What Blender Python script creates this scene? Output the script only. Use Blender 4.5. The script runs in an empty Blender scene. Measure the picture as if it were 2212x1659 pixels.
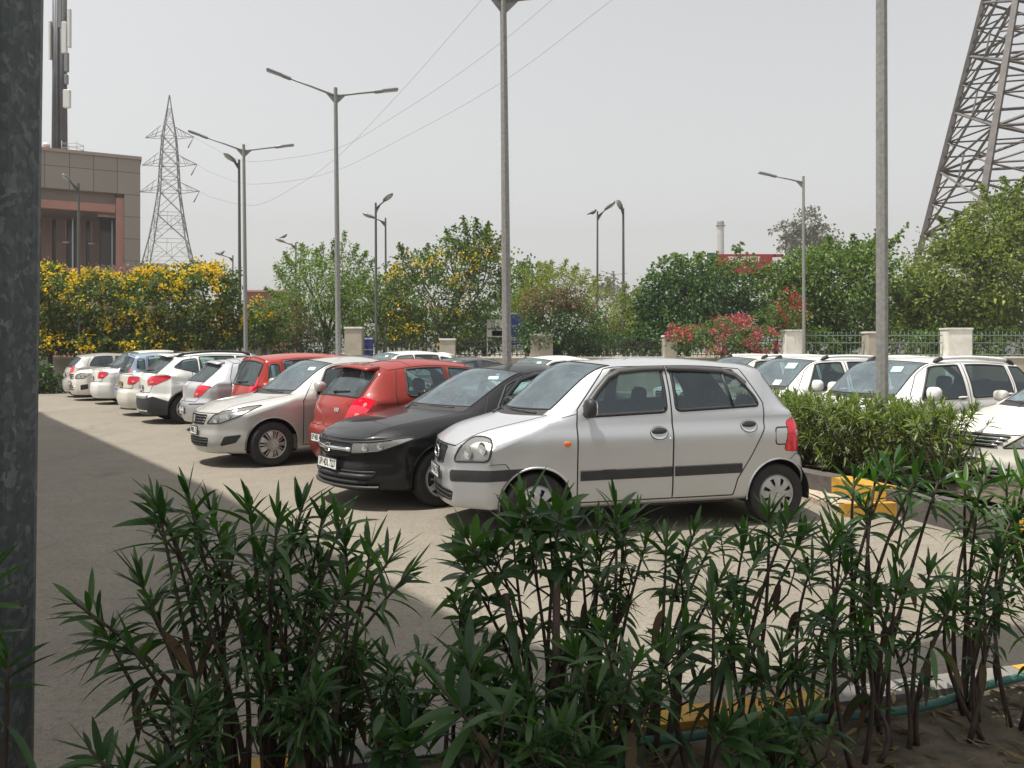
import bpy, bmesh, math, random
import numpy as np
from mathutils import Vector, Matrix
from mathutils.bvhtree import BVHTree

S = bpy.context.scene
COL = S.collection
R = math.radians
random.seed(7)
np.random.seed(7)

# ------------------------------------------------------------------ camera, world, sun, exposure
EYE, FOC, HOR = 1.65, 1736.0, 756.0          # eye height; focal length and horizon row for a 2212 x 1659 frame
cam_d = bpy.data.cameras.new('camera')
cam = bpy.data.objects.new('camera', cam_d)
COL.objects.link(cam)
cam.location = (0, 0, EYE)
cam.rotation_euler = (R(90), 0, 0)
cam_d.sensor_width = 36
cam_d.lens = FOC / 2212 * 36
cam_d.shift_y = -(829.5 - HOR) / 2212
cam_d.clip_start = 0.05
cam_d.clip_end = 1500
S.camera = cam

SUN_EL = R(70)
SUN_AZ = R(-114)                              # from +Y (straight ahead) towards +X: high on the left, a little behind the camera
world = bpy.data.worlds.new('World')
S.world = world
world.use_nodes = True
wn = world.node_tree
wn.nodes.clear()
w_out = wn.nodes.new('ShaderNodeOutputWorld')
w_bg = wn.nodes.new('ShaderNodeBackground')
w_sky = wn.nodes.new('ShaderNodeTexSky')
w_sky.sky_type = 'NISHITA'
w_sky.sun_disc = False
w_sky.sun_elevation = SUN_EL
w_sky.sun_rotation = SUN_AZ
w_sky.altitude = 200
w_sky.air_density = 1.6
w_sky.dust_density = 3.0
w_sky.ozone_density = 1.0
w_hsv = wn.nodes.new('ShaderNodeHueSaturation')      # hazy, colourless pre-monsoon sky
w_hsv.inputs['Saturation'].default_value = 0.09
w_hsv.inputs['Value'].default_value = 1.0
wn.links.new(w_sky.outputs[0], w_hsv.inputs['Color'])
wn.links.new(w_hsv.outputs[0], w_bg.inputs['Color'])
w_bg.inputs['Strength'].default_value = 0.108
wn.links.new(w_bg.outputs[0], w_out.inputs['Surface'])

sun_d = bpy.data.lights.new('sun', 'SUN')
sun_d.energy = 4.5
sun_d.angle = R(0.53)
sun_d.color = (1.0, 0.95, 0.87)
sun = bpy.data.objects.new('sun', sun_d)
COL.objects.link(sun)
SUN_DIR = Vector((math.cos(SUN_EL) * math.sin(SUN_AZ), math.cos(SUN_EL) * math.cos(SUN_AZ), math.sin(SUN_EL)))
sun.rotation_euler = SUN_DIR.to_track_quat('Z', 'Y').to_euler()
sun.location = (0, 0, 60)

S.view_settings.view_transform = 'Standard'
S.view_settings.look = 'None'
S.view_settings.exposure = 0.55
S.view_settings.gamma = 1.0
S.render.engine = 'CYCLES'
S.cycles.max_bounces = 8
S.cycles.transparent_max_bounces = 24
S.cycles.sample_clamp_indirect = 6


def at(px, Y, py=None):
    """world X (or X, Z) of a column (and row) of the photograph at distance Y"""
    X = (px - 1106) / FOC * Y
    if py is None:
        return X
    return X, EYE + (HOR - py) / FOC * Y


# ------------------------------------------------------------------ materials
MATS = {}


def new_mat(name):
    m = bpy.data.materials.new(name)
    m.use_nodes = True
    nt = m.node_tree
    p = nt.nodes['Principled BSDF']
    return m, nt, p


def N(nt, kind, **kw):
    n = nt.nodes.new(kind)
    for k, v in kw.items():
        if k in n.inputs:
            n.inputs[k].default_value = v
        else:
            setattr(n, k, v)
    return n


def ramp(nt, fac, stops):
    r = nt.nodes.new('ShaderNodeValToRGB')
    el = r.color_ramp.elements
    while len(el) < len(stops):
        el.new(0.5)
    for e, (p, c) in zip(el, stops):
        e.position = p
        e.color = (*c, 1) if len(c) == 3 else c
    nt.links.new(fac, r.inputs[0])
    return r.outputs[0]


def mixc(nt, fac, a, b, mode='MIX'):
    n = nt.nodes.new('ShaderNodeMix')
    n.data_type = 'RGBA'
    n.blend_type = mode
    for sock, v in ((n.inputs[0], fac), (n.inputs[6], a), (n.inputs[7], b)):
        if isinstance(v, bpy.types.NodeSocket):
            nt.links.new(v, sock)
        elif isinstance(v, (int, float)):
            sock.default_value = v
        else:
            sock.default_value = (*v, 1)
    return n.outputs[2]


def noise(nt, scale, detail=4, rough=0.6, coord='Object', vec=None):
    tc = nt.nodes.new('ShaderNodeTexCoord')
    n = N(nt, 'ShaderNodeTexNoise', Scale=scale, Detail=detail, Roughness=rough)
    nt.links.new(vec if vec else tc.outputs[coord], n.inputs['Vector'])
    return n.outputs['Fac']


def bump(nt, p, height, strength, dist=0.02):
    b = N(nt, 'ShaderNodeBump', Strength=strength, Distance=dist)
    nt.links.new(height, b.inputs['Height'])
    nt.links.new(b.outputs[0], p.inputs['Normal'])


def plain(name, col, rough=0.6, metal=0.0, var=0.0, scale=8.0, bmp=0.0, coat=0.0, spec=0.5):
    if name in MATS:
        return MATS[name]
    m, nt, p = new_mat(name)
    p.inputs['Roughness'].default_value = rough
    p.inputs['Metallic'].default_value = metal
    p.inputs['Coat Weight'].default_value = coat
    p.inputs['Specular IOR Level'].default_value = spec
    if var > 0:
        f = noise(nt, scale, 5, 0.65)
        c = ramp(nt, f, [(0.3, tuple(x * (1 - var) for x in col)), (0.7, tuple(min(1, x * (1 + var)) for x in col))])
        nt.links.new(c, p.inputs['Base Color'])
        if bmp:
            bump(nt, p, f, bmp)
    else:
        p.inputs['Base Color'].default_value = (*col, 1)
    MATS[name] = m
    return m


def paint(name, col, metal=0.0, rough=0.32, dust=0.25, coat=0.75):
    """car paint with a clear coat and a film of dust; the inner side of the shell is dark trim"""
    if name in MATS:
        return MATS[name]
    m, nt, p = new_mat(name)
    out = nt.nodes['Material Output']
    tc = nt.nodes.new('ShaderNodeTexCoord')
    sx = nt.nodes.new('ShaderNodeSeparateXYZ')
    nt.links.new(tc.outputs['Object'], sx.inputs[0])
    f = noise(nt, 2.2, 6, 0.7)
    f2 = noise(nt, 30, 3, 0.6)
    low = nt.nodes.new('ShaderNodeMapRange')
    low.inputs['From Min'].default_value = 0.75
    low.inputs['From Max'].default_value = 0.15
    low.inputs['To Min'].default_value = 0.25
    low.inputs['To Max'].default_value = 1.0
    nt.links.new(sx.outputs['Z'], low.inputs['Value'])
    mul = N(nt, 'ShaderNodeMath', operation='MULTIPLY')
    nt.links.new(f, mul.inputs[0])
    nt.links.new(low.outputs[0], mul.inputs[1])
    mul2 = N(nt, 'ShaderNodeMath', operation='MULTIPLY')
    mul2.use_clamp = True
    nt.links.new(mul.outputs[0], mul2.inputs[0])
    mul2.inputs[1].default_value = dust * 2
    c = mixc(nt, mul2.outputs[0], col, (0.33, 0.29, 0.24))
    c = mixc(nt, ramp(nt, f2, [(0.35, (0, 0, 0)), (0.75, (0.28 * dust,) * 3)]), c, (0.4, 0.37, 0.33))
    nt.links.new(c, p.inputs['Base Color'])
    p.inputs['Metallic'].default_value = metal
    rr = nt.nodes.new('ShaderNodeMapRange')
    rr.inputs['To Min'].default_value = rough
    rr.inputs['To Max'].default_value = rough + 0.12
    nt.links.new(f, rr.inputs['Value'])
    nt.links.new(rr.outputs[0], p.inputs['Roughness'])
    p.inputs['Coat Weight'].default_value = coat
    p.inputs['Specular IOR Level'].default_value = 0.5 if metal > .3 else 0.10
    p.inputs['Coat Roughness'].default_value = 0.045
    inner = N(nt, 'ShaderNodeBsdfDiffuse', Color=(0.045, 0.043, 0.042, 1))
    geo = nt.nodes.new('ShaderNodeNewGeometry')
    mx = nt.nodes.new('ShaderNodeMixShader')
    nt.links.new(geo.outputs['Backfacing'], mx.inputs[0])
    nt.links.new(p.outputs[0], mx.inputs[1])
    nt.links.new(inner.outputs[0], mx.inputs[2])
    nt.links.new(mx.outputs[0], out.inputs['Surface'])
    MATS[name] = m
    return m


def glass(name, tint=(0.62, 0.70, 0.67), dust=0.06, refl=1.0):
    if name in MATS:
        return MATS[name]
    m, nt, p = new_mat(name)
    nt.nodes.remove(p)
    out = nt.nodes['Material Output']
    tr = N(nt, 'ShaderNodeBsdfTransparent', Color=(*tint, 1))
    gl = N(nt, 'ShaderNodeBsdfGlossy', Color=(0.80, 0.93, 1.0, 1), Roughness=0.03)
    df = N(nt, 'ShaderNodeBsdfDiffuse', Color=(0.34, 0.40, 0.43, 1))  # bluish diffuse layer: dust film plus sky glare painted into the pane
    lw = N(nt, 'ShaderNodeLayerWeight', Blend=0.25)
    rp = ramp(nt, lw.outputs['Facing'], [(0.0, (0.07,) * 3), (0.45, (0.10,) * 3), (0.8, (0.35,) * 3), (1.0, (0.9,) * 3)])
    f = N(nt, 'ShaderNodeMath', operation='MULTIPLY')
    nt.links.new(rp, f.inputs[0])
    f.inputs[1].default_value = refl
    m1 = nt.nodes.new('ShaderNodeMixShader')
    nt.links.new(f.outputs[0], m1.inputs[0])
    nt.links.new(tr.outputs[0], m1.inputs[1])
    nt.links.new(gl.outputs[0], m1.inputs[2])
    m2 = nt.nodes.new('ShaderNodeMixShader')
    d = ramp(nt, noise(nt, 5, 6, 0.7), [(0.3, (dust * 0.6,) * 3), (0.75, (dust * 1.7,) * 3)])
    nt.links.new(d, m2.inputs[0])
    nt.links.new(m1.outputs[0], m2.inputs[1])
    nt.links.new(df.outputs[0], m2.inputs[2])
    nt.links.new(m2.outputs[0], out.inputs['Surface'])
    MATS[name] = m
    return m


def lens(name, col, clear=0.5, rough=0.06):
    """lamp cover: coloured or clear plastic with a hard gloss"""
    if name in MATS:
        return MATS[name]
    m, nt, p = new_mat(name)
    out = nt.nodes['Material Output']
    p.inputs['Base Color'].default_value = (*col, 1)
    p.inputs['Roughness'].default_value = rough
    p.inputs['Coat Weight'].default_value = 1.0
    tr = N(nt, 'ShaderNodeBsdfTransparent', Color=(*[0.5 + 0.5 * c for c in col], 1))
    mx = nt.nodes.new('ShaderNodeMixShader')
    mx.inputs[0].default_value = clear
    nt.links.new(p.outputs[0], mx.inputs[1])
    nt.links.new(tr.outputs[0], mx.inputs[2])
    nt.links.new(mx.outputs[0], out.inputs['Surface'])
    MATS[name] = m
    return m


def leafmat(name, dark, light, gloss=0.4, trans=0.35, tcol=None):
    """leaves: every leaf its own shade, light passing through"""
    if name in MATS:
        return MATS[name]
    m, nt, p = new_mat(name)
    out = nt.nodes['Material Output']
    geo = nt.nodes.new('ShaderNodeNewGeometry')
    mid = tuple((a + b) / 2 for a, b in zip(dark, light))
    c = ramp(nt, geo.outputs['Random Per Island'], [(0.0, dark), (0.5, mid), (0.92, light), (1.0, tuple(min(1, x * 1.25) for x in light))])
    pf = noise(nt, 1.1, 4, 0.6)
    c = mixc(nt, 1.0, c, ramp(nt, pf, [(0.32, (0.60, 0.66, 0.68)), (0.52, (1.0, 1.0, 1.0)), (0.72, (1.4, 1.25, 1.0))]), 'MULTIPLY')
    nt.links.new(c, p.inputs['Base Color'])
    p.inputs['Roughness'].default_value = gloss
    p.inputs['Specular IOR Level'].default_value = 0.4
    tl = nt.nodes.new('ShaderNodeBsdfTranslucent')
    tc = mixc(nt, 1.0, c, tcol or (1.3, 1.5, 0.5), 'MULTIPLY')
    nt.links.new(tc, tl.inputs['Color'])
    mx = nt.nodes.new('ShaderNodeMixShader')
    mx.inputs[0].default_value = trans
    nt.links.new(p.outputs[0], mx.inputs[1])
    nt.links.new(tl.outputs[0], mx.inputs[2])
    nt.links.new(mx.outputs[0], out.inputs['Surface'])
    MATS[name] = m
    return m


# ------------------------------------------------------------------ mesh helpers
class MB:
    """collects shapes; build() links them as ONE mesh object"""

    def __init__(self):
        self.v, self.f, self.m, self.sm = [], [], [], []

    def add(self, verts, faces, mi=0, smooth=True):
        o = len(self.v)
        self.v += [tuple(p) for p in verts]
        for f in faces:
            self.f.append(tuple(i + o for i in f))
            self.m.append(mi)
            self.sm.append(smooth)
        return self

    def box(self, c, s, mi=0, M=None, bev=0.0):
        x, y, z = (k / 2 for k in s)
        if bev > 0:
            b = min(bev, x * .95, y * .95, z * .95)
            vs, fs = [], []
            for zz, ins in ((-z, b), (-z + b, 0), (z - b, 0), (z, b)):
                xx, yy = x - ins, y - ins
                k = b * 0.6 if ins == 0 else b * 0.4
                vs += [(-xx + k, -yy, zz), (xx - k, -yy, zz), (xx, -yy + k, zz), (xx, yy - k, zz), (xx - k, yy, zz), (-xx + k, yy, zz), (-xx, yy - k, zz), (-xx, -yy + k, zz)]
            for r in range(3):
                for k in range(8):
                    a, c2 = r * 8 + k, r * 8 + (k + 1) % 8
                    fs.append((a, c2, c2 + 8, a + 8))
            fs.append(tuple(range(7, -1, -1)))
            fs.append(tuple(range(24, 32)))
        else:
            vs = [(i * x, j * y, k * z) for k in (-1, 1) for j in (-1, 1) for i in (-1, 1)]
            fs = [(0, 2, 3, 1), (4, 5, 7, 6), (0, 1, 5, 4), (2, 6, 7, 3), (0, 4, 6, 2), (1, 3, 7, 5)]
        c = Vector(c)
        vs = [(M @ Vector(p) if M else Vector(p)) + c for p in vs]
        return self.add(vs, fs, mi, False)

    def tube(self, pts, rad, n=6, mi=0, cap=True, smooth=True):
        pts = [Vector(p) for p in pts]
        if not hasattr(rad, '__len__'):
            rad = [rad] * len(pts)
        vs, fs = [], []
        t0 = (pts[1] - pts[0]).normalized()
        ref = Vector((0, 0, 1)) if abs(t0.z) < 0.9 else Vector((1, 0, 0))
        a = t0.cross(ref).normalized()
        for i, p in enumerate(pts):
            t = (pts[min(i + 1, len(pts) - 1)] - pts[max(i - 1, 0)])
            t = t.normalized() if t.length > 1e-9 else t0
            a = (a - t * a.dot(t))
            a = a.normalized() if a.length > 1e-6 else t.orthogonal().normalized()
            b = t.cross(a)
            for k in range(n):
                w = 2 * math.pi * k / n
                vs.append(p + (a * math.cos(w) + b * math.sin(w)) * rad[i])
        for i in range(len(pts) - 1):
            for k in range(n):
                k2 = (k + 1) % n
                fs.append((i * n + k, i * n + k2, (i + 1) * n + k2, (i + 1) * n + k))
        if cap:
            fs.append(tuple(range(n - 1, -1, -1)))
            o = (len(pts) - 1) * n
            fs.append(tuple(range(o, o + n)))
        return self.add(vs, fs, mi, smooth)

    def lathe(self, prof, n=24, mi=0, M=None, smooth=True):
        """prof: (radius, height) pairs turned about local Z"""
        vs, fs = [], []
        for r, h in prof:
            for k in range(n):
                w = 2 * math.pi * k / n
                p = Vector((r * math.cos(w), r * math.sin(w), h))
                vs.append(M @ p if M else p)
        for i in range(len(prof) - 1):
            for k in range(n):
                k2 = (k + 1) % n
                fs.append((i * n + k, i * n + k2, (i + 1) * n + k2, (i + 1) * n + k))
        return self.add(vs, fs, mi, smooth)

    def blob(self, c, r, mi=0, nu=14, nv=9, e=2.0, M=None):
        """super-ellipsoid: e=2 an ellipsoid, higher a cushion"""
        def sp(w, k):
            return math.copysign(abs(w) ** (2 / k), w)
        vs, fs = [], []
        for j in range(nv + 1):
            ph = -math.pi / 2 + math.pi * j / nv
            for i in range(nu):
                th = 2 * math.pi * i / nu
                p = Vector((r[0] * sp(math.cos(ph), e) * sp(math.cos(th), e), r[1] * sp(math.cos(ph), e) * sp(math.sin(th), e), r[2] * sp(math.sin(ph), e)))
                vs.append((M @ p if M else p) + Vector(c))
        for j in range(nv):
            for i in range(nu):
                i2 = (i + 1) % nu
                fs.append((j * nu + i, j * nu + i2, (j + 1) * nu + i2, (j + 1) * nu + i))
        return self.add(vs, fs, mi, True)

    def prism(self, poly, z0, z1, mi=0, M=None):
        n = len(poly)
        vs = [Vector((x, y, z0)) for x, y in poly] + [Vector((x, y, z1)) for x, y in poly]
        fs = [tuple(range(n - 1, -1, -1)), tuple(range(n, 2 * n))] + [(i, (i + 1) % n, n + (i + 1) % n, n + i) for i in range(n)]
        return self.add([M @ p if M else p for p in vs], fs, mi, False)

    def build(self, name, mats, parent=None, loc=None, rot=None):
        me = bpy.data.meshes.new(name)
        me.from_pydata(self.v, [], self.f)
        for m in (mats if isinstance(mats, (list, tuple)) else [mats]):
            me.materials.append(m)
        me.polygons.foreach_set('material_index', self.m)
        me.polygons.foreach_set('use_smooth', self.sm)
        me.update()
        o = bpy.data.objects.new(name, me)
        COL.objects.link(o)
        if parent:
            o.parent = parent
        if loc:
            o.location = loc
        if rot:
            o.rotation_euler = rot
        return o


def tag(o, label, cat, group=None, kind=None):
    if label:
        o['label'] = label
    if cat:
        o['category'] = cat
    if group:
        o['group'] = group
    if kind:
        o['kind'] = kind
    return o


def structure(o):
    o['kind'] = 'structure'
    return o


def thing(name, label, cat, loc=(0, 0, 0), rotz=0.0, group=None):
    o = bpy.data.objects.new(name, None)
    o.empty_display_size = 0.2
    COL.objects.link(o)
    o.location = loc
    o.rotation_euler = (0, 0, rotz)
    return tag(o, label, cat, group)


def np_mesh(name, V, F, mats, parent=None, mi=None, smooth=False):
    """mesh from numpy arrays, all faces the same number of corners"""
    me = bpy.data.meshes.new(name)
    k = F.shape[1]
    me.vertices.add(len(V))
    me.vertices.foreach_set('co', np.ascontiguousarray(V, dtype=np.float32).ravel())
    me.loops.add(F.size)
    me.loops.foreach_set('vertex_index', np.ascontiguousarray(F, dtype=np.int32).ravel())
    me.polygons.add(len(F))
    me.polygons.foreach_set('loop_start', np.arange(0, F.size, k, dtype=np.int32))
    me.polygons.foreach_set('loop_total', np.full(len(F), k, dtype=np.int32))
    if mi is not None:
        me.polygons.foreach_set('material_index', np.asarray(mi, dtype=np.int32))
    me.polygons.foreach_set('use_smooth', np.full(len(F), smooth))
    for m in (mats if isinstance(mats, (list, tuple)) else [mats]):
        me.materials.append(m)
    me.update(calc_edges=True)
    o = bpy.data.objects.new(name, me)
    COL.objects.link(o)
    if parent:
        o.parent = parent
    return o


def text_shape(s, size, bold=0.0, squeeze=1.0):
    """flat lettering as (verts, faces) in the XY plane, centred"""
    cu = bpy.data.curves.new('lettering', 'FONT')
    cu.body = s
    cu.size = size
    cu.align_x = 'CENTER'
    cu.align_y = 'CENTER'
    cu.offset = bold
    cu.resolution_u = 2
    o = bpy.data.objects.new('lettering', cu)
    COL.objects.link(o)
    dg = bpy.context.evaluated_depsgraph_get()
    me = o.evaluated_get(dg).to_mesh()
    vs = [(v.co.x * squeeze, v.co.y, 0) for v in me.vertices]
    fs = [tuple(p.vertices) for p in me.polygons]
    o.evaluated_get(dg).to_mesh_clear()
    bpy.data.objects.remove(o)
    bpy.data.curves.remove(cu)
    return vs, fs


def pchip(x, y, q):
    x, y, q = (np.asarray(a, float) for a in (x, y, q))
    n = len(x)
    if n == 1:
        return np.full(q.shape, y[0])
    h = np.diff(x)
    d = np.diff(y) / h
    m = np.zeros(n)
    m[0], m[-1] = d[0], d[-1]
    for i in range(1, n - 1):
        if d[i - 1] * d[i] > 0:
            w1, w2 = 2 * h[i] + h[i - 1], h[i] + 2 * h[i - 1]
            m[i] = (w1 + w2) / (w1 / d[i - 1] + w2 / d[i])
    k = np.clip(np.searchsorted(x, q) - 1, 0, n - 2)
    t = np.clip((q - x[k]) / h[k], 0, 1)
    return ((1 + 2 * t) * (1 - t) ** 2 * y[k] + t * (1 - t) ** 2 * h[k] * m[k] + t * t * (3 - 2 * t) * y[k + 1] + t * t * (t - 1) * h[k] * m[k + 1])

# ------------------------------------------------------------------ cars
BLACK = plain('black_plastic', (0.022, 0.022, 0.023), 0.55, var=0.25, scale=20)
RUBBER = plain('rubber', (0.02, 0.019, 0.018), 0.8, var=0.35, scale=14)
SEAL = plain('shut_line', (0.012, 0.012, 0.012), 0.7)
TRIMGREY = plain('seat_fabric', (0.05, 0.052, 0.055), 0.9, var=0.3, scale=30)
BEIGE = plain('beige_fabric', (0.16, 0.14, 0.12), 0.9, var=0.2, scale=30)
CHROME = plain('chrome', (0.75, 0.76, 0.77), 0.12, 1.0)
REFL = plain('reflector', (0.72, 0.73, 0.72), 0.28, 0.85, var=0.12, scale=40)
HUB = plain('hubcap_silver', (0.42, 0.42, 0.41), 0.38, 0.55, var=0.15, scale=10)
RAILS = plain('rail_silver', (0.72, 0.72, 0.70), 0.4, 0.1)
HUBDARK = plain('hub_dark', (0.015, 0.015, 0.015), 0.7)
PLATE = plain('plate_white', (0.80, 0.80, 0.76), 0.45, var=0.08, scale=30)
PLATEY = plain('plate_yellow', (0.75, 0.42, 0.02), 0.45)
INK = plain('plate_ink', (0.015, 0.015, 0.018), 0.5)
GLASS = glass('car_glass', (0.50, 0.64, 0.64), 0.028, 1.2)
GLASSD = glass('car_glass_tinted', (0.22, 0.26, 0.26), 0.05)
WSCREEN = glass('windscreen_glass', (0.55, 0.70, 0.74), 0.15, 2.3)
REARG = glass('rear_glass', (0.24, 0.25, 0.22), 0.13)
LENSC = lens('clear_lens', (0.72, 0.73, 0.70), 0.72)
LENSR = lens('red_lens', (0.66, 0.006, 0.03), 0.03)
LENSO = lens('amber_lens', (0.75, 0.16, 0.01), 0.15)
STICK = plain('windscreen_sticker', (0.35, 0.62, 0.5), 0.5, var=0.2, scale=60)
STICKW = plain('windscreen_paper', (0.75, 0.78, 0.72), 0.5, var=0.1, scale=60)
SOCKET = plain('lamp_socket', (0.06, 0.06, 0.06), 0.5)


def car_template(kind, **kw):
    d = dict(L=3.6, W=0.78, H=1.52, hz=0.80, kx=0.06, sx=0.30, cx=0.78, cz=0.98, csx=1.0, hx=1.42, hsx=1.60, RW=0.57,
             rrx=3.05, rrz=1.47, gbx=3.42, gbz=1.05, tex=3.52, tez=0.96, b0=0.93, b1=1.0, k6=0.70, kt=0.60, srx=0.32, sgx=0.42,
             hdz=None, ko=.055, fp=None, rp=None, sp=None, zb=0.2)
    if kind == 'sedan':
        d.update(L=4.35, W=0.84, H=1.48, hz=0.74, kx=0.10, sx=0.42, cx=1.02, cz=0.97, csx=1.30, hx=1.95, hsx=2.18, RW=0.56, rrx=3.15, rrz=1.39,
                 gbx=3.78, gbz=1.09, tex=4.28, tez=1.05, b0=0.91, b1=0.99, k6=0.70, kt=0.62, srx=0.34, sgx=0.30)
    if kind == 'suv':
        d.update(L=4.2, W=0.88, H=1.62, hz=0.90, cx=1.02, cz=1.06, csx=1.22, hx=1.72, hsx=1.9, RW=0.66, rrx=3.6, rrz=1.56, gbx=4.02, gbz=1.12,
                 tex=4.14, tez=1.02, b0=1.0, b1=1.05, k6=0.72, kt=0.62, srx=0.38, sgx=0.55)
    d.update(kw)
    P = dict(d)
    W, H = P['W'], P['H']
    hdz = P['hdz'] or H - 0.06
    bl = lambda x: P['b0'] + (P['b1'] - P['b0']) * min(1, max(0, (x - P['csx']) / (P['gbx'] - P['csx'])))
    mx = (P['hx'] + P['rrx']) / 2
    st = [
        dict(C=(0, P['hz']), K=(P['kx'], .62 * W, P['hz'] + .005), S=(P['sx'], .94 * W, P['hz'] - .03), n=4),
        dict(C=(P['cx'] * .30, P['hz'] + (P['cz'] - P['hz']) * .48), K=(P['cx'] * .30 + .07, .68 * W, P['hz'] + (P['cz'] - P['hz']) * .44), S=(P['sx'] + .25 * (P['csx'] - P['sx']), .975 * W, P['hz'] + .25 * (P['b0'] - P['hz']) - .02), n=5),
        dict(C=(P['cx'], P['cz']), K=(P['csx'], .81 * W, P['b0'] + .055), S=(P['csx'] - .03, W * .998, P['b0']), n=9, sharp=1),
        dict(C=(P['hx'], hdz), K=(P['hsx'], P['RW'], hdz - P['ko']), S=(P['hsx'], W, bl(P['hsx'])), n=6),
        dict(C=(mx, H), K=(mx + .03, P['RW'] + .005, H - .03 - P['ko']), S=(mx, W, bl(mx)), n=8),
        dict(C=(P['rrx'], P['rrz']), K=(P['rrx'] - .05, P['RW'] * .965, P['rrz'] - .02 - P['ko']), S=(P['rrx'] - P['sgx'] * .5, W * .995, bl(P['rrx'])), n=7, sharp=1),
        dict(C=(P['gbx'], P['gbz']), K=(P['gbx'] - .07, P['k6'] * W, P['gbz'] - .012), S=(P['gbx'] - P['sgx'] * .55, .98 * W, P['b1']), n=4, sharp=1),
        dict(C=(P['tex'], P['tez']), K=(P['tex'] - .07, P['kt'] * W, P['tez'] - .005), S=(P['tex'] - P['srx'], .94 * W, min(P['b1'], P['tez']) - .03), n=0, sharp=1)]
    P['st'] = st
    hz, tz = P['hz'], P['tez']
    P['fp'] = P['fp'] or [(hz, 0), (hz - .05, .02), (hz - .22, .03), (hz - .26, .04), (.45, .05), (.32, .04), (.22, .0), (.15, -.05)]
    P['rp'] = P['rp'] or [(tz, 0), (tz - .06, .015), (.66, .02), (.62, .07), (.45, .085), (.30, .06), (.2, 0), (.1, -.03)]
    P['sp'] = P['sp'] or [(1.1, 0), (.95, .004), (.83, .022), (.80, .022), (.5, .012), (.36, .006), (.27, -.012), (.2, -.05)]
    P['kind'] = kind
    return P


def section(C, K, Sh):
    C, K, Sh = Vector((C[0], 0, C[1])), Vector(K), Vector(Sh)
    d = K - Sh
    ln = d.length
    nn = Vector((0, abs(d.z), abs(d.y)))
    nn = nn.normalized() if nn.length > 1e-6 else Vector((0, 0, 1))
    out = []
    for t in (0, .2, .4, .6, .8, .93):
        out.append(Sh + d * t + nn * (.055 * ln * 4 * t * (1 - t)))
    top = []
    for t in (.07, .2, .4, .6, .8, 1.0):
        e = 1 - (1 - t) ** 2
        top.append(Vector((K.x + (C.x - K.x) * e, K.y * (1 - t), K.z + (C.z - K.z) * (1 - (1 - t) ** 2.2))))
    out.append(K * .5 + out[-1] * .25 + top[0] * .25)
    return out + top


def in_poly(p, poly):
    x, y = p
    c = False
    j = len(poly) - 1
    for i in range(len(poly)):
        xi, yi = poly[i]
        xj, yj = poly[j]
        if (yi > y) != (yj > y) and x < (xj - xi) * (y - yi) / (yj - yi) + xi:
            c = not c
        j = i
    return c


def rounded(poly, r=0.04, n=3):
    out = []
    k = len(poly)
    for i in range(k):
        a, b, c = (Vector(poly[(i + j) % k]) for j in (-1, 0, 1))
        u, v = a - b, c - b
        rr = min(r, u.length * .45, v.length * .45)
        p0, p2 = b + u.normalized() * rr, b + v.normalized() * rr
        for j in range(n + 1):
            t = j / n
            out.append(tuple(p0 * (1 - t) ** 2 + b * 2 * t * (1 - t) + p2 * t * t))
    return out


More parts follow.
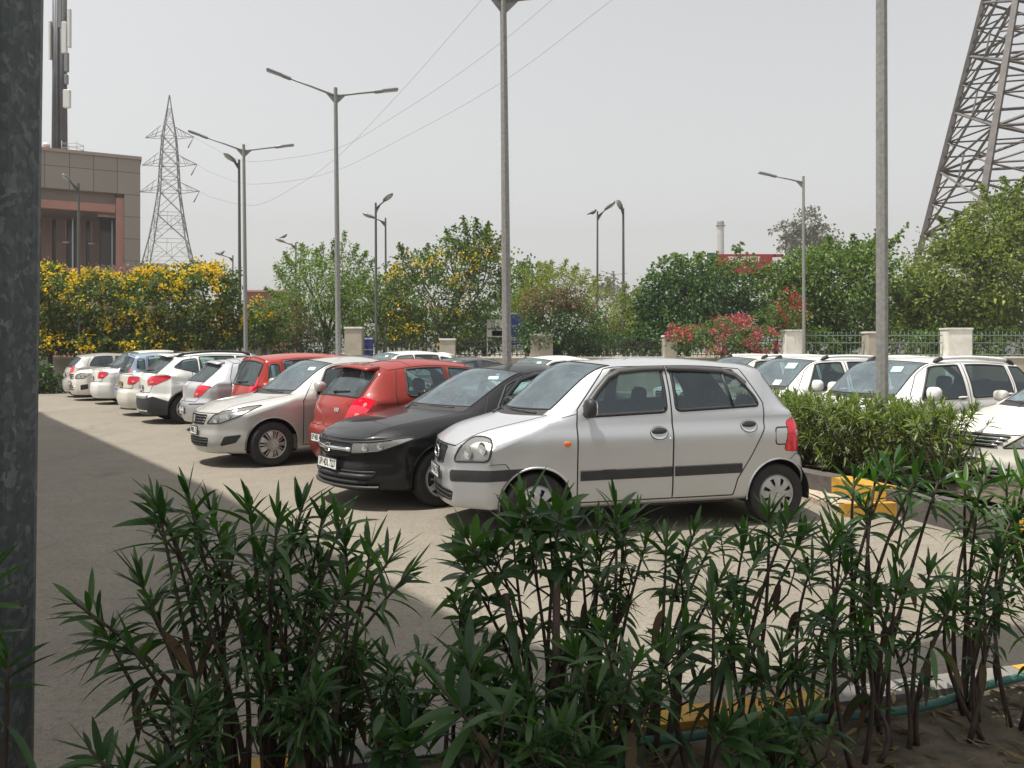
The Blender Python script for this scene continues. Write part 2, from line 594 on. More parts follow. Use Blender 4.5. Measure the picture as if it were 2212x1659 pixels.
class Shell:
    def __init__(s, P):
        s.P = P
        st = P['st']
        # dense stations
        s.knot = [0]
        rows = []
        runs, cur = [], [0]
        for i in range(1, len(st)):
            cur.append(i)
            if st[i].get('sharp') or i == len(st) - 1:
                runs.append(cur)
                cur = [i]
        for run in runs:
            arr = np.array([[*st[i]['C'], *st[i]['K'], *st[i]['S']] for i in run])
            us = np.arange(len(run), dtype=float)
            q = []
            for a in range(len(run) - 1):
                nn = st[run[a]]['n']
                q += [a + k / nn for k in range(nn)]
                s.knot.append(s.knot[-1] + nn)
            q.append(len(run) - 1)
            val = np.stack([pchip(us, arr[:, c], q) for c in range(8)], 1)
            if rows:
                val = val[1:]
            rows += list(val)
        secs = [section(v[0:2], v[2:5], v[5:8]) for v in rows]
        bm = bmesh.new()
        s.bm = bm
        s.zone = bm.faces.layers.int.new('zone')
        s.part = bm.faces.layers.int.new('part')
        s.ri = bm.faces.layers.int.new('row')
        s.si = bm.faces.layers.int.new('station')
        g = [[bm.verts.new(p) for p in sec] for sec in secs]
        for i in range(len(g) - 1):
            for r in range(12):
                f = bm.faces.new((g[i][r], g[i][r + 1], g[i + 1][r + 1], g[i + 1][r]))
                f[s.zone] = 1 if r < 6 else 2
                f[s.ri] = r
                f[s.si] = i
        # tub
        T = [g[0][r] for r in range(12, -1, -1)] + [g[i][0] for i in range(1, len(g) - 1)] + [g[-1][r] for r in range(0, 13)]
        pts = [v.co.copy() for v in T]
        nrm = []
        for i in range(len(pts)):
            d = pts[min(i + 1, len(pts) - 1)] - pts[max(i - 1, 0)]
            n = Vector((-d.y, d.x, 0))
            nrm.append(n.normalized() if n.length > 1e-7 else Vector((0, 1, 0)))
        nrm[0] = Vector((-1, 0, 0))
        nrm[-1] = Vector((1, 0, 0))
        for _ in range(3):
            nrm = [nrm[0]] + [(nrm[i - 1] + nrm[i] * 2 + nrm[i + 1]).normalized() for i in range(1, len(nrm) - 1)] + [nrm[-1]]

        def prof(pr, z):
            pr = sorted(pr)
            return float(pchip([a for a, _ in pr], [b for _, b in pr], min(max(z, pr[0][0]), pr[-1][0])))
        nt = 20
        prev = T
        for k in range(1, nt + 1):
            t = k / nt
            row = []
            for p, n in zip(pts, nrm):
                z = p.z + (P['zb'] - p.z) * t
                f2 = max(0, -n.x) ** 2
                r2 = max(0, n.x) ** 2
                s2 = n.y ** 2
                off = f2 * (prof(P['fp'], z) - prof(P['fp'], p.z)) + r2 * (prof(P['rp'], z) - prof(P['rp'], p.z)) + s2 * (prof(P['sp'], z) - prof(P['sp'], p.z))
                q = Vector((p.x, p.y, z)) + Vector((n.x, n.y, 0)) * off
                if p.y < 1e-6:
                    q.y = 0
                row.append(bm.verts.new(q))
            for i in range(len(T) - 1):
                f = bm.faces.new((prev[i], prev[i + 1], row[i + 1], row[i]))
                f[s.zone] = 3
                f[s.ri] = k
            prev = row
        # belly flange
        low = [bm.verts.new((p.co.x - n.x * .18, max(0, p.co.y - n.y * .18) if p.co.y > 1e-6 else 0, p.co.z + .01)) for p, n in zip(prev, nrm)]
        for i in range(len(T) - 1):
            f = bm.faces.new((prev[i], prev[i + 1], low[i + 1], low[i]))
            f[s.zone] = 4
        bm.normal_update()
        bmesh.ops.recalc_face_normals(bm, faces=bm.faces[:])
        # outward check on a roof face
        for f in bm.faces:
            if f[s.zone] == 2 and f[s.si] == s.knot[4]:
                if f.normal.z < 0:
                    bmesh.ops.reverse_faces(bm, faces=bm.faces[:])
                break
        s.tree = BVHTree.FromBMesh(bm)

    AX = {'side': (Vector((1, 0, 0)), Vector((0, 0, 1)), Vector((0, 1, 0))),
          'front': (Vector((0, 1, 0)), Vector((0, 0, 1)), Vector((-1, 0, 0))),
          'rear': (Vector((0, 1, 0)), Vector((0, 0, 1)), Vector((1, 0, 0)))}

    def axes(s, view):
        if view == 'fc':       # towards the front corner, u grows backwards along the side
            return Vector((.7071, .7071, 0)), Vector((0, 0, 1)), Vector((-.7071, .7071, 0))
        if view == 'rc':
            return Vector((-.7071, .7071, 0)), Vector((0, 0, 1)), Vector((.7071, .7071, 0))
        return s.AX[view]

    def cut(s, poly, view, zones, pid, rows=None, lim=None):
        bm = s.bm
        U, V, Nn = s.axes(view)
        off = s.P['L'] * .7071 if view == 'rc' else 0
        us = [p[0] for p in poly]
        vs = [p[1] for p in poly]
        bb = (min(us) - .02, max(us) + .02, min(vs) - .02, max(vs) + .02)

        def ok(f):
            if f[s.zone] not in zones or f.normal.dot(Nn) < .12 or f[s.part] != 0:
                return False
            if rows and not (rows[0] <= f[s.ri] <= rows[1]):
                return False
            c = f.calc_center_median()
            return not (lim and not lim(c))

        def cand():
            out = []
            for f in bm.faces:
                if not ok(f):
                    continue
                a = [v.co.dot(U) + off for v in f.verts]
                b = [v.co.dot(V) for v in f.verts]
                if max(a) > bb[0] and min(a) < bb[1] and max(b) > bb[2] and min(b) < bb[3]:
                    out.append(f)
            return out
        k = len(poly)
        for i in range(k):
            a, b = Vector(poly[i]), Vector(poly[(i + 1) % k])
            if (b - a).length < 1e-5:
                continue
            fs = cand()
            e2 = (b - a).normalized()
            n2 = Vector((-e2.y, e2.x))
            co = U * (a.x - off) + V * a.y
            no = U * n2.x + V * n2.y
            # only near this edge
            lo, hi = -.06, (b - a).length + .06
            near = []
            for f in fs:
                tt = [(Vector((v.co.dot(U) + off, v.co.dot(V))) - a).dot(e2) for v in f.verts]
                if max(tt) > lo and min(tt) < hi:
                    near.append(f)
            geom = set(near)
            for f in near:
                geom.update(f.edges)
                geom.update(f.verts)
            bmesh.ops.bisect_plane(bm, geom=list(geom), dist=1e-4, plane_co=co, plane_no=no)
        got = []
        for f in cand():
            c = f.calc_center_median()
            if in_poly((c.dot(U) + off, c.dot(V)), poly):
                f[s.part] = pid
                got.append(f)
        return got

    def hit(s, view, u, v):
        """point and normal on the shell seen along an axis"""
        U, V, Nn = s.axes(view)
        off = s.P['L'] * .7071 if view == 'rc' else 0
        o = U * (u - off) + V * v + Nn * 8
        loc, n, _, _ = s.tree.ray_cast(o, -Nn)
        if loc is None:
            loc, n = U * (u - off) + V * v + Nn * (s.P['W']), Nn.copy()
        if n.dot(Nn) < 0:
            n = -n
        return loc, n


def loops_of(edges):
    adj = {}
    for e in edges:
        a, b = e.verts
        adj.setdefault(a, []).append(b)
        adj.setdefault(b, []).append(a)
    left = {frozenset(e.verts) for e in edges}
    out = []
    while left:
        ends = [v for v in adj if len(adj[v]) == 1 and any(frozenset((v, w)) in left for w in adj[v])]
        v0 = ends[0] if ends else next(iter(next(iter(left))))
        ch = [v0]
        while True:
            nx = [w for w in adj[ch[-1]] if frozenset((ch[-1], w)) in left]
            if not nx:
                break
            left.discard(frozenset((ch[-1], nx[0])))
            ch.append(nx[0])
        if len(ch) > 1:
            out.append(ch)
    return out


def bead(mb, pts, nrms, r, h, mi, closed):
    """a flat bead laid along a line on a surface"""
    k = len(pts)
    vs, fs = [], []
    for i in range(k):
        a = pts[(i - 1) % k] if closed else pts[max(i - 1, 0)]
        b = pts[(i + 1) % k] if closed else pts[min(i + 1, k - 1)]
        t = (b - a)
        t = t.normalized() if t.length > 1e-8 else Vector((1, 0, 0))
        n = nrms[i]
        sd = t.cross(n)
        sd = sd.normalized() if sd.length > 1e-8 else Vector((0, 0, 1))
        vs += [pts[i] + sd * r, pts[i] + n * h, pts[i] - sd * r, pts[i] - n * h]
    m = k if closed else k - 1
    for i in range(m):
        j = (i + 1) % k
        for c in range(4):
            c2 = (c + 1) % 4
            fs.append((i * 4 + c, j * 4 + c, j * 4 + c2, i * 4 + c2))
    mb.add(vs, fs, mi, True)


def link_mesh(name, V, F, M, mats, parent, normals=None):
    me = bpy.data.meshes.new(name)
    me.from_pydata([tuple(v) for v in V], [], F)
    for m in mats:
        me.materials.append(m)
    me.polygons.foreach_set('material_index', M)
    me.polygons.foreach_set('use_smooth', [True] * len(F))
    me.update()
    if normals:
        me.normals_split_custom_set_from_vertices([tuple(n) for n in normals])
    o = bpy.data.objects.new(name, me)
    COL.objects.link(o)
    o.parent = parent
    return o


def emit(sh, faces, name, mats, parent, side=0, seal=0.0, shift=0.0, extra_bead=None, back=0.0):
    """link a set of shell faces as one mesh; side 0: both halves joined, 1 / -1: one of the pair"""
    faces = list(faces)
    fset = set(faces)
    mb = MB()
    if seal:
        ed = set()
        for f in faces:
            for e in f.edges:
                if sum(1 for q in e.link_faces if q in fset) == 1 and not (abs(e.verts[0].co.y) < 1e-5 and abs(e.verts[1].co.y) < 1e-5):
                    ed.add(e)
        for ch in loops_of(ed):
            closed = ch[0] is ch[-1]
            if closed:
                ch = ch[:-1]
            if len(ch) < 2:
                continue
            bead(mb, [v.co.copy() for v in ch], [v.normal.copy() for v in ch], seal, seal * .55, 1, closed)
    V, F, M, NN = [], [], [], []
    sides = (1, -1) if side == 0 else (side,)
    for sg in sides:
        idx = {}
        for f in faces:
            ids = []
            for v in f.verts:
                if v not in idx:
                    key = None
                    if side == 0 and abs(v.co.y) < 1e-5 and sg == -1:
                        key = first.get(v)
                    if key is None:
                        c = v.co + v.normal * shift
                        V.append((c.x, c.y * sg, c.z))
                        n = v.normal.copy()
                        if abs(v.co.y) < 1e-5:
                            n.y = 0
                        NN.append((n.x, n.y * sg, n.z))
                        key = len(V) - 1
                    idx[v] = key
                ids.append(idx[v])
            F.append(tuple(ids) if sg == 1 else tuple(reversed(ids)))
            M.append(0)
        if sg == 1:
            first = dict(idx)
        if back:
            b0 = {}
            for f in faces:
                ids = []
                for v in f.verts:
                    if v not in b0:
                        c = v.co - v.normal * back
                        V.append((c.x, c.y * sg, c.z))
                        NN.append((v.normal.x, v.normal.y * sg, v.normal.z))
                        b0[v] = len(V) - 1
                    ids.append(b0[v])
                F.append(tuple(ids) if sg == 1 else tuple(reversed(ids)))
                M.append(2)
        o = len(V)
        for p in mb.v:
            V.append((p[0], p[1] * sg, p[2]))
            NN.append((0, 0, 0))
        for f in mb.f:
            ff = tuple(i + o for i in f)
            F.append(ff if sg == 1 else tuple(reversed(ff)))
            M.append(1)
    return link_mesh(name, V, F, M, mats, parent, NN)


def rim_mesh(rr, style, n=8):
    """hubcap or alloy wheel face: dished disc, openings pushed in and dark"""
    mb = MB()
    nth = 96
    rs = [0.0, .10, .13, .20, .28, .34, .42, .52, .62, .72, .80, .86, .90, .95, 1.0]
    V, F, MI = [], [], []

    def hole(r, th):
        a = (th / (2 * math.pi) * n) % 1.0
        if style == 'alloy':
            w = .30 + .10 * (r - .3)
            return .30 < r < .88 and (abs(a - .5) < w) and not (abs(a - .5) < .05 and r < .7)
        if style == 'multi':
            b = abs(a - .5)
            return (.46 < r < .90 and .08 < b < .25) or (.60 < r < .9 and b < .035)
        if style == 'steel':
            return .62 < r < .8 and abs(a - .5) < .2
        if style == 'fan':
            return .46 < r < .88 and abs(a - .5 + (r - .6) * .3) < .15 + .10 * (r - .45)
        return .40 < r < .80 and abs(a - .5) < .08 + .28 * (r - .40)
    for r in rs:
        h = .030 * (1 - (2 * r - .9) ** 2) if r < .95 else .012 * (1 - r) / .05
        if r < .14:
            h += .008
        for k in range(nth):
            th = 2 * math.pi * k / nth
            V.append(Vector((r * rr * math.cos(th), r * rr * math.sin(th), h)))
    depth = set()
    for i in range(len(rs) - 1):
        rc = (rs[i] + rs[i + 1]) / 2
        for k in range(nth):
            k2 = (k + 1) % nth
            hl = hole(rc, 2 * math.pi * (k + .5) / nth)
            F.append((i * nth + k, i * nth + k2, (i + 1) * nth + k2, (i + 1) * nth + k))
            MI.append(1 if hl else 0)
    for f, m in zip(F, MI):
        mb.add([V[i] - Vector((0, 0, .022 if m else 0)) for i in f], [(0, 1, 2, 3)], m, True)
    # walls of the openings
    mb.lathe([(rr * .98, -.03), (rr * .98, -.004), (rr * 1.03, .004), (rr * 1.05, -.01)], 48, 0)
    return mb


def make_wheel(root, P, x, y, sg, style, rimmat, hubname):
    r, w = P['wr'], P.get('tw', .17)
    rr = P.get('rimr', r * .66)
    Mt = Matrix.Rotation(R(-90 * sg), 4, 'X')
    mb = MB()
    hw = w / 2
    mb.lathe([(rr * .9, -hw * .8), (rr * 1.04, -hw * .98), (r * .86, -hw * 1.02), (r * .955, -hw * .93), (r * .985, -hw * .80), (r, -hw * .55), (r, -hw * .50), (r - .008, -hw * .47), (r - .008, -hw * .42),
              (r, -hw * .39), (r, -hw * .05), (r - .008, -hw * .02), (r - .008, hw * .03), (r, hw * .06), (r, hw * .40), (r - .008, hw * .43), (r - .008, hw * .48), (r, hw * .51), (r, hw * .58), (r * .985, hw * .82), (r * .955, hw * .94),
              (r * .90, hw * 1.0), (r * .86, hw * 1.03), (rr * 1.12, hw * 1.0), (rr * 1.04, hw * .94), (rr * .97, hw * .7), (rr * .9, hw * .5)], 48, 0, Mt)
    tyre = mb.build('wheel', [RUBBER], root, (x, y, r))
    rm = rim_mesh(rr, style, P.get('spokes', 8))
    rm.v = [tuple(Mt @ Vector((p[0], p[1], p[2] + hw * .72))) for p in rm.v]
    rm.build(hubname, [rimmat, HUBDARK], tyre)
    return tyre


def frame_M(loc, n, up=Vector((0, 0, 1))):
    """matrix with local Z along the normal, local Y upwards"""
    z = n.normalized()
    x = up.cross(z)
    x = x.normalized() if x.length > 1e-6 else Vector((1, 0, 0))
    y = z.cross(x)
    return Matrix(((x.x, y.x, z.x, loc.x), (x.y, y.y, z.y, loc.y), (x.z, y.z, z.z, loc.z), (0, 0, 0, 1)))


def number_plate(sh, root, view, z, text, w=.46, h=.11, matp=None, two=None, lift=.012, y=0.0):
    loc, n = sh.hit(view, y, z)
    n = (Vector((n.x, 0, n.z * .3))).normalized()
    M = frame_M(loc + n * lift, n)
    mb = MB()
    mb.box((0, 0, 0), (w, h, .012), 0, None, .006)
    lines = [text] if not two else two
    for k, tx in enumerate(lines):
        hh = h / len(lines)
        vs, fs = text_shape(tx, hh * .95, .0022)
        wd = max(v[0] for v in vs) - min(v[0] for v in vs)
        sq = min(1, w * .9 / wd)
        yy = h / 2 - hh * (k + .5)
        mb.add([(v[0] * sq, v[1] + yy, .008) for v in vs], fs, 1, False)
    for bx in ((-w / 2, 0, .007, h + .008), (w / 2, 0, .007, h + .008), (0, -h / 2, w, .007), (0, h / 2, w, .007)):
        mb.box((bx[0], bx[1], 0.001), (bx[2], bx[3], .015), 2)
    mb.v = [tuple(M @ Vector(v)) for v in mb.v]
    return mb.build('number_plate', [matp or PLATE, INK, BLACK], root)


def seat_mesh(x, y, wd=.48):
    mb = MB()
    Mr = Matrix.Rotation(R(12), 3, 'Y')
    mb.blob((x, y, .50), (.26, wd / 2, .10), 0, 16, 8, 4)
    mb.blob((x + .30, y, .80), (.09, wd / 2 - .02, .32), 0, 16, 9, 3.6, Mr)
    mb.blob((x + .385, y, 1.17), (.055, .13, .095), 0, 14, 8, 3, Mr)
    mb.tube([(x + .35, y - .05, 1.02), (x + .38, y - .05, 1.14)], .008, 5, 1)
    mb.tube([(x + .35, y + .05, 1.02), (x + .38, y + .05, 1.14)], .008, 5, 1)
    return mb


def make_car(P, name, label, paintmat, group='parked cars'):
    root = thing(name, label, 'car', group=None)
    sh = Shell(P)
    bm = sh.bm
    kn = sh.knot
    L, W = P['L'], P['W']
    # --- regions
    IDS = {}
    nid = [10]

    def reg(key):
        nid[0] += 1
        IDS[key] = nid[0]
        return nid[0]
    front_detail, rear_detail = P.get('front', True), P.get('rear', True)
    # glass set by the grid itself
    pw, pr, pc = reg('windscreen'), reg('rear_window'), reg('cowl_panel')
    for f in bm.faces:
        if f[sh.zone] == 2:
            i, r = f[sh.si], f[sh.ri]
            if kn[2] + 1 <= i < kn[3] - 0 and r >= 7:
                f[sh.part] = pw
            elif i == kn[2] and r >= 7:
                f[sh.part] = pc
            elif kn[5] + (1 if P['kind'] != 'sedan' else 0) <= i < kn[6] - 0 and r >= 7:
                f[sh.part] = pr
    # wheel arches
    for ax in P['axles']:
        poly = []
        ar = P['wr'] + P.get('ag', .045)
        for k in range(22):
            w = -R(25) + R(230) * k / 21
            poly.append((ax + ar * math.cos(w), P['wr'] + .01 + ar * math.sin(w)))
        sh.cut(poly + [(ax - ar * .9, .0), (ax + ar * .9, .0)], 'side', (3,), -1)
    # side windows
    wins = []
    for k, poly in enumerate(P['windows']):
        pid = reg(('win', k))
        sh.cut(rounded(poly, P.get('wround', .05)), 'side', (1,), pid, rows=(0, 4))
        wins.append(pid)
    # lamps
    if P.get('head') and front_detail:
        sh.cut(rounded(P['head'], P.get('hround', .05)), 'fc', (1, 2, 3), reg('head'))
    if P.get('tail') and rear_detail:
        sh.cut(rounded(P['tail'], P.get('tround', .04)), 'rc', (1, 2, 3), reg('tail'))
    if front_detail:
        for k, (poly, mat) in enumerate(P.get('grilles', [])):
            sh.cut(rounded(poly, .02, 2), 'front', (3, 2), reg(('gr', k)), lim=lambda c: c.x < .5)
        for k, (poly, mat) in enumerate(P.get('fc_patches', [])):
            sh.cut(rounded(poly, .025, 2), 'fc', (3,), reg(('fp', k)))
    if rear_detail:
        for k, (poly, mat) in enumerate(P.get('rc_patches', [])):
            sh.cut(poly, 'rc', (3,), reg(('rp', k)), lim=lambda c: c.x > L - 1.0)
    for k, (poly, mat) in enumerate(P.get('side_patches', [])):
        sh.cut(poly, 'side', (3,), reg(('sp', k)))
    # doors
    for k, poly in enumerate(P['doors']):
        sh.cut(poly, 'side', (1, 3), reg(('door', k)), rows=None)
    # hood
    ph = reg('hood')
    for f in bm.faces:
        if f[sh.part] == 0 and f[sh.zone] == 2 and f[sh.si] < kn[2] and f[sh.ri] >= 6:
            f[sh.part] = ph
    # tailgate
    if rear_detail and P.get('gate'):
        sh.cut(rounded(P['gate'], .05), 'rear', (2, 3), reg('gate'), lim=lambda c: c.x > L * .62)
    bm.normal_update()
    by = {}
    for f in bm.faces:
        by.setdefault(f[sh.part], []).append(f)
    g = lambda key: by.get(IDS.get(key, -99), [])
    # cladding colour on the body is a material slot
    mats = [paintmat, SEAL, REFL]
    body = emit(sh, by[0], 'body', mats, root, 0)
    # arch lips and liners
    for sg in (1, -1):
        for ax in P['axles']:
            mbl = MB()
            ar = P['wr'] + P.get('ag', .045)
            pts = []
            for k in range(25):
                w = R(-8) + R(196) * k / 24
                x, z = ax + ar * math.cos(w), P['wr'] + .01 + ar * math.sin(w)
                lo, n = sh.hit('side', x, max(z, P['zb'] + .01))
                pts.append(Vector((x, sg * (lo.y - .004), z)))
            mbl.tube(pts, .011 if not P.get('clad') else .03, 6, 0, False)
            V, F = [], []
            for j, yy in enumerate((pts[12].y - sg * .02, pts[12].y - sg * .42)):
                for k in range(25):
                    w = R(-12) + R(204) * k / 24
                    V.append((ax + (ar + .012) * math.cos(w), yy, P['wr'] + .01 + (ar + .012) * math.sin(w)))
            for k in range(24):
                F.append((k, k + 1, 26 + k, 25 + k))
            F.append(tuple(range(25, 50)))
            mbl.add(V, F, 1)
            mbl.build('wheel_arch', [BLACK if P.get('clad') or P.get('darklip') else paintmat, HUBDARK], root)
    # interior
    mb = MB()
    mb.box((L * .5, 0, .27), (L - .5, 2 * W - .5, .12), 0)
    mb.box((L * .5, 0, .33), (P['axles'][1] - P['axles'][0] - .62, 2 * W - .14, .2), 0)
    mb.blob((P['csx'] + .16, 0, P['b0'] - .06), (.26, W - .1, .12), 0, 18, 8, 4)
    mb.build('dashboard', [HUBDARK if not P.get('beige') else BEIGE], root)
    mb = MB()
    sx = P['csx'] + .62
    Mw = Matrix.Rotation(R(-62), 3, 'Y')
    ring = [Vector((.19 * math.cos(a), .19 * math.sin(a), 0)) for a in [2 * math.pi * k / 20 for k in range(21)]]
    mb.tube([Mw @ p + Vector((sx - .12, .34, .93)) for p in ring], .016, 6, 0)
    mb.tube([(sx - .12, .34, .93), (sx - .4, .34, .8)], .03, 6, 0)
    mb.box((sx - .12, .34, .93), (.05, .3, .04), 0)
    mb.build('steering_wheel', [BLACK], root)
    smat = [BEIGE if P.get('beige') else TRIMGREY, BLACK]
    for sg in (1, -1):
        mbs = seat_mesh(sx + .30, sg * .35)
        mbs.build('seat', smat, root)
    mb = MB()
    rx = sx + 1.12
    mb.blob((rx, 0, .50), (.26, W - .2, .11), 0, 18, 8, 4)
    mb.blob((rx + .3, 0, .80), (.09, W - .2, .30), 0, 18, 9, 3.6, Matrix.Rotation(R(14), 3, 'Y'))
    for yy in (-.36, .36):
        mb.blob((rx + .38, yy, 1.13), (.05, .12, .08), 0, 14, 8, 3, Matrix.Rotation(R(14), 3, 'Y'))
    mb.build('rear_seat', smat, root)
    # glass
    if g('windscreen'):
        ws = emit(sh, g('windscreen'), 'windscreen', [P.get('wsmat', WSCREEN), SEAL, SEAL], root, 0, .012)
        for (yy, t, w, h, mt) in P.get('stickers', [(-.42, .85, .10, .07, STICK)]):
            # stuck on the inside, high on the glass
            zz = P['cz'] + (P['H'] - .08 - P['cz']) * t
            lo, n = sh.hit('front', abs(yy), zz)
            if n.x > 0:
                n = -n
            lo = Vector((lo.x, yy, lo.z))
            n.y *= math.copysign(1, yy)
            m2 = MB()
            Mx = frame_M(lo - n * .004 + n * .007, n)
            m2.box((0, 0, 0), (w, h, .002), 0)
            m2.box((0, h * .12, .0015), (w * .7, h * .3, .001), 1)
            m2.v = [tuple(Mx @ Vector(p)) for p in m2.v]
            m2.build('windscreen_sticker', [mt, STICKW], ws)
    if g('cowl_panel'):
        emit(sh, g('cowl_panel'), 'cowl_panel', [BLACK, SEAL, SEAL], root, 0)
        if front_detail:
            for yy, ln in ((-.50, .52), (.06, .50)):
                pts = []
                for k in range(6):
                    y = yy + ln * k / 5
                    lo, n = sh.hit('front', abs(y), P['cz'] + .035 + .03 * k / 5)
                    pts.append(Vector((lo.x - .022 + .01 * abs(k - 2.5) / 2.5, y, P['cz'] + .03 + .022 * k / 5)))
                m2 = MB()
                m2.tube(pts, .009, 5, 0)
                m2.tube([pts[2], pts[0] + Vector((-.07, .12, -.035))], .012, 5, 0)
                m2.build('wiper', [BLACK], root)
    if g('rear_window'):
        emit(sh, g('rear_window'), 'rear_window', [P.get('rwmat', REARG), SEAL, SEAL], root, 0, .016)
    for k in range(len(P['windows'])):
        if g(('win', k)):
            for sg in (1, -1):
                emit(sh, g(('win', k)), 'side_window', [P.get('glassmat', GLASS), P.get('sealmat', BLACK), SEAL], root, sg, .017)
    # lamps
    if g('head'):
        for sg in (1, -1):
            hl = emit(sh, g('head'), 'headlight', [P.get('headlens', LENSC), BLACK, P.get('headrefl', REFL)], root, sg, .010, 0, None, .04)
            for (u, z, r) in P.get('bulbs', []):
                lo, n = sh.hit('fc', u, z)
                n = (n + Vector((-.8, 0, 0))).normalized()
                m2 = MB()
                Mx = frame_M(lo - n * .022, n)
                m2.lathe([(r, .012), (r * .93, .014), (r * .55, -.008), (r * .32, -.014)], 18, 0)
                m2.lathe([(r * .32, -.013), (r * .22, .0), (.0001, .006)], 12, 1)
                m2.v = [tuple(Mx @ Vector(p)) for p in m2.v]
                m2.v = [(p[0], p[1] * sg, p[2]) for p in m2.v]
                if sg == -1:
                    m2.f = [tuple(reversed(f)) for f in m2.f]
                m2.build('bulb', [CHROME, P.get('bulbcore', SOCKET)], hl)
    if g('tail'):
        for sg in (1, -1):
            tl = emit(sh, g('tail'), 'tail_light', [LENSR, BLACK, REFL], root, sg, .006, .004)
            for (u, z, w, h, mt) in P.get('tailbits', []):
                lo, n = sh.hit('rc', u, z)
                m2 = MB()
                Mx = frame_M(lo + n * .006, n)
                m2.blob((0, 0, 0), (w / 2, h / 2, .007), 0, 14, 6, 3)
                m2.v = [tuple(Mx @ Vector(p)) for p in m2.v]
                m2.v = [(p[0], p[1] * sg, p[2]) for p in m2.v]
                if sg == -1:
                    m2.f = [tuple(reversed(f)) for f in m2.f]
                m2.build('indicator', [mt], tl)
    for k, (poly, mt) in enumerate(P.get('grilles', [])):
        if g(('gr', k)):
            go = emit(sh, g(('gr', k)), 'grille', [mt, P.get('grillerim', BLACK), SEAL], root, 0, .009, -.006)
            ys = [p[0] for p in poly]
            zs = [p[1] for p in poly]
            z0, z1, y1 = min(zs), max(zs), max(ys)
            nb = P.get('gbars', [3, 2, 2])[k]
            for b in range(nb):
                z = z0 + (z1 - z0) * (b + .7) / (nb + .4)
                # widest y inside the outline at this height
                ym = y1
                while ym > .03 and not in_poly((ym - .012, z), poly):
                    ym -= .01
                pts = []
                for j in range(13):
                    y = -ym + 2 * ym * j / 12
                    lo, n = sh.hit('front', abs(y), z)
                    pts.append(Vector((lo.x - .004, y, z)))
                m2 = MB()
                m2.tube(pts, P.get('gbr', .008), 6, 0)
                m2.build('grille_bar', [P.get('barmats', [P.get('barmat', CHROME)] * 3)[k]], go)
    for key in ('fp', 'rp', 'sp'):
        src = {'fp': 'fc_patches', 'rp': 'rc_patches', 'sp': 'side_patches'}[key]
        for k, item in enumerate(P.get(src, [])):
            if g((key, k)):
                for sg in (1, -1):
                    nm = {'fp': 'bumper_trim', 'rp': 'bumper_trim', 'sp': 'cladding'}[key]
                    emit(sh, g((key, k)), nm, [item[1], SEAL, SEAL], root, sg, .004, .003)
    # hood, gate, doors
    emit(sh, g('hood'), 'hood', mats, root, 0, .006)
    if g('gate'):
        emit(sh, g('gate'), 'tailgate', mats, root, 0, .007)
    for k in range(len(P['doors'])):
        if not g(('door', k)):
            continue
        for sg in (1, -1):
            do = emit(sh, g(('door', k)), 'door', mats, root, sg, .0065)
            hx, hz = P['handles'][k]
            lo, n = sh.hit('side', hx, hz)
            lo.y *= sg
            m2 = MB()
            n2 = Vector((n.x, n.y * sg, n.z))
            Mx = frame_M(lo, n2)
            if P.get('flap'):
                m2.lathe([(.085, .001), (.083, .006), (.074, .002), (.0001, -.004)], 26, 1)
                m2.blob((0, .026, .004), (.076, .042, .012), 0, 16, 7, 2.2)
                bead(m2, [Vector((.085 * math.cos(a), .085 * math.sin(a), .002)) for a in [2 * math.pi * k / 26 for k in range(26)]], [Vector((0, 0, 1))] * 26, .005, .004, 0, True)
                m2.v = [(p[0], p[1] * .70, p[2]) for p in m2.v]
            else:
                m2.blob((0, 0, -.002), (.06, .028, .006), 1, 14, 6, 2.5)
                m2.tube([(-.085, .004, .006), (-.06, .006, .030), (0, .008, .036), (.06, .006, .030), (.085, .004, .006)], [.012, .014, .015, .014, .012], 8, 0)
            m2.v = [tuple(Mx @ Vector(p)) for p in m2.v]
            m2.build('door_handle', [P.get('handlemat', paintmat), HUBDARK if not P.get('flap') else paintmat], do)
            if P.get('strip'):
                m2 = MB()
                x0, x1 = P['strip'][k]
                zA, zB = P['stripz']
                V = []
                F = []
                nst = 10
                for j in range(nst + 1):
                    x = x0 + (x1 - x0) * j / nst
                    zz = zA + (zB - zA) * (x - .5) / 2.5
                    for dz, pr in ((-.047, .0), (-.040, .014), (.040, .014), (.047, .0)):
                        lo, n = sh.hit('side', x, zz + dz)
                        V.append((x, (lo.y + pr) * sg, zz + dz))
                for j in range(nst):
                    for c in range(3):
                        q = (j * 4 + c, j * 4 + c + 1, j * 4 + c + 5, j * 4 + c + 4)
                        F.append(q if sg == -1 else tuple(reversed(q)))
                F += [(3, 2, 1, 0), (nst * 4, nst * 4 + 1, nst * 4 + 2, nst * 4 + 3)]
                m2.add(V, F, 0, False)
                m2.build('door_strip', [BLACK], do)
    # mirrors
    mxp = P.get('mirror', (P['csx'] + .22, P['b0'] + .12))
    for sg in (1, -1):
        lo, n = sh.hit('side', mxp[0] + .03, mxp[1] - .04)
        y0 = lo.y
        m2 = MB()
        r = P.get('mirsize', (.055, .095, .072))
        m2.blob((mxp[0], sg * (y0 + .115), mxp[1] + .02), r, 0, 16, 9, 3.0)
        m2.box((mxp[0] + .03, sg * (y0 + .03), mxp[1] - .045), (.07, .10, .03), 1, None, .008)
        m2.blob((mxp[0] + r[0] * .75, sg * (y0 + .115), mxp[1] + .02), (.018, r[1] * .86, r[2] * .82), 2, 14, 7, 3)
        m2.build('side_mirror', [P.get('mirmat', paintmat), BLACK, CHROME], root)
    # wheels
    for ax in P['axles']:
        for sg in (1, -1):
            make_wheel(root, P, ax, sg * (W - .015 - P.get('tw', .17) / 2), sg, P.get('rim', 'cap'), P.get('rimmat', HUB), P.get('hubname', 'hubcap'))
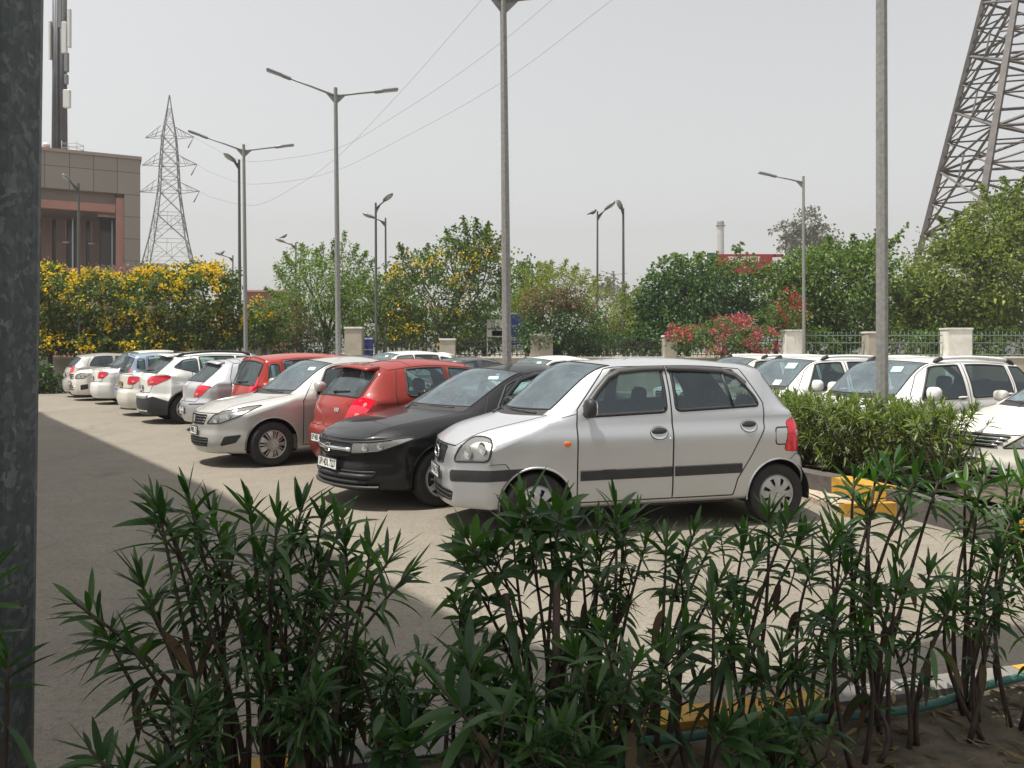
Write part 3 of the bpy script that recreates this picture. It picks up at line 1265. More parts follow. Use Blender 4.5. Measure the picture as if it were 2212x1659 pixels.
    # plates
    if P.get('fplate') and front_detail:
        number_plate(sh, root, 'front', P['fplate'][0], P['fplate'][1], lift=.02, w=P.get('fpw', .46), y=0)
    if P.get('rplate') and rear_detail:
        number_plate(sh, root, 'rear', P['rplate'][0], P['rplate'][1], matp=P.get('rpmat'), lift=.012, w=P.get('rpw', .46), h=P.get('rph', .11), two=P.get('rtwo'))
    # roof rails
    if P.get('rails'):
        x0, x1 = P['rails']
        for sg in (1, -1):
            pts = []
            lift = [0.0, .035, .055, .058, .058, .058, .058, .058, .055, .035, .0]
            ts = [0, .03, .09, .2, .35, .5, .65, .8, .91, .97, 1]
            for t, l in zip(ts, lift):
                x = x0 + (x1 - x0) * t
                lo, _, _, _ = sh.tree.ray_cast(Vector((x, P['RW'] - .05, 4)), Vector((0, 0, -1)))
                pts.append(Vector((x, sg * (P['RW'] - .05), (lo.z if lo else P['H'] - .08) + l)))
            m2 = MB()
            m2.tube(pts[2:9], .026, 8, 0)
            m2.tube(pts[:3], [.026, .034, .034], 8, 1)
            m2.tube(pts[8:], [.034, .034, .026], 8, 1)
            m2.build('roof_rail', [P.get('railmat', RAILS), BLACK], root)
    if P.get('antenna'):
        x, y, ln, lean = P['antenna']
        lo, _, _, _ = sh.tree.ray_cast(Vector((x, abs(y), 4)), Vector((0, 0, -1)))
        m2 = MB()
        m2.blob((x, y, lo.z + .005), (.03, .018, .012), 0, 10, 5)
        m2.tube([(x, y, lo.z), (x + ln * math.sin(lean), y, lo.z + ln * math.cos(lean))], [.006, .003], 5, 0)
        m2.build('antenna', [BLACK], root)
    if P.get('fin'):
        lo, _, _, _ = sh.tree.ray_cast(Vector((P['fin'], 0, 4)), Vector((0, 0, -1)))
        m2 = MB()
        m2.add([(P['fin'] - .16, -.03, lo.z - .01), (P['fin'] - .16, .03, lo.z - .01), (P['fin'] + .06, -.03, lo.z - .01), (P['fin'] + .06, .03, lo.z - .01), (P['fin'] + .03, -.006, lo.z + .075), (P['fin'] + .03, .006, lo.z + .075), (P['fin'] + .06, -.006, lo.z + .07), (P['fin'] + .06, .006, lo.z + .07)],
               [(0, 1, 5, 4), (0, 4, 6, 2), (1, 3, 7, 5), (2, 6, 7, 3), (4, 5, 7, 6)], 0, False)
        m2.build('antenna', [paintmat], root)
    # rain guards over the side windows
    if P.get('guards'):
        for line in P['guards']:
            for sg in (1, -1):
                pts, nr = [], []
                for x, z in line:
                    lo, n = sh.hit('side', x, z)
                    pts.append(Vector((lo.x, lo.y + .012, lo.z)))
                    nr.append(n)
                m2 = MB()
                bead(m2, pts, nr, .034, .012, 0, False)
                m2.v = [(p[0], p[1] * sg, p[2]) for p in m2.v]
                m2.build('rain_guard', [P.get('guardmat', SOCKET)], root)
    # roof spoiler
    if P.get('spoiler'):
        x, z, hw, ln = P['spoiler']
        m2 = MB()
        V, F = [], []
        nn = 10
        for j in range(nn + 1):
            y = -hw + 2 * hw * j / nn
            e = (y / hw) ** 2
            V += [(x - .03 - .06 * e, y, z - .035 * e), (x + ln - .05 * e, y, z - .035 - .04 * e), (x + ln - .05 * e, y, z - .055 - .04 * e), (x - .03 - .06 * e, y, z - .06 - .035 * e)]
        for j in range(nn):
            for c in range(4):
                c2 = (c + 1) % 4
                F.append((j * 4 + c, j * 4 + c2, j * 4 + 4 + c2, j * 4 + 4 + c))
        F += [(3, 2, 1, 0), (nn * 4, nn * 4 + 1, nn * 4 + 2, nn * 4 + 3)]
        m2.add(V, F, 0, True)
        m2.build('roof_spoiler', [paintmat], root)
    if P.get('rwiper') and rear_detail:
        z = P['gbz'] + .03
        pts = []
        for k in range(6):
            y = -.04 + .36 * k / 5
            lo, n = sh.hit('rear', abs(y), z + .02 * k / 5 + .02)
            pts.append(Vector((lo.x + .02, y, lo.z)))
        m2 = MB()
        m2.tube(pts, .009, 5, 0)
        m2.blob(tuple(pts[0]), (.03, .03, .025), 0, 10, 6)
        m2.build('wiper', [BLACK], root)
    for fn in P.get('details', []):
        fn(sh, root, paintmat)
    bm.free()
    return root


def emblem(view, y, z, kind, size, mat=None):
    def fn(sh, root, pm):
        lo, n = sh.hit(view, abs(y), z)
        lo.y = y
        n = Vector((n.x, 0, n.z)).normalized()
        M = frame_M(lo + n * .012, n)
        mb = MB()
        if kind == 'ring_h':
            mb.tube([(size * 1.25 * math.cos(a), size * .72 * math.sin(a), .006) for a in [2 * math.pi * k / 24 for k in range(25)]], size * .12, 6, 0)
            vs, fs = text_shape('H', size * 1.35, .006)
            mb.add([(v[0] + v[1] * .35, v[1], .006) for v in vs], fs, 0, False)
        elif kind == 'box_h':
            pts = [(-.9, -1), (.9, -1), (1.15, 1), (-1.15, 1), (-.9, -1)]
            mb.tube([(a * size * .8, b * size * .72, .006) for a, b in pts], size * .13, 6, 0)
            vs, fs = text_shape('H', size * 1.7, .008)
            mb.add([(v[0] * 1.1, v[1], .008) for v in vs], fs, 0, False)
        elif kind == 'ess':
            vs, fs = text_shape('S', size * 2.2, .010)
            mb.add([(v[0] * 1.1, v[1], .006) for v in vs], fs, 0, False)
            mb.add([(v[0] * 1.1, v[1], .010) for v in vs], fs, 0, False)
        else:
            mb.blob((0, 0, 0), (size, size, .008), 0, 16, 6)
        mb.v = [tuple(M @ Vector(p)) for p in mb.v]
        mb.build('emblem', [mat or CHROME], root)
    return fn


def badge(view, y, z, s, size):
    def fn(sh, root, pm):
        lo, n = sh.hit(view, abs(y), z)
        lo.y = y
        n = Vector((n.x, n.y * math.copysign(1, y), n.z)).normalized()
        M = frame_M(lo + n * .006, n)
        mb = MB()
        vs, fs = text_shape(s, size, .003)
        mb.add([(v[0], v[1], .003) for v in vs], fs, 0, False)
        mb.v = [tuple(M @ Vector(p)) for p in mb.v]
        mb.build('badge', [CHROME], root)
    return fn


def side_dot(x, z, r, mat, name):
    def fn(sh, root, pm):
        for sg in (1, -1):
            lo, n = sh.hit('side', x, z)
            lo.y *= sg
            n = Vector((n.x, n.y * sg, n.z))
            M = frame_M(lo, n)
            mb = MB()
            mb.blob((0, 0, 0), (r * 1.25, r, .012), 0, 14, 6, 2.6)
            mb.v = [tuple(M @ Vector(p)) for p in mb.v]
            mb.build(name, [mat], root)
    return fn


def side_outline(pts, name, r=.007):
    def fn(sh, root, pm):
        for sg in (1, -1):
            P3, NR = [], []
            for x, z in rounded(pts, .03):
                lo, n = sh.hit('side', x, z)
                P3.append(Vector((lo.x, lo.y * sg, lo.z)))
                NR.append(Vector((n.x, n.y * sg, n.z)))
            mb = MB()
            bead(mb, P3, NR, r, .005, 0, True)
            mb.build(name, [SEAL], root)
    return fn


def front_slab(view, z, hw, dz, out, name, mat=None):
    """lip or step along the bumper"""
    def fn(sh, root, pm):
        mb = MB()
        V, F = [], []
        nn = 16
        for j in range(nn + 1):
            y = -hw + 2 * hw * j / nn
            lo, n = sh.hit(view, min(abs(y), hw * .98), z)
            d = Vector((n.x, n.y * (1 if y >= 0 else -1), 0)).normalized()
            a = Vector((lo.x, y, z))
            V += [a - d * .03, a - d * .03 + Vector((0, 0, dz)), a + d * out + Vector((0, 0, dz * .8)), a + d * out]
        for j in range(nn):
            for c in range(4):
                c2 = (c + 1) % 4
                F.append((j * 4 + c, j * 4 + c2, j * 4 + 4 + c2, j * 4 + 4 + c))
        mb.add(V, F, 0, True)
        mb.build(name, [mat or pm], root)
    return fn


def side_line(pts, name='panel_gap', r=.004, both=True):
    def fn(sh, root, pm):
        for sg in (1, -1):
            P3, NR = [], []
            for (a, b2), (c, d2) in zip(pts[:-1], pts[1:]):
                for k in range(5):
                    x, z = a + (c - a) * k / 4, b2 + (d2 - b2) * k / 4
                    lo, n = sh.hit('side', x, z)
                    P3.append(Vector((lo.x, lo.y * sg, lo.z)))
                    NR.append(Vector((n.x, n.y * sg, n.z)))
            mb = MB()
            bead(mb, P3, NR, r, .003, 0, False)
            mb.build(name, [SEAL], root)
    return fn


def window_bar(x0, z0, x1, z1):
    def fn(sh, root, pm):
        for sg in (1, -1):
            a, na = sh.hit('side', x0, z0)
            b2, nb = sh.hit('side', x1, z1)
            mb = MB()
            mb.tube([(a.x, (a.y + .002) * sg, a.z), (b2.x, (b2.y + .002) * sg, b2.z)], .016, 6, 0)
            mb.build('window_divider', [BLACK], root)
    return fn

# ------------------------------------------------------------------ the cars' shapes
SILVER = paint('silver_paint', (0.53, 0.545, 0.565), 0.58, 0.30, 0.15)
SILVER2 = paint('warm_silver_paint', (0.46, 0.45, 0.43), 0.4, 0.33, 0.2)
BLACKP = paint('black_paint', (0.006, 0.0065, 0.008), 0.0, 0.30, 0.02, 0.6)
REDP = paint('red_paint', (0.235, 0.022, 0.016), 0.05, 0.36, 0.07, .5)
REDP2 = paint('bright_red_paint', (0.31, 0.024, 0.016), 0.1, 0.32, 0.07)
WHITE = paint('white_paint', (0.70, 0.70, 0.68), 0.0, 0.34, 0.16)
CREAM = paint('cream_white_paint', (0.66, 0.64, 0.58), 0.0, 0.36, 0.22)
BLUEP = paint('blue_paint', (0.22, 0.29, 0.40), 0.35, 0.3, 0.12)
GREYP = paint('grey_paint', (0.06, 0.065, 0.072), 0.3, 0.3, 0.15)
GRILLE = plain('grille_mesh', (0.010, 0.010, 0.011), 0.5)
DARKREFL = plain('dark_reflector', (0.10, 0.105, 0.11), 0.25, 0.6)
GUARD = plain('rain_guard_plastic', (0.02, 0.022, 0.025), 0.18)
GUARDC = plain('rain_guard_chrome', (0.35, 0.38, 0.42), 0.15, 0.9)


def small_hatch(**kw):
    d = dict(L=3.56, W=.765, H=1.575, hdz=1.535, ko=.035, hz=.80, cx=.58, cz=1.05, csx=.86, hx=1.28, hsx=1.50, RW=.585, rrx=3.06, rrz=1.515, gbx=3.42, gbz=1.06,
             tex=3.50, tez=.95, b0=1.01, b1=1.07, kx=.05, sx=.30, zb=.26)
    d.update({k: v for k, v in kw.items() if k in d or k in ('hdz', 'ko', 'k6', 'kt', 'srx', 'sgx', 'fp', 'rp', 'sp', 'zb')})
    P = car_template('hatch', **d)
    P.update(axles=(.72, 3.10), wr=.285, rimr=.185, tw=.155, ag=.045,
             windows=[[(1.14, 1.06), (1.95, 1.09), (1.95, 1.60), (1.56, 1.55), (1.42, 1.41)], [(2.05, 1.095), (2.90, 1.13), (2.88, 1.20), (2.72, 1.42), (2.62, 1.60), (2.05, 1.60)]],
             doors=[[(1.08, .30), (1.08, 1.00), (1.10, 1.12), (1.50, 1.60), (1.998, 1.62), (1.998, .30)], [(2.0, .30), (2.0, 1.62), (2.70, 1.62), (2.80, 1.45), (2.955, 1.15), (2.94, .92), (2.80, .66), (2.66, .45), (2.62, .30)]],
             handles=[(1.86, .90), (2.78, .94)], mirror=(1.17, 1.12), glassmat=GLASS)
    P.update({k: v for k, v in kw.items() if k not in d})
    return P


def hatch(**kw):
    d = dict(L=3.80, W=.83, H=1.53, hz=.76, cx=.92, cz=.97, csx=1.16, hx=1.66, hsx=1.86, RW=.60, rrx=3.30, rrz=1.45, gbx=3.60, gbz=1.03,
             tex=3.72, tez=.93, b0=.93, b1=1.0, kx=.08, sx=.36, srx=.22)
    d.update({k: v for k, v in kw.items() if k in d or k in ('hdz', 'ko', 'k6', 'kt', 'srx', 'sgx', 'fp', 'rp', 'sp', 'zb')})
    P = car_template('hatch', **d)
    P.update(axles=(.82, 3.14), wr=.30, rimr=.195, tw=.18, ag=.05,
             windows=[[(1.46, .98), (2.18, 1.00), (2.18, 1.60), (1.86, 1.5), (1.70, 1.36)], [(2.28, 1.005), (3.00, 1.04), (2.95, 1.22), (2.86, 1.42), (2.80, 1.60), (2.28, 1.60)]],
             doors=[[(1.26, .28), (1.26, .92), (1.36, 1.02), (1.80, 1.60), (2.228, 1.62), (2.228, .28)], [(2.23, .28), (2.23, 1.62), (2.88, 1.62), (3.06, 1.10), (3.06, .95), (2.90, .68), (2.80, .45), (2.76, .28)]],
             handles=[(2.08, .86), (2.94, .90)], mirror=(1.50, 1.05))
    P.update({k: v for k, v in kw.items() if k not in d})
    return P


def sedan(**kw):
    d = dict(L=4.38, W=.85, H=1.49, hz=.73, cx=1.02, cz=.98, csx=1.30, hx=1.95, hsx=2.18, RW=.57, rrx=3.20, rrz=1.40, gbx=3.80, gbz=1.09,
             tex=4.30, tez=1.05, b0=.92, b1=1.0, kx=.12, sx=.44)
    d.update({k: v for k, v in kw.items() if k in d or k in ('hdz', 'ko', 'k6', 'kt', 'srx', 'sgx', 'fp', 'rp', 'sp', 'zb')})
    P = car_template('sedan', **d)
    P.update(axles=(.88, 3.48), wr=.305, rimr=.205, tw=.185, ag=.05,
             windows=[[(1.60, .98), (2.44, 1.00), (2.44, 1.6), (2.15, 1.5), (1.95, 1.33)], [(2.54, 1.005), (3.30, 1.04), (3.42, 1.06), (3.10, 1.34), (2.9, 1.6), (2.54, 1.60)]],
             doors=[[(1.38, .28), (1.38, .90), (1.50, 1.02), (2.05, 1.60), (2.49, 1.62), (2.49, .28)], [(2.492, .28), (2.492, 1.62), (3.05, 1.62), (3.22, 1.34), (3.40, .98), (3.30, .75), (3.12, .50), (3.02, .28)]],
             handles=[(2.34, .86), (3.22, .90)], mirror=(1.66, 1.04))
    P.update({k: v for k, v in kw.items() if k not in d})
    return P


def suv(**kw):
    d = dict(L=4.25, W=.89, H=1.63, hz=.92, cx=1.02, cz=1.07, csx=1.26, hx=1.76, hsx=1.94, RW=.67, rrx=3.66, rrz=1.56, gbx=4.08, gbz=1.14,
             tex=4.18, tez=1.04, b0=1.02, b1=1.07, kx=.06, sx=.32)
    d.update({k: v for k, v in kw.items() if k in d or k in ('hdz', 'ko', 'k6', 'kt', 'srx', 'sgx', 'fp', 'rp', 'sp', 'zb')})
    P = car_template('suv', **d)
    P.update(axles=(.86, 3.46), wr=.34, rimr=.225, tw=.20, ag=.06,
             windows=[[(1.52, 1.07), (2.36, 1.09), (2.36, 1.8), (2.0, 1.6), (1.80, 1.44)], [(2.48, 1.09), (3.28, 1.12), (3.28, 1.8), (2.48, 1.8)], [(3.38, 1.13), (3.92, 1.20), (3.86, 1.30), (3.66, 1.8), (3.38, 1.8)]],
             doors=[[(1.34, .34), (1.34, 1.0), (1.44, 1.12), (1.90, 1.75), (2.418, 1.8), (2.418, .34)], [(2.42, .34), (2.42, 1.8), (3.30, 1.8), (3.335, 1.10), (3.20, .80), (3.06, .55), (2.98, .34)]],
             handles=[(2.26, .96), (3.18, .99)], mirror=(1.60, 1.15), mirsize=(.07, .10, .095))
    P.update({k: v for k, v in kw.items() if k not in d})
    return P


T_SANTRO = small_hatch(
    fp=[(.80, 0), (.74, .012), (.60, .02), (.56, .03), (.45, .03), (.32, .02), (.22, -.01), (.15, -.05)],
    head=[(.345, .665), (.72, .685), (.735, .80), (.70, .875), (.60, .895), (.50, .885), (.42, .80)], bulbs=[(.49, .755, .066), (.635, .79, .060)], hround=.05,
    grilles=[([(0, .785), (.30, .785), (.19, .625), (0, .61)], GRILLE), ([(0, .40), (.46, .40), (.42, .32), (0, .30)], GRILLE)], gbars=[0, 2], gbr=.006, barmat=BLACK,
    fc_patches=[([(.30, .585), (1.10, .62), (1.10, .53), (.30, .49)], BLACK)],
    srx=.17, sgx=.34,
    tail=[(.42, .66), (.84, .70), (.80, .98), (.62, 1.04), (.48, 1.02)], tround=.03, tailbits=[(.72, .86, .06, .06, LENSC)],
    sp=[(1.1, 0), (1.0, .002), (.87, .036), (.84, .037), (.6, .026), (.45, .02), (.36, .012), (.27, -.012), (.2, -.05)],
    gate=[(0, .60), (.50, .60), (.52, 1.0), (.52, 1.56), (0, 1.56)],
    strip=[(1.11, 1.985), (2.02, 2.70)], stripz=(.535, .555), flap=True, handlemat=BLACK, mirmat=BLACK, mirsize=(.05, .085, .085),
    fplate=(.535, 'UP14AA 5779'), fpw=.40, rplate=(.62, 'UP14AA 5779'), rim='cap', spokes=8, stickers=[],
    guards=[[(1.17, 1.13), (1.30, 1.28), (1.42, 1.40), (1.54, 1.455), (1.75, 1.475), (1.985, 1.48)], [(2.01, 1.48), (2.3, 1.475), (2.58, 1.455), (2.72, 1.41), (2.80, 1.33)]],
    details=[emblem('front', 0, .705, 'ring_h', .075), side_dot(.985, .825, .026, LENSO, 'side_indicator'),
             side_outline([(3.06, .76), (3.235, .76), (3.235, .92), (3.06, .92)], 'fuel_flap'), side_dot(1.97, .845, .011, CHROME, 'door_lock'),
             side_line([(.30, .655), (.44, .66), (.50, .58)]), side_line([(3.20, .60), (3.28, .66), (3.42, .665)]), window_bar(2.63, 1.125, 2.58, 1.46), side_line([(1.085, 1.08), (.95, 1.05)])])

T_CITY = sedan(
    fp=[(.73, 0), (.70, .02), (.60, .025), (.50, .01), (.46, .02), (.36, .03), (.24, .01), (.15, -.06)],
    head=[(.30, .585), (.62, .615), (.98, .74), (.92, .755), (.60, .715), (.32, .70)], bulbs=[(.46, .655, .042), (.62, .67, .04)], headrefl=DARKREFL, hround=.03,
    grilles=[([(0, .70), (.42, .695), (.36, .56), (0, .545)], GRILLE), ([(0, .40), (.62, .40), (.52, .26), (0, .25)], GRILLE)], gbars=[1, 2], gbr=.024, barmats=[CHROME, BLACK],
    tail=[(.30, .78), (.85, .84), (.80, .98), (.30, .98)], fplate=(.455, 'UP14DL 7227'), rplate=(.78, 'UP14DL 7227'),
    rim='alloy', spokes=5, hubname='alloy_rim', mirror=(1.72, 1.05), mirsize=(.09, .10, .075),
    stickers=[(-.42, .80, .12, .07, STICK)], guards=[[(1.78, 1.12), (2.05, 1.30), (2.3, 1.36), (2.48, 1.37)], [(2.5, 1.37), (2.85, 1.35), (3.1, 1.28)]], guardmat=GUARD,
    details=[emblem('front', 0, .625, 'box_h', .06), front_slab('front', .235, .62, .025, .06, 'front_lip', BLACK)])

T_DZIRE = sedan(
    L=4.0, W=.85, H=1.55, hz=.76, cx=.90, cz=1.0, csx=1.15, hx=1.66, hsx=1.86, rrx=3.05, rrz=1.46, gbx=3.55, gbz=1.12, tex=3.95, tez=1.08, b0=.95, b1=1.02,
    axles=(.80, 3.23), wr=.315, rimr=.205, tw=.175, ag=.055, rim='multi', spokes=7,
    windows=[[(1.46, 1.0), (2.18, 1.03), (2.18, 1.6), (1.86, 1.5), (1.70, 1.36)], [(2.28, 1.03), (2.98, 1.07), (3.16, 1.10), (2.92, 1.36), (2.8, 1.6), (2.28, 1.60)]],
    doors=[[(1.24, .28), (1.24, .92), (1.34, 1.05), (1.80, 1.60), (2.228, 1.62), (2.228, .28)], [(2.23, .28), (2.23, 1.62), (2.88, 1.62), (3.10, 1.20), (3.10, .95), (2.92, .68), (2.82, .45), (2.78, .28)]],
    handles=[(2.08, .88), (2.94, .92)], mirror=(1.46, 1.10), mirsize=(.075, .10, .075), flush=1,
    fp=[(.76, 0), (.72, .02), (.58, .03), (.54, .03), (.46, .045), (.36, .05), (.26, .02), (.15, -.06)],
    head=[(.26, .615), (.50, .63), (.78, .73), (1.02, .875), (.86, .86), (.55, .80), (.38, .73)], bulbs=[(.42, .675, .052), (.60, .74, .05)], hround=.03,
    grilles=[([(0, .735), (.34, .735), (.27, .605), (0, .60)], GRILLE), ([(0, .415), (.40, .415), (.36, .30), (0, .29)], GRILLE)], gbars=[3, 3], gbr=.009, barmats=[DARKREFL, BLACK],
    fc_patches=[([(.50, .31), (.72, .36), (.80, .47), (.56, .44)], GRILLE)],
    tail=[(.30, .80), (.75, .86), (.70, .98), (.30, .98)], fplate=(.505, 'UP80L K3'), fpw=.34, rplate=(.8, 'UP80L K3'),
    stickers=[(-.44, .78, .11, .08, STICKW), (.30, .80, .09, .06, STICKW)], beige=True, rwmat=REARG,
    details=[emblem('front', 0, .67, 'ess', .055)])

T_SWIFT = hatch(
    L=3.76, W=.84, H=1.53, rrx=3.22, gbx=3.54, tex=3.66, gbz=1.05, k6=.73, sgx=.40,
    rp=[(.93, 0), (.85, .025), (.70, .045), (.66, .055), (.63, .10), (.45, .115), (.30, .08), (.2, .02), (.1, -.02)],
    tail=[(.40, .71), (.62, .72), (.80, .90), (.86, 1.02), (.62, 1.05), (.52, .96)], tround=.06,
    tailbits=[(.62, .80, .08, .10, lens('pink_lens', (.75, .22, .2), .1)), (.72, .95, .05, .06, lens('pink_lens', (.75, .22, .2), .1))],
    gate=[(0, .66), (.50, .66), (.52, .80), (.66, 1.0), (.60, 1.52), (0, 1.52)],
    rplate=(.50, 'UP14BX 4021'), rpw=.40, spoiler=(3.24, 1.47, .52, .16), rwiper=True, rwmat=REARG, wround=.07,
    windows=[[(1.46, 1.0), (2.18, 1.02), (2.18, 1.60), (1.86, 1.5), (1.70, 1.36)], [(2.27, 1.025), (2.90, 1.05), (2.86, 1.2), (2.80, 1.60), (2.27, 1.60)]],
    sealmat=BLACK, front=False, rim='fan', spokes=8, details=[badge('rear', .30, .875, 'VXi', .07), side_outline([(2.3, .2), (2.3, .21)], 'trim', .001)][:1])

T_TALL = hatch(      # tall boxy hatchback seen from behind
    L=3.60, W=.80, H=1.60, hz=.86, cx=.80, cz=1.05, csx=1.0, hx=1.45, hsx=1.62, RW=.64, rrx=3.26, rrz=1.53, gbx=3.46, gbz=1.03, tex=3.52, tez=.92, b0=1.0, b1=1.04, k6=.76, sgx=.34,
    windows=[[(1.36, 1.06), (2.08, 1.07), (2.08, 1.7), (1.7, 1.6), (1.5, 1.4)], [(2.18, 1.075), (2.90, 1.10), (2.90, 1.7), (2.18, 1.7)], [(3.0, 1.12), (3.20, 1.14), (3.16, 1.40), (3.0, 1.40)]],
    doors=[[(1.14, .28), (1.14, 1.0), (1.24, 1.1), (1.60, 1.65), (2.128, 1.7), (2.128, .28)], [(2.13, .28), (2.13, 1.7), (2.94, 1.7), (2.95, 1.0), (2.85, .7), (2.70, .45), (2.66, .28)]],
    handles=[(1.98, .92), (2.84, .95)], mirror=(1.38, 1.12), axles=(.66, 3.06), wr=.29, rimr=.19,
    tail=[(.42, .86), (.60, .86), (.62, 1.18), (.46, 1.18)], tround=.03, gate=[(0, .55), (.58, .55), (.60, 1.55), (0, 1.55)],
    rplate=(.72, 'UP16AB 3358'), front=False, rwiper=True)

T_DATSUN = hatch(
    L=3.78, W=.82, H=1.50, rrx=3.15, rrz=1.43, gbx=3.58, gbz=1.02, tex=3.70, tez=.93, sgx=.46, k6=.70,
    windows=[[(1.46, .98), (2.12, 1.0), (2.12, 1.60), (1.86, 1.5), (1.70, 1.36)], [(2.22, 1.005), (2.70, 1.03), (2.92, 1.12), (2.86, 1.30), (2.72, 1.6), (2.22, 1.60)]],
    tail=[(.34, .70), (.56, .74), (.80, .93), (.52, .95), (.42, .86)], tround=.03, tailbits=[(.46, .76, .08, .07, lens('pink_lens', (.62, .12, .12), .1))],
    gate=[(0, .62), (.54, .62), (.60, .95), (.56, 1.46), (0, 1.46)], rplate=(.44, 'UP14CY 8836'), rpw=.30, rph=.16, rtwo=('UP14', 'CY8836'), front=False, rwiper=False,
    rc_patches=[([(.25, .575), (.80, .60), (.78, .585), (.25, .56)], BLACK)], spoiler=(3.18, 1.445, .5, .12))

T_CRETA = suv(
    L=4.27, W=.91, H=1.63, tail=[(.36, .86), (.62, .88), (.98, 1.04), (.92, 1.09), (.45, 1.07), (.34, .98)], tround=.04,
    tailbits=[(.52, .93, .12, .05, lens('pink_lens', (.62, .12, .12), .1))],
    gate=[(0, .70), (.52, .70), (.66, 1.0), (.62, 1.58), (0, 1.58)], rplate=(.80, 'UP14DK 1174'), rpw=.34, front=False, clad=True, darklip=True,
    side_patches=[([(.3, .10), (3.9, .10), (3.9, .36), (.3, .36)], BLACK)], rc_patches=[([(-.2, .56), (.30, .56), (.55, .62), (.98, .50), (1.2, .40), (1.2, .12), (-.2, .12)], BLACK)],
    windows=[[(1.52, 1.07), (2.30, 1.09), (2.30, 1.8), (2.0, 1.6), (1.80, 1.44)], [(2.36, 1.09), (3.14, 1.13), (3.14, 1.8), (2.36, 1.8)], [(3.20, 1.14), (3.70, 1.26), (3.50, 1.42), (3.20, 1.46)]],
    spoiler=(3.68, 1.58, .58, .16), rwiper=True, fin=3.45, rails=(1.95, 3.6), railmat=BLACK, rim='alloy', spokes=5, hubname='alloy_rim',
    details=[front_slab('rear', .60, .50, .05, .03, 'bumper_step'), front_slab('rear', .27, .5, .04, .03, 'skid_plate', HUB)])

T_WSEDAN = sedan(
    L=4.25, tail=[(.30, .80), (.52, .80), (.70, .93), (.62, .99), (.36, .99)], tround=.04, tailbits=[(.50, .86, .08, .06, lens('pink_lens', (.62, .12, .12), .1))],
    gate=[(0, .70), (.62, .70), (.60, 1.06), (0, 1.06)], rplate=(.80, 'UP16BT 3927'), rpw=.36, front=False)

T_I10 = hatch(
    L=3.57, W=.80, H=1.55, hz=.78, cx=.72, cz=1.0, csx=.98, hx=1.42, hsx=1.62, RW=.60, rrx=3.10, rrz=1.47, gbx=3.42, gbz=1.06, tex=3.50, tez=.95, b0=.97, b1=1.05, k6=.72, sgx=.44,
    windows=[[(1.30, 1.03), (2.02, 1.05), (2.02, 1.7), (1.66, 1.6), (1.5, 1.4)], [(2.12, 1.06), (2.86, 1.10), (2.80, 1.24), (2.62, 1.48), (2.55, 1.7), (2.12, 1.7)]],
    doors=[[(1.10, .28), (1.10, .97), (1.2, 1.07), (1.56, 1.60), (2.068, 1.7), (2.068, .28)], [(2.07, .28), (2.07, 1.7), (2.70, 1.7), (2.92, 1.15), (2.90, .9), (2.75, .6), (2.66, .28)]],
    handles=[(1.92, .9), (2.78, .95)], mirror=(1.32, 1.10), axles=(.68, 3.06), wr=.28, rimr=.18,
    tail=[(.40, .76), (.60, .78), (.64, 1.10), (.50, 1.12), (.46, .9)], tround=.03, tailbits=[(.52, .83, .09, .08, LENSC)],
    gate=[(0, .62), (.58, .62), (.60, 1.5), (0, 1.5)], rplate=(.78, 'DL8C 6614'), front=False, rwiper=True)

T_MPV = suv(
    L=4.4, W=.87, H=1.66, hz=.90, head=[(.34, .72), (.70, .74), (.92, .90), (.55, .90), (.40, .84)], bulbs=[(.52, .80, .05), (.66, .82, .045)],
    grilles=[([(0, .86), (.34, .86), (.30, .72), (0, .70)], GRILLE), ([(0, .50), (.50, .48), (.45, .36), (0, .35)], GRILLE)], gbars=[2, 2], gbr=.016, fplate=(.58, 'UP32GT 9146'),
    fc_patches=[([(.58, .36), (.82, .40), (.82, .55), (.58, .52)], GRILLE)], rear=False)

T_SUVW = suv(        # white utility with roof rails, seen from the front corner
    L=4.15, W=.88, H=1.54, hdz=1.49, ko=.04, rrz=1.48, hz=.82, cx=.98, cz=.95, csx=1.18, hx=1.72, hsx=1.90, RW=.68, b0=.90, b1=.94, rails=(1.98, 3.55), rear=False, wround=.035, mirror=(1.60, 1.02),
    windows=[[(1.50, .945), (2.34, .96), (2.34, 1.8), (2.0, 1.6), (1.80, 1.42)], [(2.48, .965), (3.28, .99), (3.28, 1.8), (2.48, 1.8)], [(3.38, 1.0), (3.92, 1.06), (3.86, 1.25), (3.66, 1.8), (3.38, 1.8)]],
    head=[(.38, .62), (.80, .64), (.86, .81), (.44, .79)], bulbs=[(.56, .71, .06)], grilles=[([(0, .78), (.36, .78), (.34, .64), (0, .64)], GRILLE), ([(0, .5), (.5, .5), (.5, .36), (0, .36)], GRILLE)],
    gbars=[2, 2], fplate=(.58, 'UP14EN 2205'), stickers=[(-.40, .82, .16, .12, STICK)])

T_SEDANR = sedan(
    L=4.45, W=.86, H=1.48, hz=.74, head=[(.30, .60), (.62, .63), (.95, .83), (.80, .82), (.50, .75)], bulbs=[(.50, .67, .045), (.66, .71, .04)], headrefl=DARKREFL, hround=.02,
    grilles=[([(0, .725), (.46, .725), (.30, .60), (0, .60)], GRILLE), ([(0, .38), (.5, .38), (.45, .26), (0, .26)], GRILLE)], gbars=[3, 2], gbr=.014,
    fplate=(.42, 'UP14FJ 7730'), rear=False, rim='alloy', spokes=5, hubname='alloy_rim')

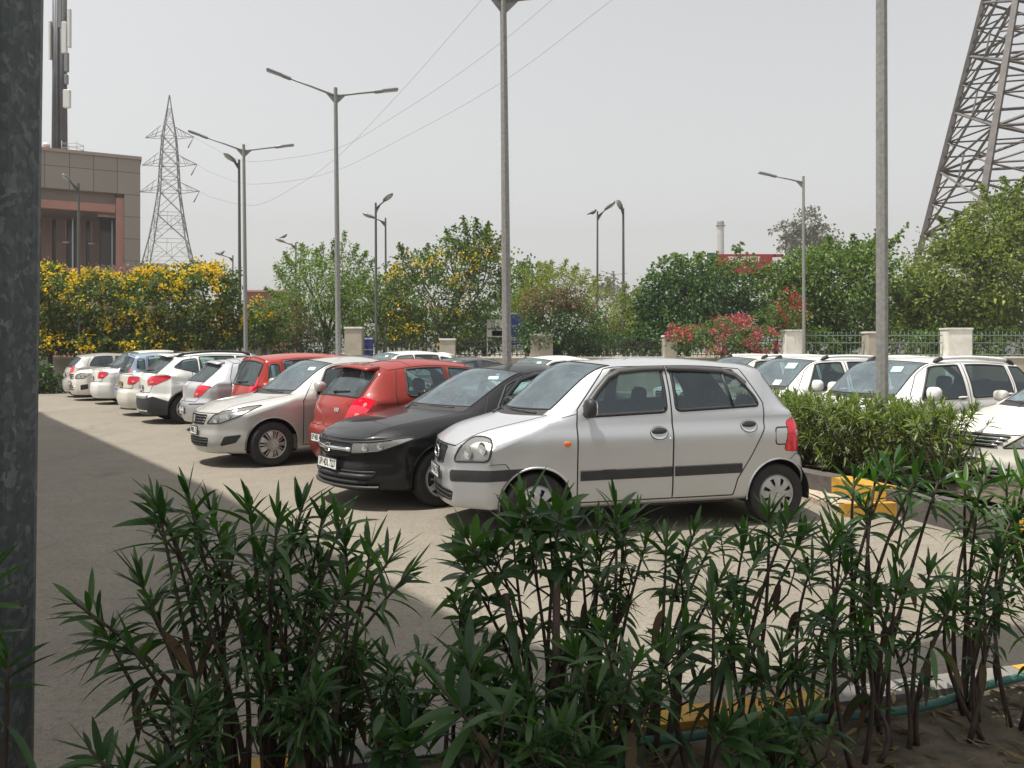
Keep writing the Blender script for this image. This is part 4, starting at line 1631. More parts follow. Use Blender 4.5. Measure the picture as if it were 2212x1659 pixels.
# ------------------------------------------------------------------ ground, kerbs, paving
def ground_mat():
    m, nt, p = new_mat('dusty_concrete')
    f1 = noise(nt, 0.35, 5, 0.6)
    f2 = noise(nt, 3.0, 6, 0.7)
    f3 = noise(nt, 90, 2, 0.6)
    base = ramp(nt, f1, [(0.3, (0.186, 0.166, 0.134)), (0.7, (0.252, 0.228, 0.187))])
    base = mixc(nt, ramp(nt, f2, [(0.35, (0.55,) * 3), (0.65, (0,) * 3)]), base, (0.165, 0.145, 0.113))
    base = mixc(nt, ramp(nt, f3, [(0.30, (0.7,) * 3), (0.46, (0,) * 3)]), base, (0.10, 0.09, 0.08))
    base = mixc(nt, ramp(nt, f3, [(0.60, (0,) * 3), (0.72, (0.6,) * 3)]), base, (0.40, 0.36, 0.30))
    f8 = noise(nt, 26, 3, 0.7)
    base = mixc(nt, ramp(nt, f8, [(0.34, (0.55,) * 3), (0.47, (0,) * 3)]), base, (0.105, 0.095, 0.08))
    base = mixc(nt, ramp(nt, f8, [(0.60, (0,) * 3), (0.72, (0.4,) * 3)]), base, (0.36, 0.33, 0.28))
    # oil stains and cracks
    tc = nt.nodes.new('ShaderNodeTexCoord')
    v = N(nt, 'ShaderNodeTexVoronoi', Scale=0.42, feature='DISTANCE_TO_EDGE')
    dn = N(nt, 'ShaderNodeTexNoise', Scale=1.8, Detail=5.0)
    nt.links.new(tc.outputs['Object'], dn.inputs['Vector'])
    wv = mixc(nt, 0.12, tc.outputs['Object'], dn.outputs['Color'])
    nt.links.new(wv, v.inputs['Vector'])
    base = mixc(nt, ramp(nt, v.outputs['Distance'], [(0.0, (0.28,) * 3), (0.004, (0.0,) * 3)]), base, (0.07, 0.06, 0.05))
    f5 = noise(nt, 0.8, 3, 0.5)
    base = mixc(nt, ramp(nt, f5, [(0.66, (0,) * 3), (0.78, (0.5,) * 3)]), base, (0.10, 0.09, 0.075))
    mp = nt.nodes.new('ShaderNodeMapping')
    mp.inputs['Rotation'].default_value = (0, 0, R(-33))
    mp.inputs['Scale'].default_value = (2.2, .16, 1)
    nt.links.new(tc.outputs['Object'], mp.inputs['Vector'])
    f6 = noise(nt, 1.0, 5, 0.65, vec=mp.outputs[0])
    base = mixc(nt, ramp(nt, f6, [(0.54, (0,) * 3), (0.70, (0.45,) * 3)]), base, (0.12, 0.108, 0.092))
    mp2 = nt.nodes.new('ShaderNodeMapping')
    mp2.inputs['Rotation'].default_value = (0, 0, R(57))
    mp2.inputs['Scale'].default_value = (3.0, .35, 1)
    nt.links.new(tc.outputs['Object'], mp2.inputs['Vector'])
    f7 = noise(nt, 1.0, 6, 0.7, vec=mp2.outputs[0])
    base = mixc(nt, ramp(nt, f7, [(0.58, (0,) * 3), (0.74, (0.35,) * 3)]), base, (0.13, 0.118, 0.10))
    nt.links.new(base, p.inputs['Base Color'])
    p.inputs['Roughness'].default_value = 0.9
    p.inputs['Specular IOR Level'].default_value = 0.25
    bump(nt, p, f3, 0.35, 0.006)
    return m


EARTH = plain('dry_earth', (0.20, 0.165, 0.12), 0.95, var=0.35, scale=1.2, bmp=0.5)
SOIL = plain('planter_soil', (0.085, 0.066, 0.045), 0.95, var=0.55, scale=9, bmp=0.8)
YEL = plain('kerb_yellow', (0.44, 0.24, 0.03), 0.7, var=0.25, scale=14)
KGREY = plain('kerb_grey', (0.175, 0.165, 0.152), 0.85, var=0.22, scale=12, bmp=0.2)
KBLK = plain('kerb_dark', (0.085, 0.075, 0.068), 0.8, var=0.3, scale=12)

mb = MB()
mb.add([(-190, -14, -.008), (190, -14, -.008), (190, 460, -.008), (-190, 460, -.008)], [(0, 1, 2, 3)], 0, False)
structure(mb.build('ground', [EARTH]))
mb = MB()
mb.add([(-70, -12, 0), (70, -12, 0), (70, 32.2, 0), (-70, 32.2, 0)], [(0, 1, 2, 3)], 0, False)
structure(mb.build('parking_lot', [ground_mat()]))

KD = Vector((.968, .252, 0))
KN = Vector((-.252, .968, 0))
K0 = Vector((-.72, 3.08, 0))


def kerb_run(name, pts, w, h, cols, seg, mats):
    """painted kerb stones along a line: one mesh, each stone its own colour, chamfered top edge"""
    mb = MB()
    acc = 0
    for a, b in zip(pts[:-1], pts[1:]):
        a, b = Vector((*a, 0)), Vector((*b, 0))
        d = (b - a).normalized()
        n = Vector((-d.y, d.x, 0))
        ln = (b - a).length
        k = max(1, round(ln / seg))
        for i in range(k):
            s0, s1 = a + d * (ln * i / k + .004), a + d * (ln * (i + 1) / k - .004)
            c = .02
            prof = [(0, 0), (0, h - c), (c, h), (w, h), (w, 0)]
            V = []
            for p in (s0, s1):
                V += [p + n * u + Vector((0, 0, z)) for u, z in prof]
            F = [(j, j + 1, j + 6, j + 5) for j in range(4)] + [(4, 3, 2, 1, 0), (5, 6, 7, 8, 9)]
            o = len(mb.v)
            mb.v += [tuple(p) for p in V]
            ci = cols[acc % len(cols)]
            for j, f in enumerate(F):
                mb.f.append(tuple(q + o for q in f))
                mb.m.append(ci[0] if j == 0 else ci[1])
                mb.sm.append(False)
            acc += 1
    return structure(mb.build(name, mats))


kp = [K0 + KD * t for t in (-3.2, 7.5)]
kerb_run('kerb', [(p.x, p.y) for p in reversed(kp)], .16, .13, [(1, 1), (0, 0)], 1.05, [YEL, KGREY, KBLK])
mb = MB()
q = [K0 - KN * .16 + KD * t for t in (-3.2, 7.5)]
nx, ny = 60, 26
for j in range(ny + 1):
    for i in range(nx + 1):
        s = Vector(q[0]).lerp(Vector(q[1]), i / nx) - KN * (j / ny * 3.4)
        mb.v.append((s.x, s.y, .10 + random.uniform(-.02, .025) * min(1, j / 2)))
for j in range(ny):
    for i in range(nx):
        a = j * (nx + 1) + i
        mb.f.append((a, a + nx + 1, a + nx + 2, a + 1))
        mb.m.append(0)
        mb.sm.append(True)
structure(mb.build('planter_soil', [SOIL]))

# island between the silver hatchback and the parked utility cars
ISL = [(2.55, 11.6), (3.45, 9.75), (3.80, 9.0), (4.05, 8.2), (4.45, 6.9), (5.3, 5.9)]
kerb_run('kerb', list(reversed(ISL)), .28, .24, [(0, 0), (1, 2)], .92, [YEL, KGREY, KBLK])
mb = MB()
inner = [(x + .26, y + .06) for x, y in ISL]
outer = [(x + 1.15, y + .35) for x, y in ISL]
V = [(x, y, .22) for x, y in inner] + [(x, y, .22) for x, y in outer] + [(x, y, 0) for x, y in outer]
n6 = len(ISL)
mb.add(V, [(i, i + n6, i + n6 + 1, i + 1) for i in range(n6 - 1)], 0, False)
mb.add(V, [(i + n6, i + 2 * n6, i + 2 * n6 + 1, i + n6 + 1) for i in range(n6 - 1)], 1, False)
structure(mb.build('island_soil', [SOIL, KGREY]))
PAVE = None
m, nt, p = new_mat('paving_tiles')
tc = nt.nodes.new('ShaderNodeTexCoord')
br = N(nt, 'ShaderNodeTexBrick', Color1=(0.42, 0.33, 0.25, 1), Color2=(0.36, 0.29, 0.23, 1), Mortar=(0.2, 0.17, 0.14, 1), Scale=1.0)
br.inputs['Mortar Size'].default_value = .006
br.inputs['Brick Width'].default_value = .22
br.inputs['Row Height'].default_value = .12
nt.links.new(tc.outputs['Object'], br.inputs['Vector'])
nt.links.new(br.outputs[0], p.inputs['Base Color'])
p.inputs['Roughness'].default_value = .85
PAVE = m
mb = MB()
pv = [(3.30, 8.15), (4.02, 8.25), (3.78, 8.98), (3.43, 9.72), (3.15, 9.6)]
mb.prism(list(reversed(pv)) if False else pv, .002, .06)
structure(mb.build('paving', [PAVE]))
kerb_run('kerb', [(4.0, 8.1), (3.26, 8.03)], .10, .13, [(0, 0)], .8, [YEL, KGREY, KBLK])

# ------------------------------------------------------------------ unseen overhead slab shaped to cast the left shade; steel column
sh_v = Vector((math.sin(SUN_AZ), math.cos(SUN_AZ))) / math.tan(SUN_EL)
RH = 14.0
gp = [(-13.4, 21.9), (-12.6, 21.2), (-11.7, 19.9), (-3.67, 9.4), (-.59, 5.0), (.55, 3.85), (1.4, 3.5), (2.25, 3.2), (2.5, 2.2), (2.5, -4.0), (-6.0, -4.0), (-9.5, 3.0), (-13.5, 9.5), (-20, 18.0)]
mb = MB()
poly = [(x + sh_v.x * RH, y + sh_v.y * RH) for x, y in gp]
mb.prism(list(reversed(poly)), RH, RH + .5)
tag(mb.build('unseen_shade_slab', [plain('shade_slab_grey', (0.20, 0.20, 0.20), 0.8)]), 'unseen flat grey slab high over the planting, shaped to shade the left ground', 'canopy')


def galv():
    m, nt, p = new_mat('galvanised_steel')
    tc = nt.nodes.new('ShaderNodeTexCoord')
    v = N(nt, 'ShaderNodeTexVoronoi', Scale=48.0)
    dn = N(nt, 'ShaderNodeTexNoise', Scale=9.0, Detail=5.0)
    nt.links.new(tc.outputs['Object'], dn.inputs['Vector'])
    nt.links.new(mixc(nt, 0.10, tc.outputs['Object'], dn.outputs['Color']), v.inputs['Vector'])
    f = noise(nt, 11, 6, 0.75)
    c = ramp(nt, v.outputs['Color'], [(0.2, (0.058, 0.070, 0.073)), (0.62, (0.088, 0.104, 0.108)), (0.88, (0.17, 0.19, 0.19))])
    c = mixc(nt, ramp(nt, f, [(0.35, (0.7,) * 3), (0.6, (0,) * 3)]), c, (0.05, 0.06, 0.063))
    ms_ = nt.nodes.new('ShaderNodeMapping')
    ms_.inputs['Scale'].default_value = (30, 30, 1.2)
    nt.links.new(tc.outputs['Object'], ms_.inputs['Vector'])
    st = noise(nt, 1.0, 4, 0.6, vec=ms_.outputs[0])
    c = mixc(nt, ramp(nt, st, [(0.56, (0,) * 3), (0.72, (0.5,) * 3)]), c, (0.035, 0.038, 0.038))
    c = mixc(nt, ramp(nt, st, [(0.24, (0.35,) * 3), (0.36, (0,) * 3)]), c, (0.20, 0.19, 0.17))
    nt.links.new(c, p.inputs['Base Color'])
    p.inputs['Metallic'].default_value = 0.25
    p.inputs['Roughness'].default_value = 0.62
    bump(nt, p, f, 0.15, 0.01)
    return m


GALV = galv()
POLE = plain('pole_grey_paint', (0.235, 0.235, 0.22), 0.55, 0.15, var=0.25, scale=18)
POLED = plain('pole_dark', (0.10, 0.105, 0.10), 0.55, 0.2, var=0.25, scale=18)
LAMPG = plain('lamp_body', (0.20, 0.205, 0.21), 0.45, 0.3)
LAMPL = plain('lamp_diffuser', (0.42, 0.42, 0.40), 0.35)

cl = thing('steel_column', 'mottled galvanised steel column with bolted cover plate, close in front at the edge', 'column', (-1.812, 2.5, 0))
cl.rotation_euler = (0, R(.75), 0)
mb = MB()
oc = [R(22.5 + 45 * k) for k in range(8)]
# rounded octagon
pts = []
for k in range(8):
    for dk in (-7, -2.5, 2.5, 7):
        w = oc[k] + R(dk * 2.2)
        rr = .285 * math.cos(R(22.5)) / math.cos(abs(R(22.5) - abs(R(dk * 2.2))) if abs(dk * 2.2) < 22.5 else 0)
        rr = min(rr, .283)
        pts.append((rr * math.cos(w), rr * math.sin(w)))
mb.prism(pts, 0, RH - .02)
mb.build('shaft', [GALV], cl)
fd = .285 * math.cos(R(22.5))
mb = MB()
mb.box((.04, -fd - .004, 1.585), (.17, .008, .105), 0, None, .004)
mb.lathe([(.007, 0), (.007, .006), (.0001, .008)], 10, 1, Matrix.Translation((.115, -fd - .008, 1.628)) @ Matrix.Rotation(R(90), 4, 'X'))
mb.lathe([(.009, 0), (.009, .006), (.0001, .008)], 10, 1, Matrix.Translation((.078, -fd - .008, 1.626)) @ Matrix.Rotation(R(90), 4, 'X'))
mb.lathe([(.009, 0), (.009, .006), (.0001, .008)], 10, 1, Matrix.Translation((.078, -fd - .008, 1.543)) @ Matrix.Rotation(R(90), 4, 'X'))
mb.build('cover_plate', [plain('plate_metal', (0.30, 0.29, 0.27), 0.6, 0.2, var=.15, scale=20), POLED], cl)
mb = MB()
dpts = rounded([(-.17, .55), (.165, .55), (.165, 1.455), (-.17, 1.455)], .05, 4)
mb.tube([(x, -fd - .001, z) for x, z in dpts + dpts[:1]], .0035, 6, 0)
mb.lathe([(.024, 0), (.024, .012), (.016, .016), (.015, .008), (.0001, .008)], 18, 1, Matrix.Translation((.075, -fd, 1.31)) @ Matrix.Rotation(R(90), 4, 'X'))
mb.build('access_door', [SEAL, plain('bolt_metal', (0.25, 0.25, 0.25), 0.4, .7)], cl)


# ------------------------------------------------------------------ lamps
def led_head(M, s=1.0):
    mb = MB()
    mb.box((.13 * s, 0, 0), (.26 * s, .13 * s, .09 * s), 0, None, .03 * s)
    V = [(.24, -.07, -.03), (.24, .07, -.03), (.24, .07, .03), (.24, -.07, .03), (.70, -.11, -.025), (.70, .11, -.025), (.70, .11, .02), (.70, -.11, .02)]
    mb.add([tuple(k * s for k in v) for v in V], [(0, 1, 2, 3), (7, 6, 5, 4), (0, 4, 5, 1), (2, 6, 7, 3), (1, 5, 6, 2), (0, 3, 7, 4)], 0, False)
    mb.add([tuple(k * s for k in v) for v in [(.28, -.06, -.034), (.28, .06, -.034), (.68, .09, -.032), (.68, -.09, -.032)]], [(0, 3, 2, 1)], 1, False)
    for k in range(5):
        mb.box(((.30 + .08 * k) * s, 0, .035 * s), (.015 * s, .16 * s, .03 * s), 0)
    mb.v = [tuple(M @ Vector(p)) for p in mb.v]
    return mb


def cobra_head(M, s=1.0):
    mb = MB()
    mb.blob((.30 * s, 0, .03 * s), (.34 * s, .15 * s, .085 * s), 0, 18, 8, 2.3)
    mb.blob((.36 * s, 0, -.02 * s), (.22 * s, .12 * s, .06 * s), 1, 16, 8, 2.2)
    mb.v = [tuple(M @ Vector(p)) for p in mb.v]
    return mb


def arm_M(origin, direction):
    d = Vector(direction).normalized()
    y = Vector((0, 0, 1)).cross(d).normalized()
    z = d.cross(y)
    return Matrix(((d.x, y.x, z.x, origin[0]), (d.y, y.y, z.y, origin[1]), (d.z, y.z, z.z, origin[2]), (0, 0, 0, 1)))


def lamp(name, label, px, Y, h, arms, r0=.075, r1=.045, head='led', mat=None, group=None, base=True, lean=-.6, hs=1.0, px_at=None, sides=8):
    """arms: list of (dx, dy, rise) from the pole top; head at the end of each"""
    t = thing(name, label, 'street lamp', (at(px, Y), Y, 0), 0, group)
    t.rotation_euler = (0, R(lean), 0)
    mat = mat or POLE
    mb = MB()
    mb.lathe([(r0, 0), (r0 * .98, h * .02), (r0 * .6 + r1 * .4, h * .5), (r1, h + .22), (.0001, h + .221)], sides, 0, None, sides > 8)
    mb.build('pole', [mat], t)
    if base:
        mb = MB()
        mb.box((0, 0, .015), (r0 * 5, r0 * 5, .03), 0)
        mb.lathe([(r0 * 1.5, .03), (r0 * 1.15, .35), (r0 * 1.02, .36)], 12, 0)
        mb.build('base_plate', [mat], t)
    for dx, dy, rise in arms:
        mb = MB()
        e = Vector((dx, dy, h + rise))
        s = Vector((0, 0, h - .02))
        mb.tube([s, s.lerp(e, .5) + Vector((0, 0, .01)), e], [.033, .030, .028], 8, 0)
        d = Vector((dx, dy, 0)).normalized()
        V = [Vector((0, .006, h - .28)), Vector((0, .006, h + .02)), d * .34 + Vector((0, .006, h + .02 + rise * .34 / max(.1, Vector((dx, dy, 0)).length)))]
        V2 = [p - Vector((0, .012, 0)) for p in V]
        mb.add(V + V2, [(0, 1, 2), (5, 4, 3), (0, 2, 5, 3), (1, 0, 3, 4), (2, 1, 4, 5)], 0, False)
        am = mb.build('arm', [mat], t)
        M = arm_M(e - (e - s).normalized() * .05, e - s)
        hd = (led_head if head == 'led' else cobra_head)(M, hs)
        hd.build('lamp_head', [LAMPG, LAMPL], am)
    return t


G2 = 'twin arm lamps over the parking lot'
ca, sa = math.cos(R(14)), math.sin(R(14))
for px, Y, h, lab in ((1097, 14.0, 7.75, 'tall grey twin arm lamp nearest the black sedan, arms at the top edge'),
                      (732, 23.2, 9.0, 'grey twin arm lamp rising behind the warm silver sedan and red hatchback'),
                      (532, 29.6, 9.0, 'grey twin arm lamp standing before the yellow flowering hedge')):
    lamp('street_lamp', lab, px, Y, h, [(-1.28 * ca, -1.28 * sa, .40), (1.15 * ca, 1.15 * sa, .18)], .085, .055, 'led', None, None)
lamp('street_lamp', 'thick grey lamp pole growing out of the oleander hedge beside the white utility cars', 1906, 9.35, 9.0, [(-1.28, -.3, .4), (1.2, .3, .3)], .074, .056, 'led', POLE, None, True, -.1)
lamp('street_lamp', 'single arm lamp pointing at the chimney, behind the white gate pillar and red blossoms', 1737, 30.4, 8.0, [(-1.05, 0, .22)], .07, .05, 'led', None, None, True, -.2)
lamp('street_lamp', 'single arm cobra lamp close behind the twin arm lamp by the yellow hedge', 519, 34.5, 9.6, [(-.15, -.2, .1)], .08, .055, 'cobra', POLED, None, True, -.3, .95)
lamp('street_lamp', 'thin single arm lamp in front of the brown panelled building', 172, 31.2, 7.9, [(-.18, -.25, .22)], .06, .045, 'cobra', POLED, None, True, -.3, .7)
lamp('street_lamp', 'single arm lamp with a bird on its pale head above the feathery green tree', 640, 47.7, 7.8, [(-.65, -.2, .22)], .06, .045, 'cobra', POLED, None, True, -.2, .9)
lamp('street_lamp', 'small lamp peeping over the yellow flowers beside the steel pylon', 503, 55, 7.9, [(-.65, -.2, .20)], .06, .045, 'cobra', POLED, None, True, 0, .9)
lamp('street_lamp', 'dark lamp with an upswept head, front of two at the yellow flowered tree', 813, 32.6, 7.4, [(.42, -.3, .25)], .065, .045, 'cobra', POLED, None, True, -.2, .85)
lamp('street_lamp', 'lamp with a pale head facing away, rear of two at the yellow flowered tree', 834, 40, 8.0, [(-.6, 0, .22)], .06, .045, 'cobra', POLED, None, True, -.2, 1.0)
lamp('street_lamp', 'lamp with a thin dark pole and low floodlight ring near the pale bamboo', 1290, 37.5, 7.9, [(.40, -.1, .30)], .06, .04, 'cobra', POLED, None, True, .1, .95)
lamp('street_lamp', 'lamp with a thick dark pole facing the floodlight ring lamp', 1347, 37.3, 8.0, [(-.12, -.15, .18)], .075, .05, 'cobra', POLED, None, True, -.1, .85)
lamp('street_lamp', 'tiny far twin arm lamp between two dark lamp poles', 1326, 100, 11.0, [(-1.2, -.1, .35), (1.2, .1, .15)], .11, .08, 'led', POLED, None, True, 0, .8)
# flood light ring on the banded pole
t = thing('floodlight_ring', 'ring of floodlights clamped low on a thin dark lamp pole', 'floodlight', (at(1290, 37.5), 37.5, 0))
for k in range(4):
    a = R(45 + 90 * k)
    mb = MB()
    Mx = Matrix.Translation((.30 * math.cos(a), .30 * math.sin(a), 4.72)) @ Matrix.Rotation(a, 4, 'Z') @ Matrix.Rotation(R(35), 4, 'Y')
    mb.box((0, 0, 0), (.10, .26, .2), 0)
    mb.v = [tuple(Mx @ Vector(p)) for p in mb.v]
    mb.build('floodlight', [LAMPL], t)
mb = MB()
mb.tube([(.24 * math.cos(R(15 * k)), .24 * math.sin(R(15 * k)), 4.9) for k in range(25)], .02, 6, 0)
mb.tube([(-.24, 0, 4.9), (.24, 0, 4.9)], .02, 6, 0)
mb.tube([(0, -.24, 4.9), (0, .24, 4.9)], .02, 6, 0)
mb.build('bracket', [POLED], t)


def bird(px, py, Y, label):
    x, z = at(px, Y, py)
    mb = MB()
    mb.blob((0, 0, .09), (.15, .07, .075), 0, 12, 8, 2.0, Matrix.Rotation(R(-25), 3, 'Y'))
    mb.blob((.12, 0, .19), (.05, .045, .05), 0, 10, 7)
    mb.tube([(.16, 0, .19), (.21, 0, .18)], [.014, .002], 6, 0)
    mb.tube([(-.10, 0, .06), (-.28, 0, -.01)], [.05, .02], 6, 0)
    mb.tube([(.0, .02, .03), (.0, .02, -.02)], .008, 4, 0)
    mb.tube([(.0, -.02, .03), (.0, -.02, -.02)], .008, 4, 0)
    o = mb.build('pigeon', [plain('feathers', (.06, .065, .075), .7)], None, (x, Y, z))
    tag(o, label, 'bird')


bird(1281, 463, 37.5, 'dark pigeon sitting on top of the floodlight ring lamp pole')
bird(614, 514, 47.5, 'dark pigeon perched on the pale lamp head over the feathery tree')
bird(480, 549, 54.8, 'dark pigeon perched on the small lamp over the yellow flowers')


# ------------------------------------------------------------------ lattice towers
def lattice(name, label, cx, cy, levels, rot, bar, leg, mat, arms=None, faces=(0, 1, 2, 3), horiz=True, cat='pylon', zbraces=None):
    """levels: (height, half diagonal)"""
    t = thing(name, label, cat, (cx, cy, 0))

    def cor(k, i):
        z, r = levels[i]
        a = R(rot + 90 * k)
        return Vector((r * math.cos(a), r * math.sin(a), z))
    for k in range(4):
        mb = MB()
        for i in range(len(levels) - 1):
            w = leg[0] + (leg[1] - leg[0]) * i / (len(levels) - 1)
            mb.tube([cor(k, i), cor(k, i + 1)], w, 4, 0, True, False)
        mb.build('leg', [mat], t)
    for k in faces:
        mb = MB()
        for i in range(len(levels) - 1):
            a, b, c, d = cor(k, i), cor((k + 1) % 4, i), cor(k, i + 1), cor((k + 1) % 4, i + 1)
            if (a - b).length < .05:
                continue
            w = bar * (1 if i < len(levels) - 4 else .8)
            mb.tube([a, d], w, 4, 0, False, False)
            mb.tube([b, c], w, 4, 0, False, False)
            if horiz and (c - d).length > .3:
                mb.tube([c, d], w, 4, 0, False, False)
            if (a - b).length > 4.0 and zbraces:
                wb = w * .62
                # redundant members: from the middle of each half brace to the leg
                m0 = (a + b + c + d) / 4
                for u, v, lo, hi in ((a, m0, a, c), (b, m0, b, d), (c, m0, a, c), (d, m0, b, d)):
                    mid = (u + v) / 2
                    lm = (lo + hi) / 2
                    mb.tube([mid, lm], wb, 4, 0, False, False)
                    mb.tube([mid, u.lerp(lm, .5)], wb, 4, 0, False, False)
                mb.tube([(a + c) / 2, (b + d) / 2], wb, 4, 0, False, False)
                mb.tube([(c + d) / 2, m0], wb, 4, 0, False, False)
        mb.build('bracing', [mat], t)
    return t


STEEL = plain('pylon_steel', (0.16, 0.165, 0.165), 0.6, 0.3, var=.2, scale=3)
STEELB = plain('weathered_steel', (0.105, 0.095, 0.09), 0.65, 0.2, var=.3, scale=2)
p1x, p1y = at(366, 120), 120
lv = [(0, 9.8), (7.0, 7.3), (12.6, 5.15), (18.0, 3.5), (22.0, 2.6), (25.3, 2.0), (27.3, 1.85), (29.3, 1.7), (31.4, 1.52), (33.5, 1.3), (35.6, .85), (37.6, .42), (39.7, .04)]
py1 = lattice('pylon', 'grey lattice power pylon with three pairs of arms behind the brown building', p1x, p1y, lv, 61, .045, (.11, .065), STEEL, zbraces=True)
tips = []
for z, half in ((25.3, 4.75), (29.3, 4.35), (33.4, 3.85)):
    for sg in (-1, 1):
        mb = MB()
        a = R(8)
        tip = Vector((sg * half * math.cos(a), -sg * half * math.sin(a) * .8, z - .05 * sg))
        r = np.interp(z, [q[0] for q in lv], [q[1] for q in lv]) * .71
        for yy in (-r, r):
            mb.tube([(sg * r, yy, z), tip], .05, 4, 0, False, False)
            mb.tube([(sg * r * .95, yy, z + 1.5), tip], .05, 4, 0, False, False)
            for q in (.3, .6):
                u = Vector((sg * r, yy, z)).lerp(tip, q)
                w = Vector((sg * r * .95, yy, z + 1.5)).lerp(tip, q - .15)
                mb.tube([u, w], .035, 4, 0, False, False)
        mb.tube([(sg * r, -r, z), (sg * r, r, z)], .05, 4, 0, False, False)
        mb.build('cross_arm', [STEEL], py1)
        if sg == 1:
            tips.append(tip + Vector((p1x, p1y, 0)))
            mb = MB()
            mb.tube([tip, tip + Vector((-.75, -.3, -1.7))], [.05, .09], 6, 0)
            mb.build('insulator', [STEEL], py1)

bx, by = at(2320, 52), 52
prof = lambda z: 12.9 * (1 - z / 46.0) + .3
zz = [0, 5.5, 10.4, 14.9, 19.0, 22.8, 26.3, 29.6, 32.6, 35.5, 38.2, 41, 45.0]
lattice('pylon', 'huge brown lattice pylon rising behind the leafy tree, cut by the frame', bx, by, [(z, prof(z)) for z in zz], 210, .10, (.26, .15), STEELB, zbraces=True)

WIRE = plain('wire', (0.10, 0.10, 0.105), 0.6)
for lab, cp, endY, st in (('highest power line climbing from the top pylon arm', [(427, 303), (541, 349), (648, 338), (720, 323), (870, 240), (1090, 86), (1192, 0)], 45, tips[2]),
                          ('flattest power line reaching far across the sky', [(431, 363), (541, 398), (648, 388), (720, 370), (870, 298), (1088, 175), (1322, 0)], 42, tips[1]),
                          ('steepest power line climbing from the lowest pylon arm', [(438, 421), (541, 444), (648, 397), (720, 346), (850, 215), (1040, 0)], 48, tips[0])):
    ex = cp[-1][0]
    P0 = Vector((st.x, st.y))
    P1 = Vector((at(ex, endY), endY))
    xs = [c[0] for c in cp]
    ys = [c[1] for c in cp]
    pts = [st.copy()]
    for px in np.linspace(xs[0] + 14, xs[-1], 44):
        k = (px - 1106) / FOC
        # where the line of sight crosses the plan line of the wire
        d = P1 - P0
        s = (k * P0.y - P0.x) / (d.x - k * d.y)
        Yq = P0.y + d.y * s
        py = float(pchip(xs, ys, [px])[0])
        pts.append(Vector((k * Yq, Yq, EYE + (HOR - py) / FOC * Yq)))
    e = pts[-1] - pts[-2]
    pts += [pts[-1] + e * 4, pts[-1] + e * 9]
    mb = MB()
    mb.tube(pts, [.011 * p.y / 90 + .004 for p in pts], 4, 0, False)
    tag(mb.build('power_line', [WIRE]), lab, 'wire')


# ------------------------------------------------------------------ brown building with its roof gear
def panel_mat(name, col, bw, bh, mortar, var=.12):
    m, nt, p = new_mat(name)
    tc = nt.nodes.new('ShaderNodeTexCoord')
    sx = nt.nodes.new('ShaderNodeSeparateXYZ')
    cx = nt.nodes.new('ShaderNodeCombineXYZ')
    nt.links.new(tc.outputs['Object'], sx.inputs[0])
    ad = N(nt, 'ShaderNodeMath', operation='ADD')
    nt.links.new(sx.outputs['X'], ad.inputs[0])
    nt.links.new(sx.outputs['Y'], ad.inputs[1])
    nt.links.new(ad.outputs[0], cx.inputs[0])
    nt.links.new(sx.outputs['Z'], cx.inputs[1])
    b = N(nt, 'ShaderNodeTexBrick', Color1=(*col, 1), Color2=(*[c * (1 - var) for c in col], 1), Mortar=(*mortar, 1), Scale=1.0, offset=0.0)
    b.inputs['Mortar Size'].default_value = .025
    b.inputs['Brick Width'].default_value = bw
    b.inputs['Row Height'].default_value = bh
    nt.links.new(cx.outputs[0], b.inputs['Vector'])
    f = noise(nt, .5, 4)
    c = mixc(nt, ramp(nt, f, [(0.3, (0,) * 3), (0.8, (.25,) * 3)]), b.outputs[0], tuple(c * .6 for c in col))
    nt.links.new(c, p.inputs['Base Color'])
    p.inputs['Roughness'].default_value = .5
    return m


BROWN = panel_mat('brown_cladding', (0.27, 0.245, 0.215), 1.62, 1.72, (0.06, 0.045, 0.04))
SALM = plain('salmon_cladding', (0.36, 0.175, 0.14), 0.55, var=.1, scale=1)
DGL = plain('dark_glazing', (0.05, 0.04, 0.042), 0.15, var=.2, scale=.4)
PILL = plain('lobby_pillar', (0.16, 0.095, 0.08), 0.6, var=.2, scale=.6)
B0 = Vector((at(303, 63), 63, 0))
B1 = Vector((at(92, 60), 60, 0))
ang = math.atan2(B0.y - B1.y, B0.x - B1.x)
bd = thing('mall_building', 'brown panelled building with a deep glazed recess framed in salmon', 'building', B0, ang)
BT = 16.55
mb = MB()
mb.box((-.56, 9, BT / 2), (1.12, 18, BT), 0)                         # corner pier
mb.box((-16.12, 9.0, (13.8 + BT) / 2), (30, 18, BT - 13.8), 0)          # band over the recess
mb.build('wall', [BROWN], bd)
mb = MB()
mb.box((-16.5, 9, BT + .12), (33.2, 18.2, .24), 0)
mb.build('roof', [plain('parapet', (.30, .25, .21), .7)], bd)
mb = MB()
mb.box((-1.42, 1.0, 6.6), (.58, 1.6, 13.78), 0)
mb.box((-16.2, 1.0, 12.62), (28.9, 1.6, .62), 0)
mb.build('recess_frame', [SALM], bd)
mb = MB()
mb.box((-16.2, 1.6, 13.36), (28.9, 2.0, .86), 0)
mb.build('recess_soffit', [plain('soffit_brown', (.20, .16, .13), .7)], bd)
mb = MB()
mb.box((-15.7, 6.0, 6.6), (29.0, .2, 12.3), 0)
mb.box((-1.2, 3.4, 6.6), (.1, 5.2, 12.3), 0)
mb.build('glazing', [DGL], bd)
for x in (-3.2, -4.2, -5.6, -6.6, -8.2):
    mb = MB()
    mb.box((x, 5.0, 6.3), (.75, .75, 12.2), 0, None, .05)
    mb.build('pillar', [PILL], bd)
for x in (-1.95, -4.75):
    mb = MB()
    mb.box((x, 3.2, 6.0), (.10, .10, 12.2), 0)
    mb.build('mullion', [plain('mullion', (.42, .48, .46), .3, .5)], bd)
mb = MB()
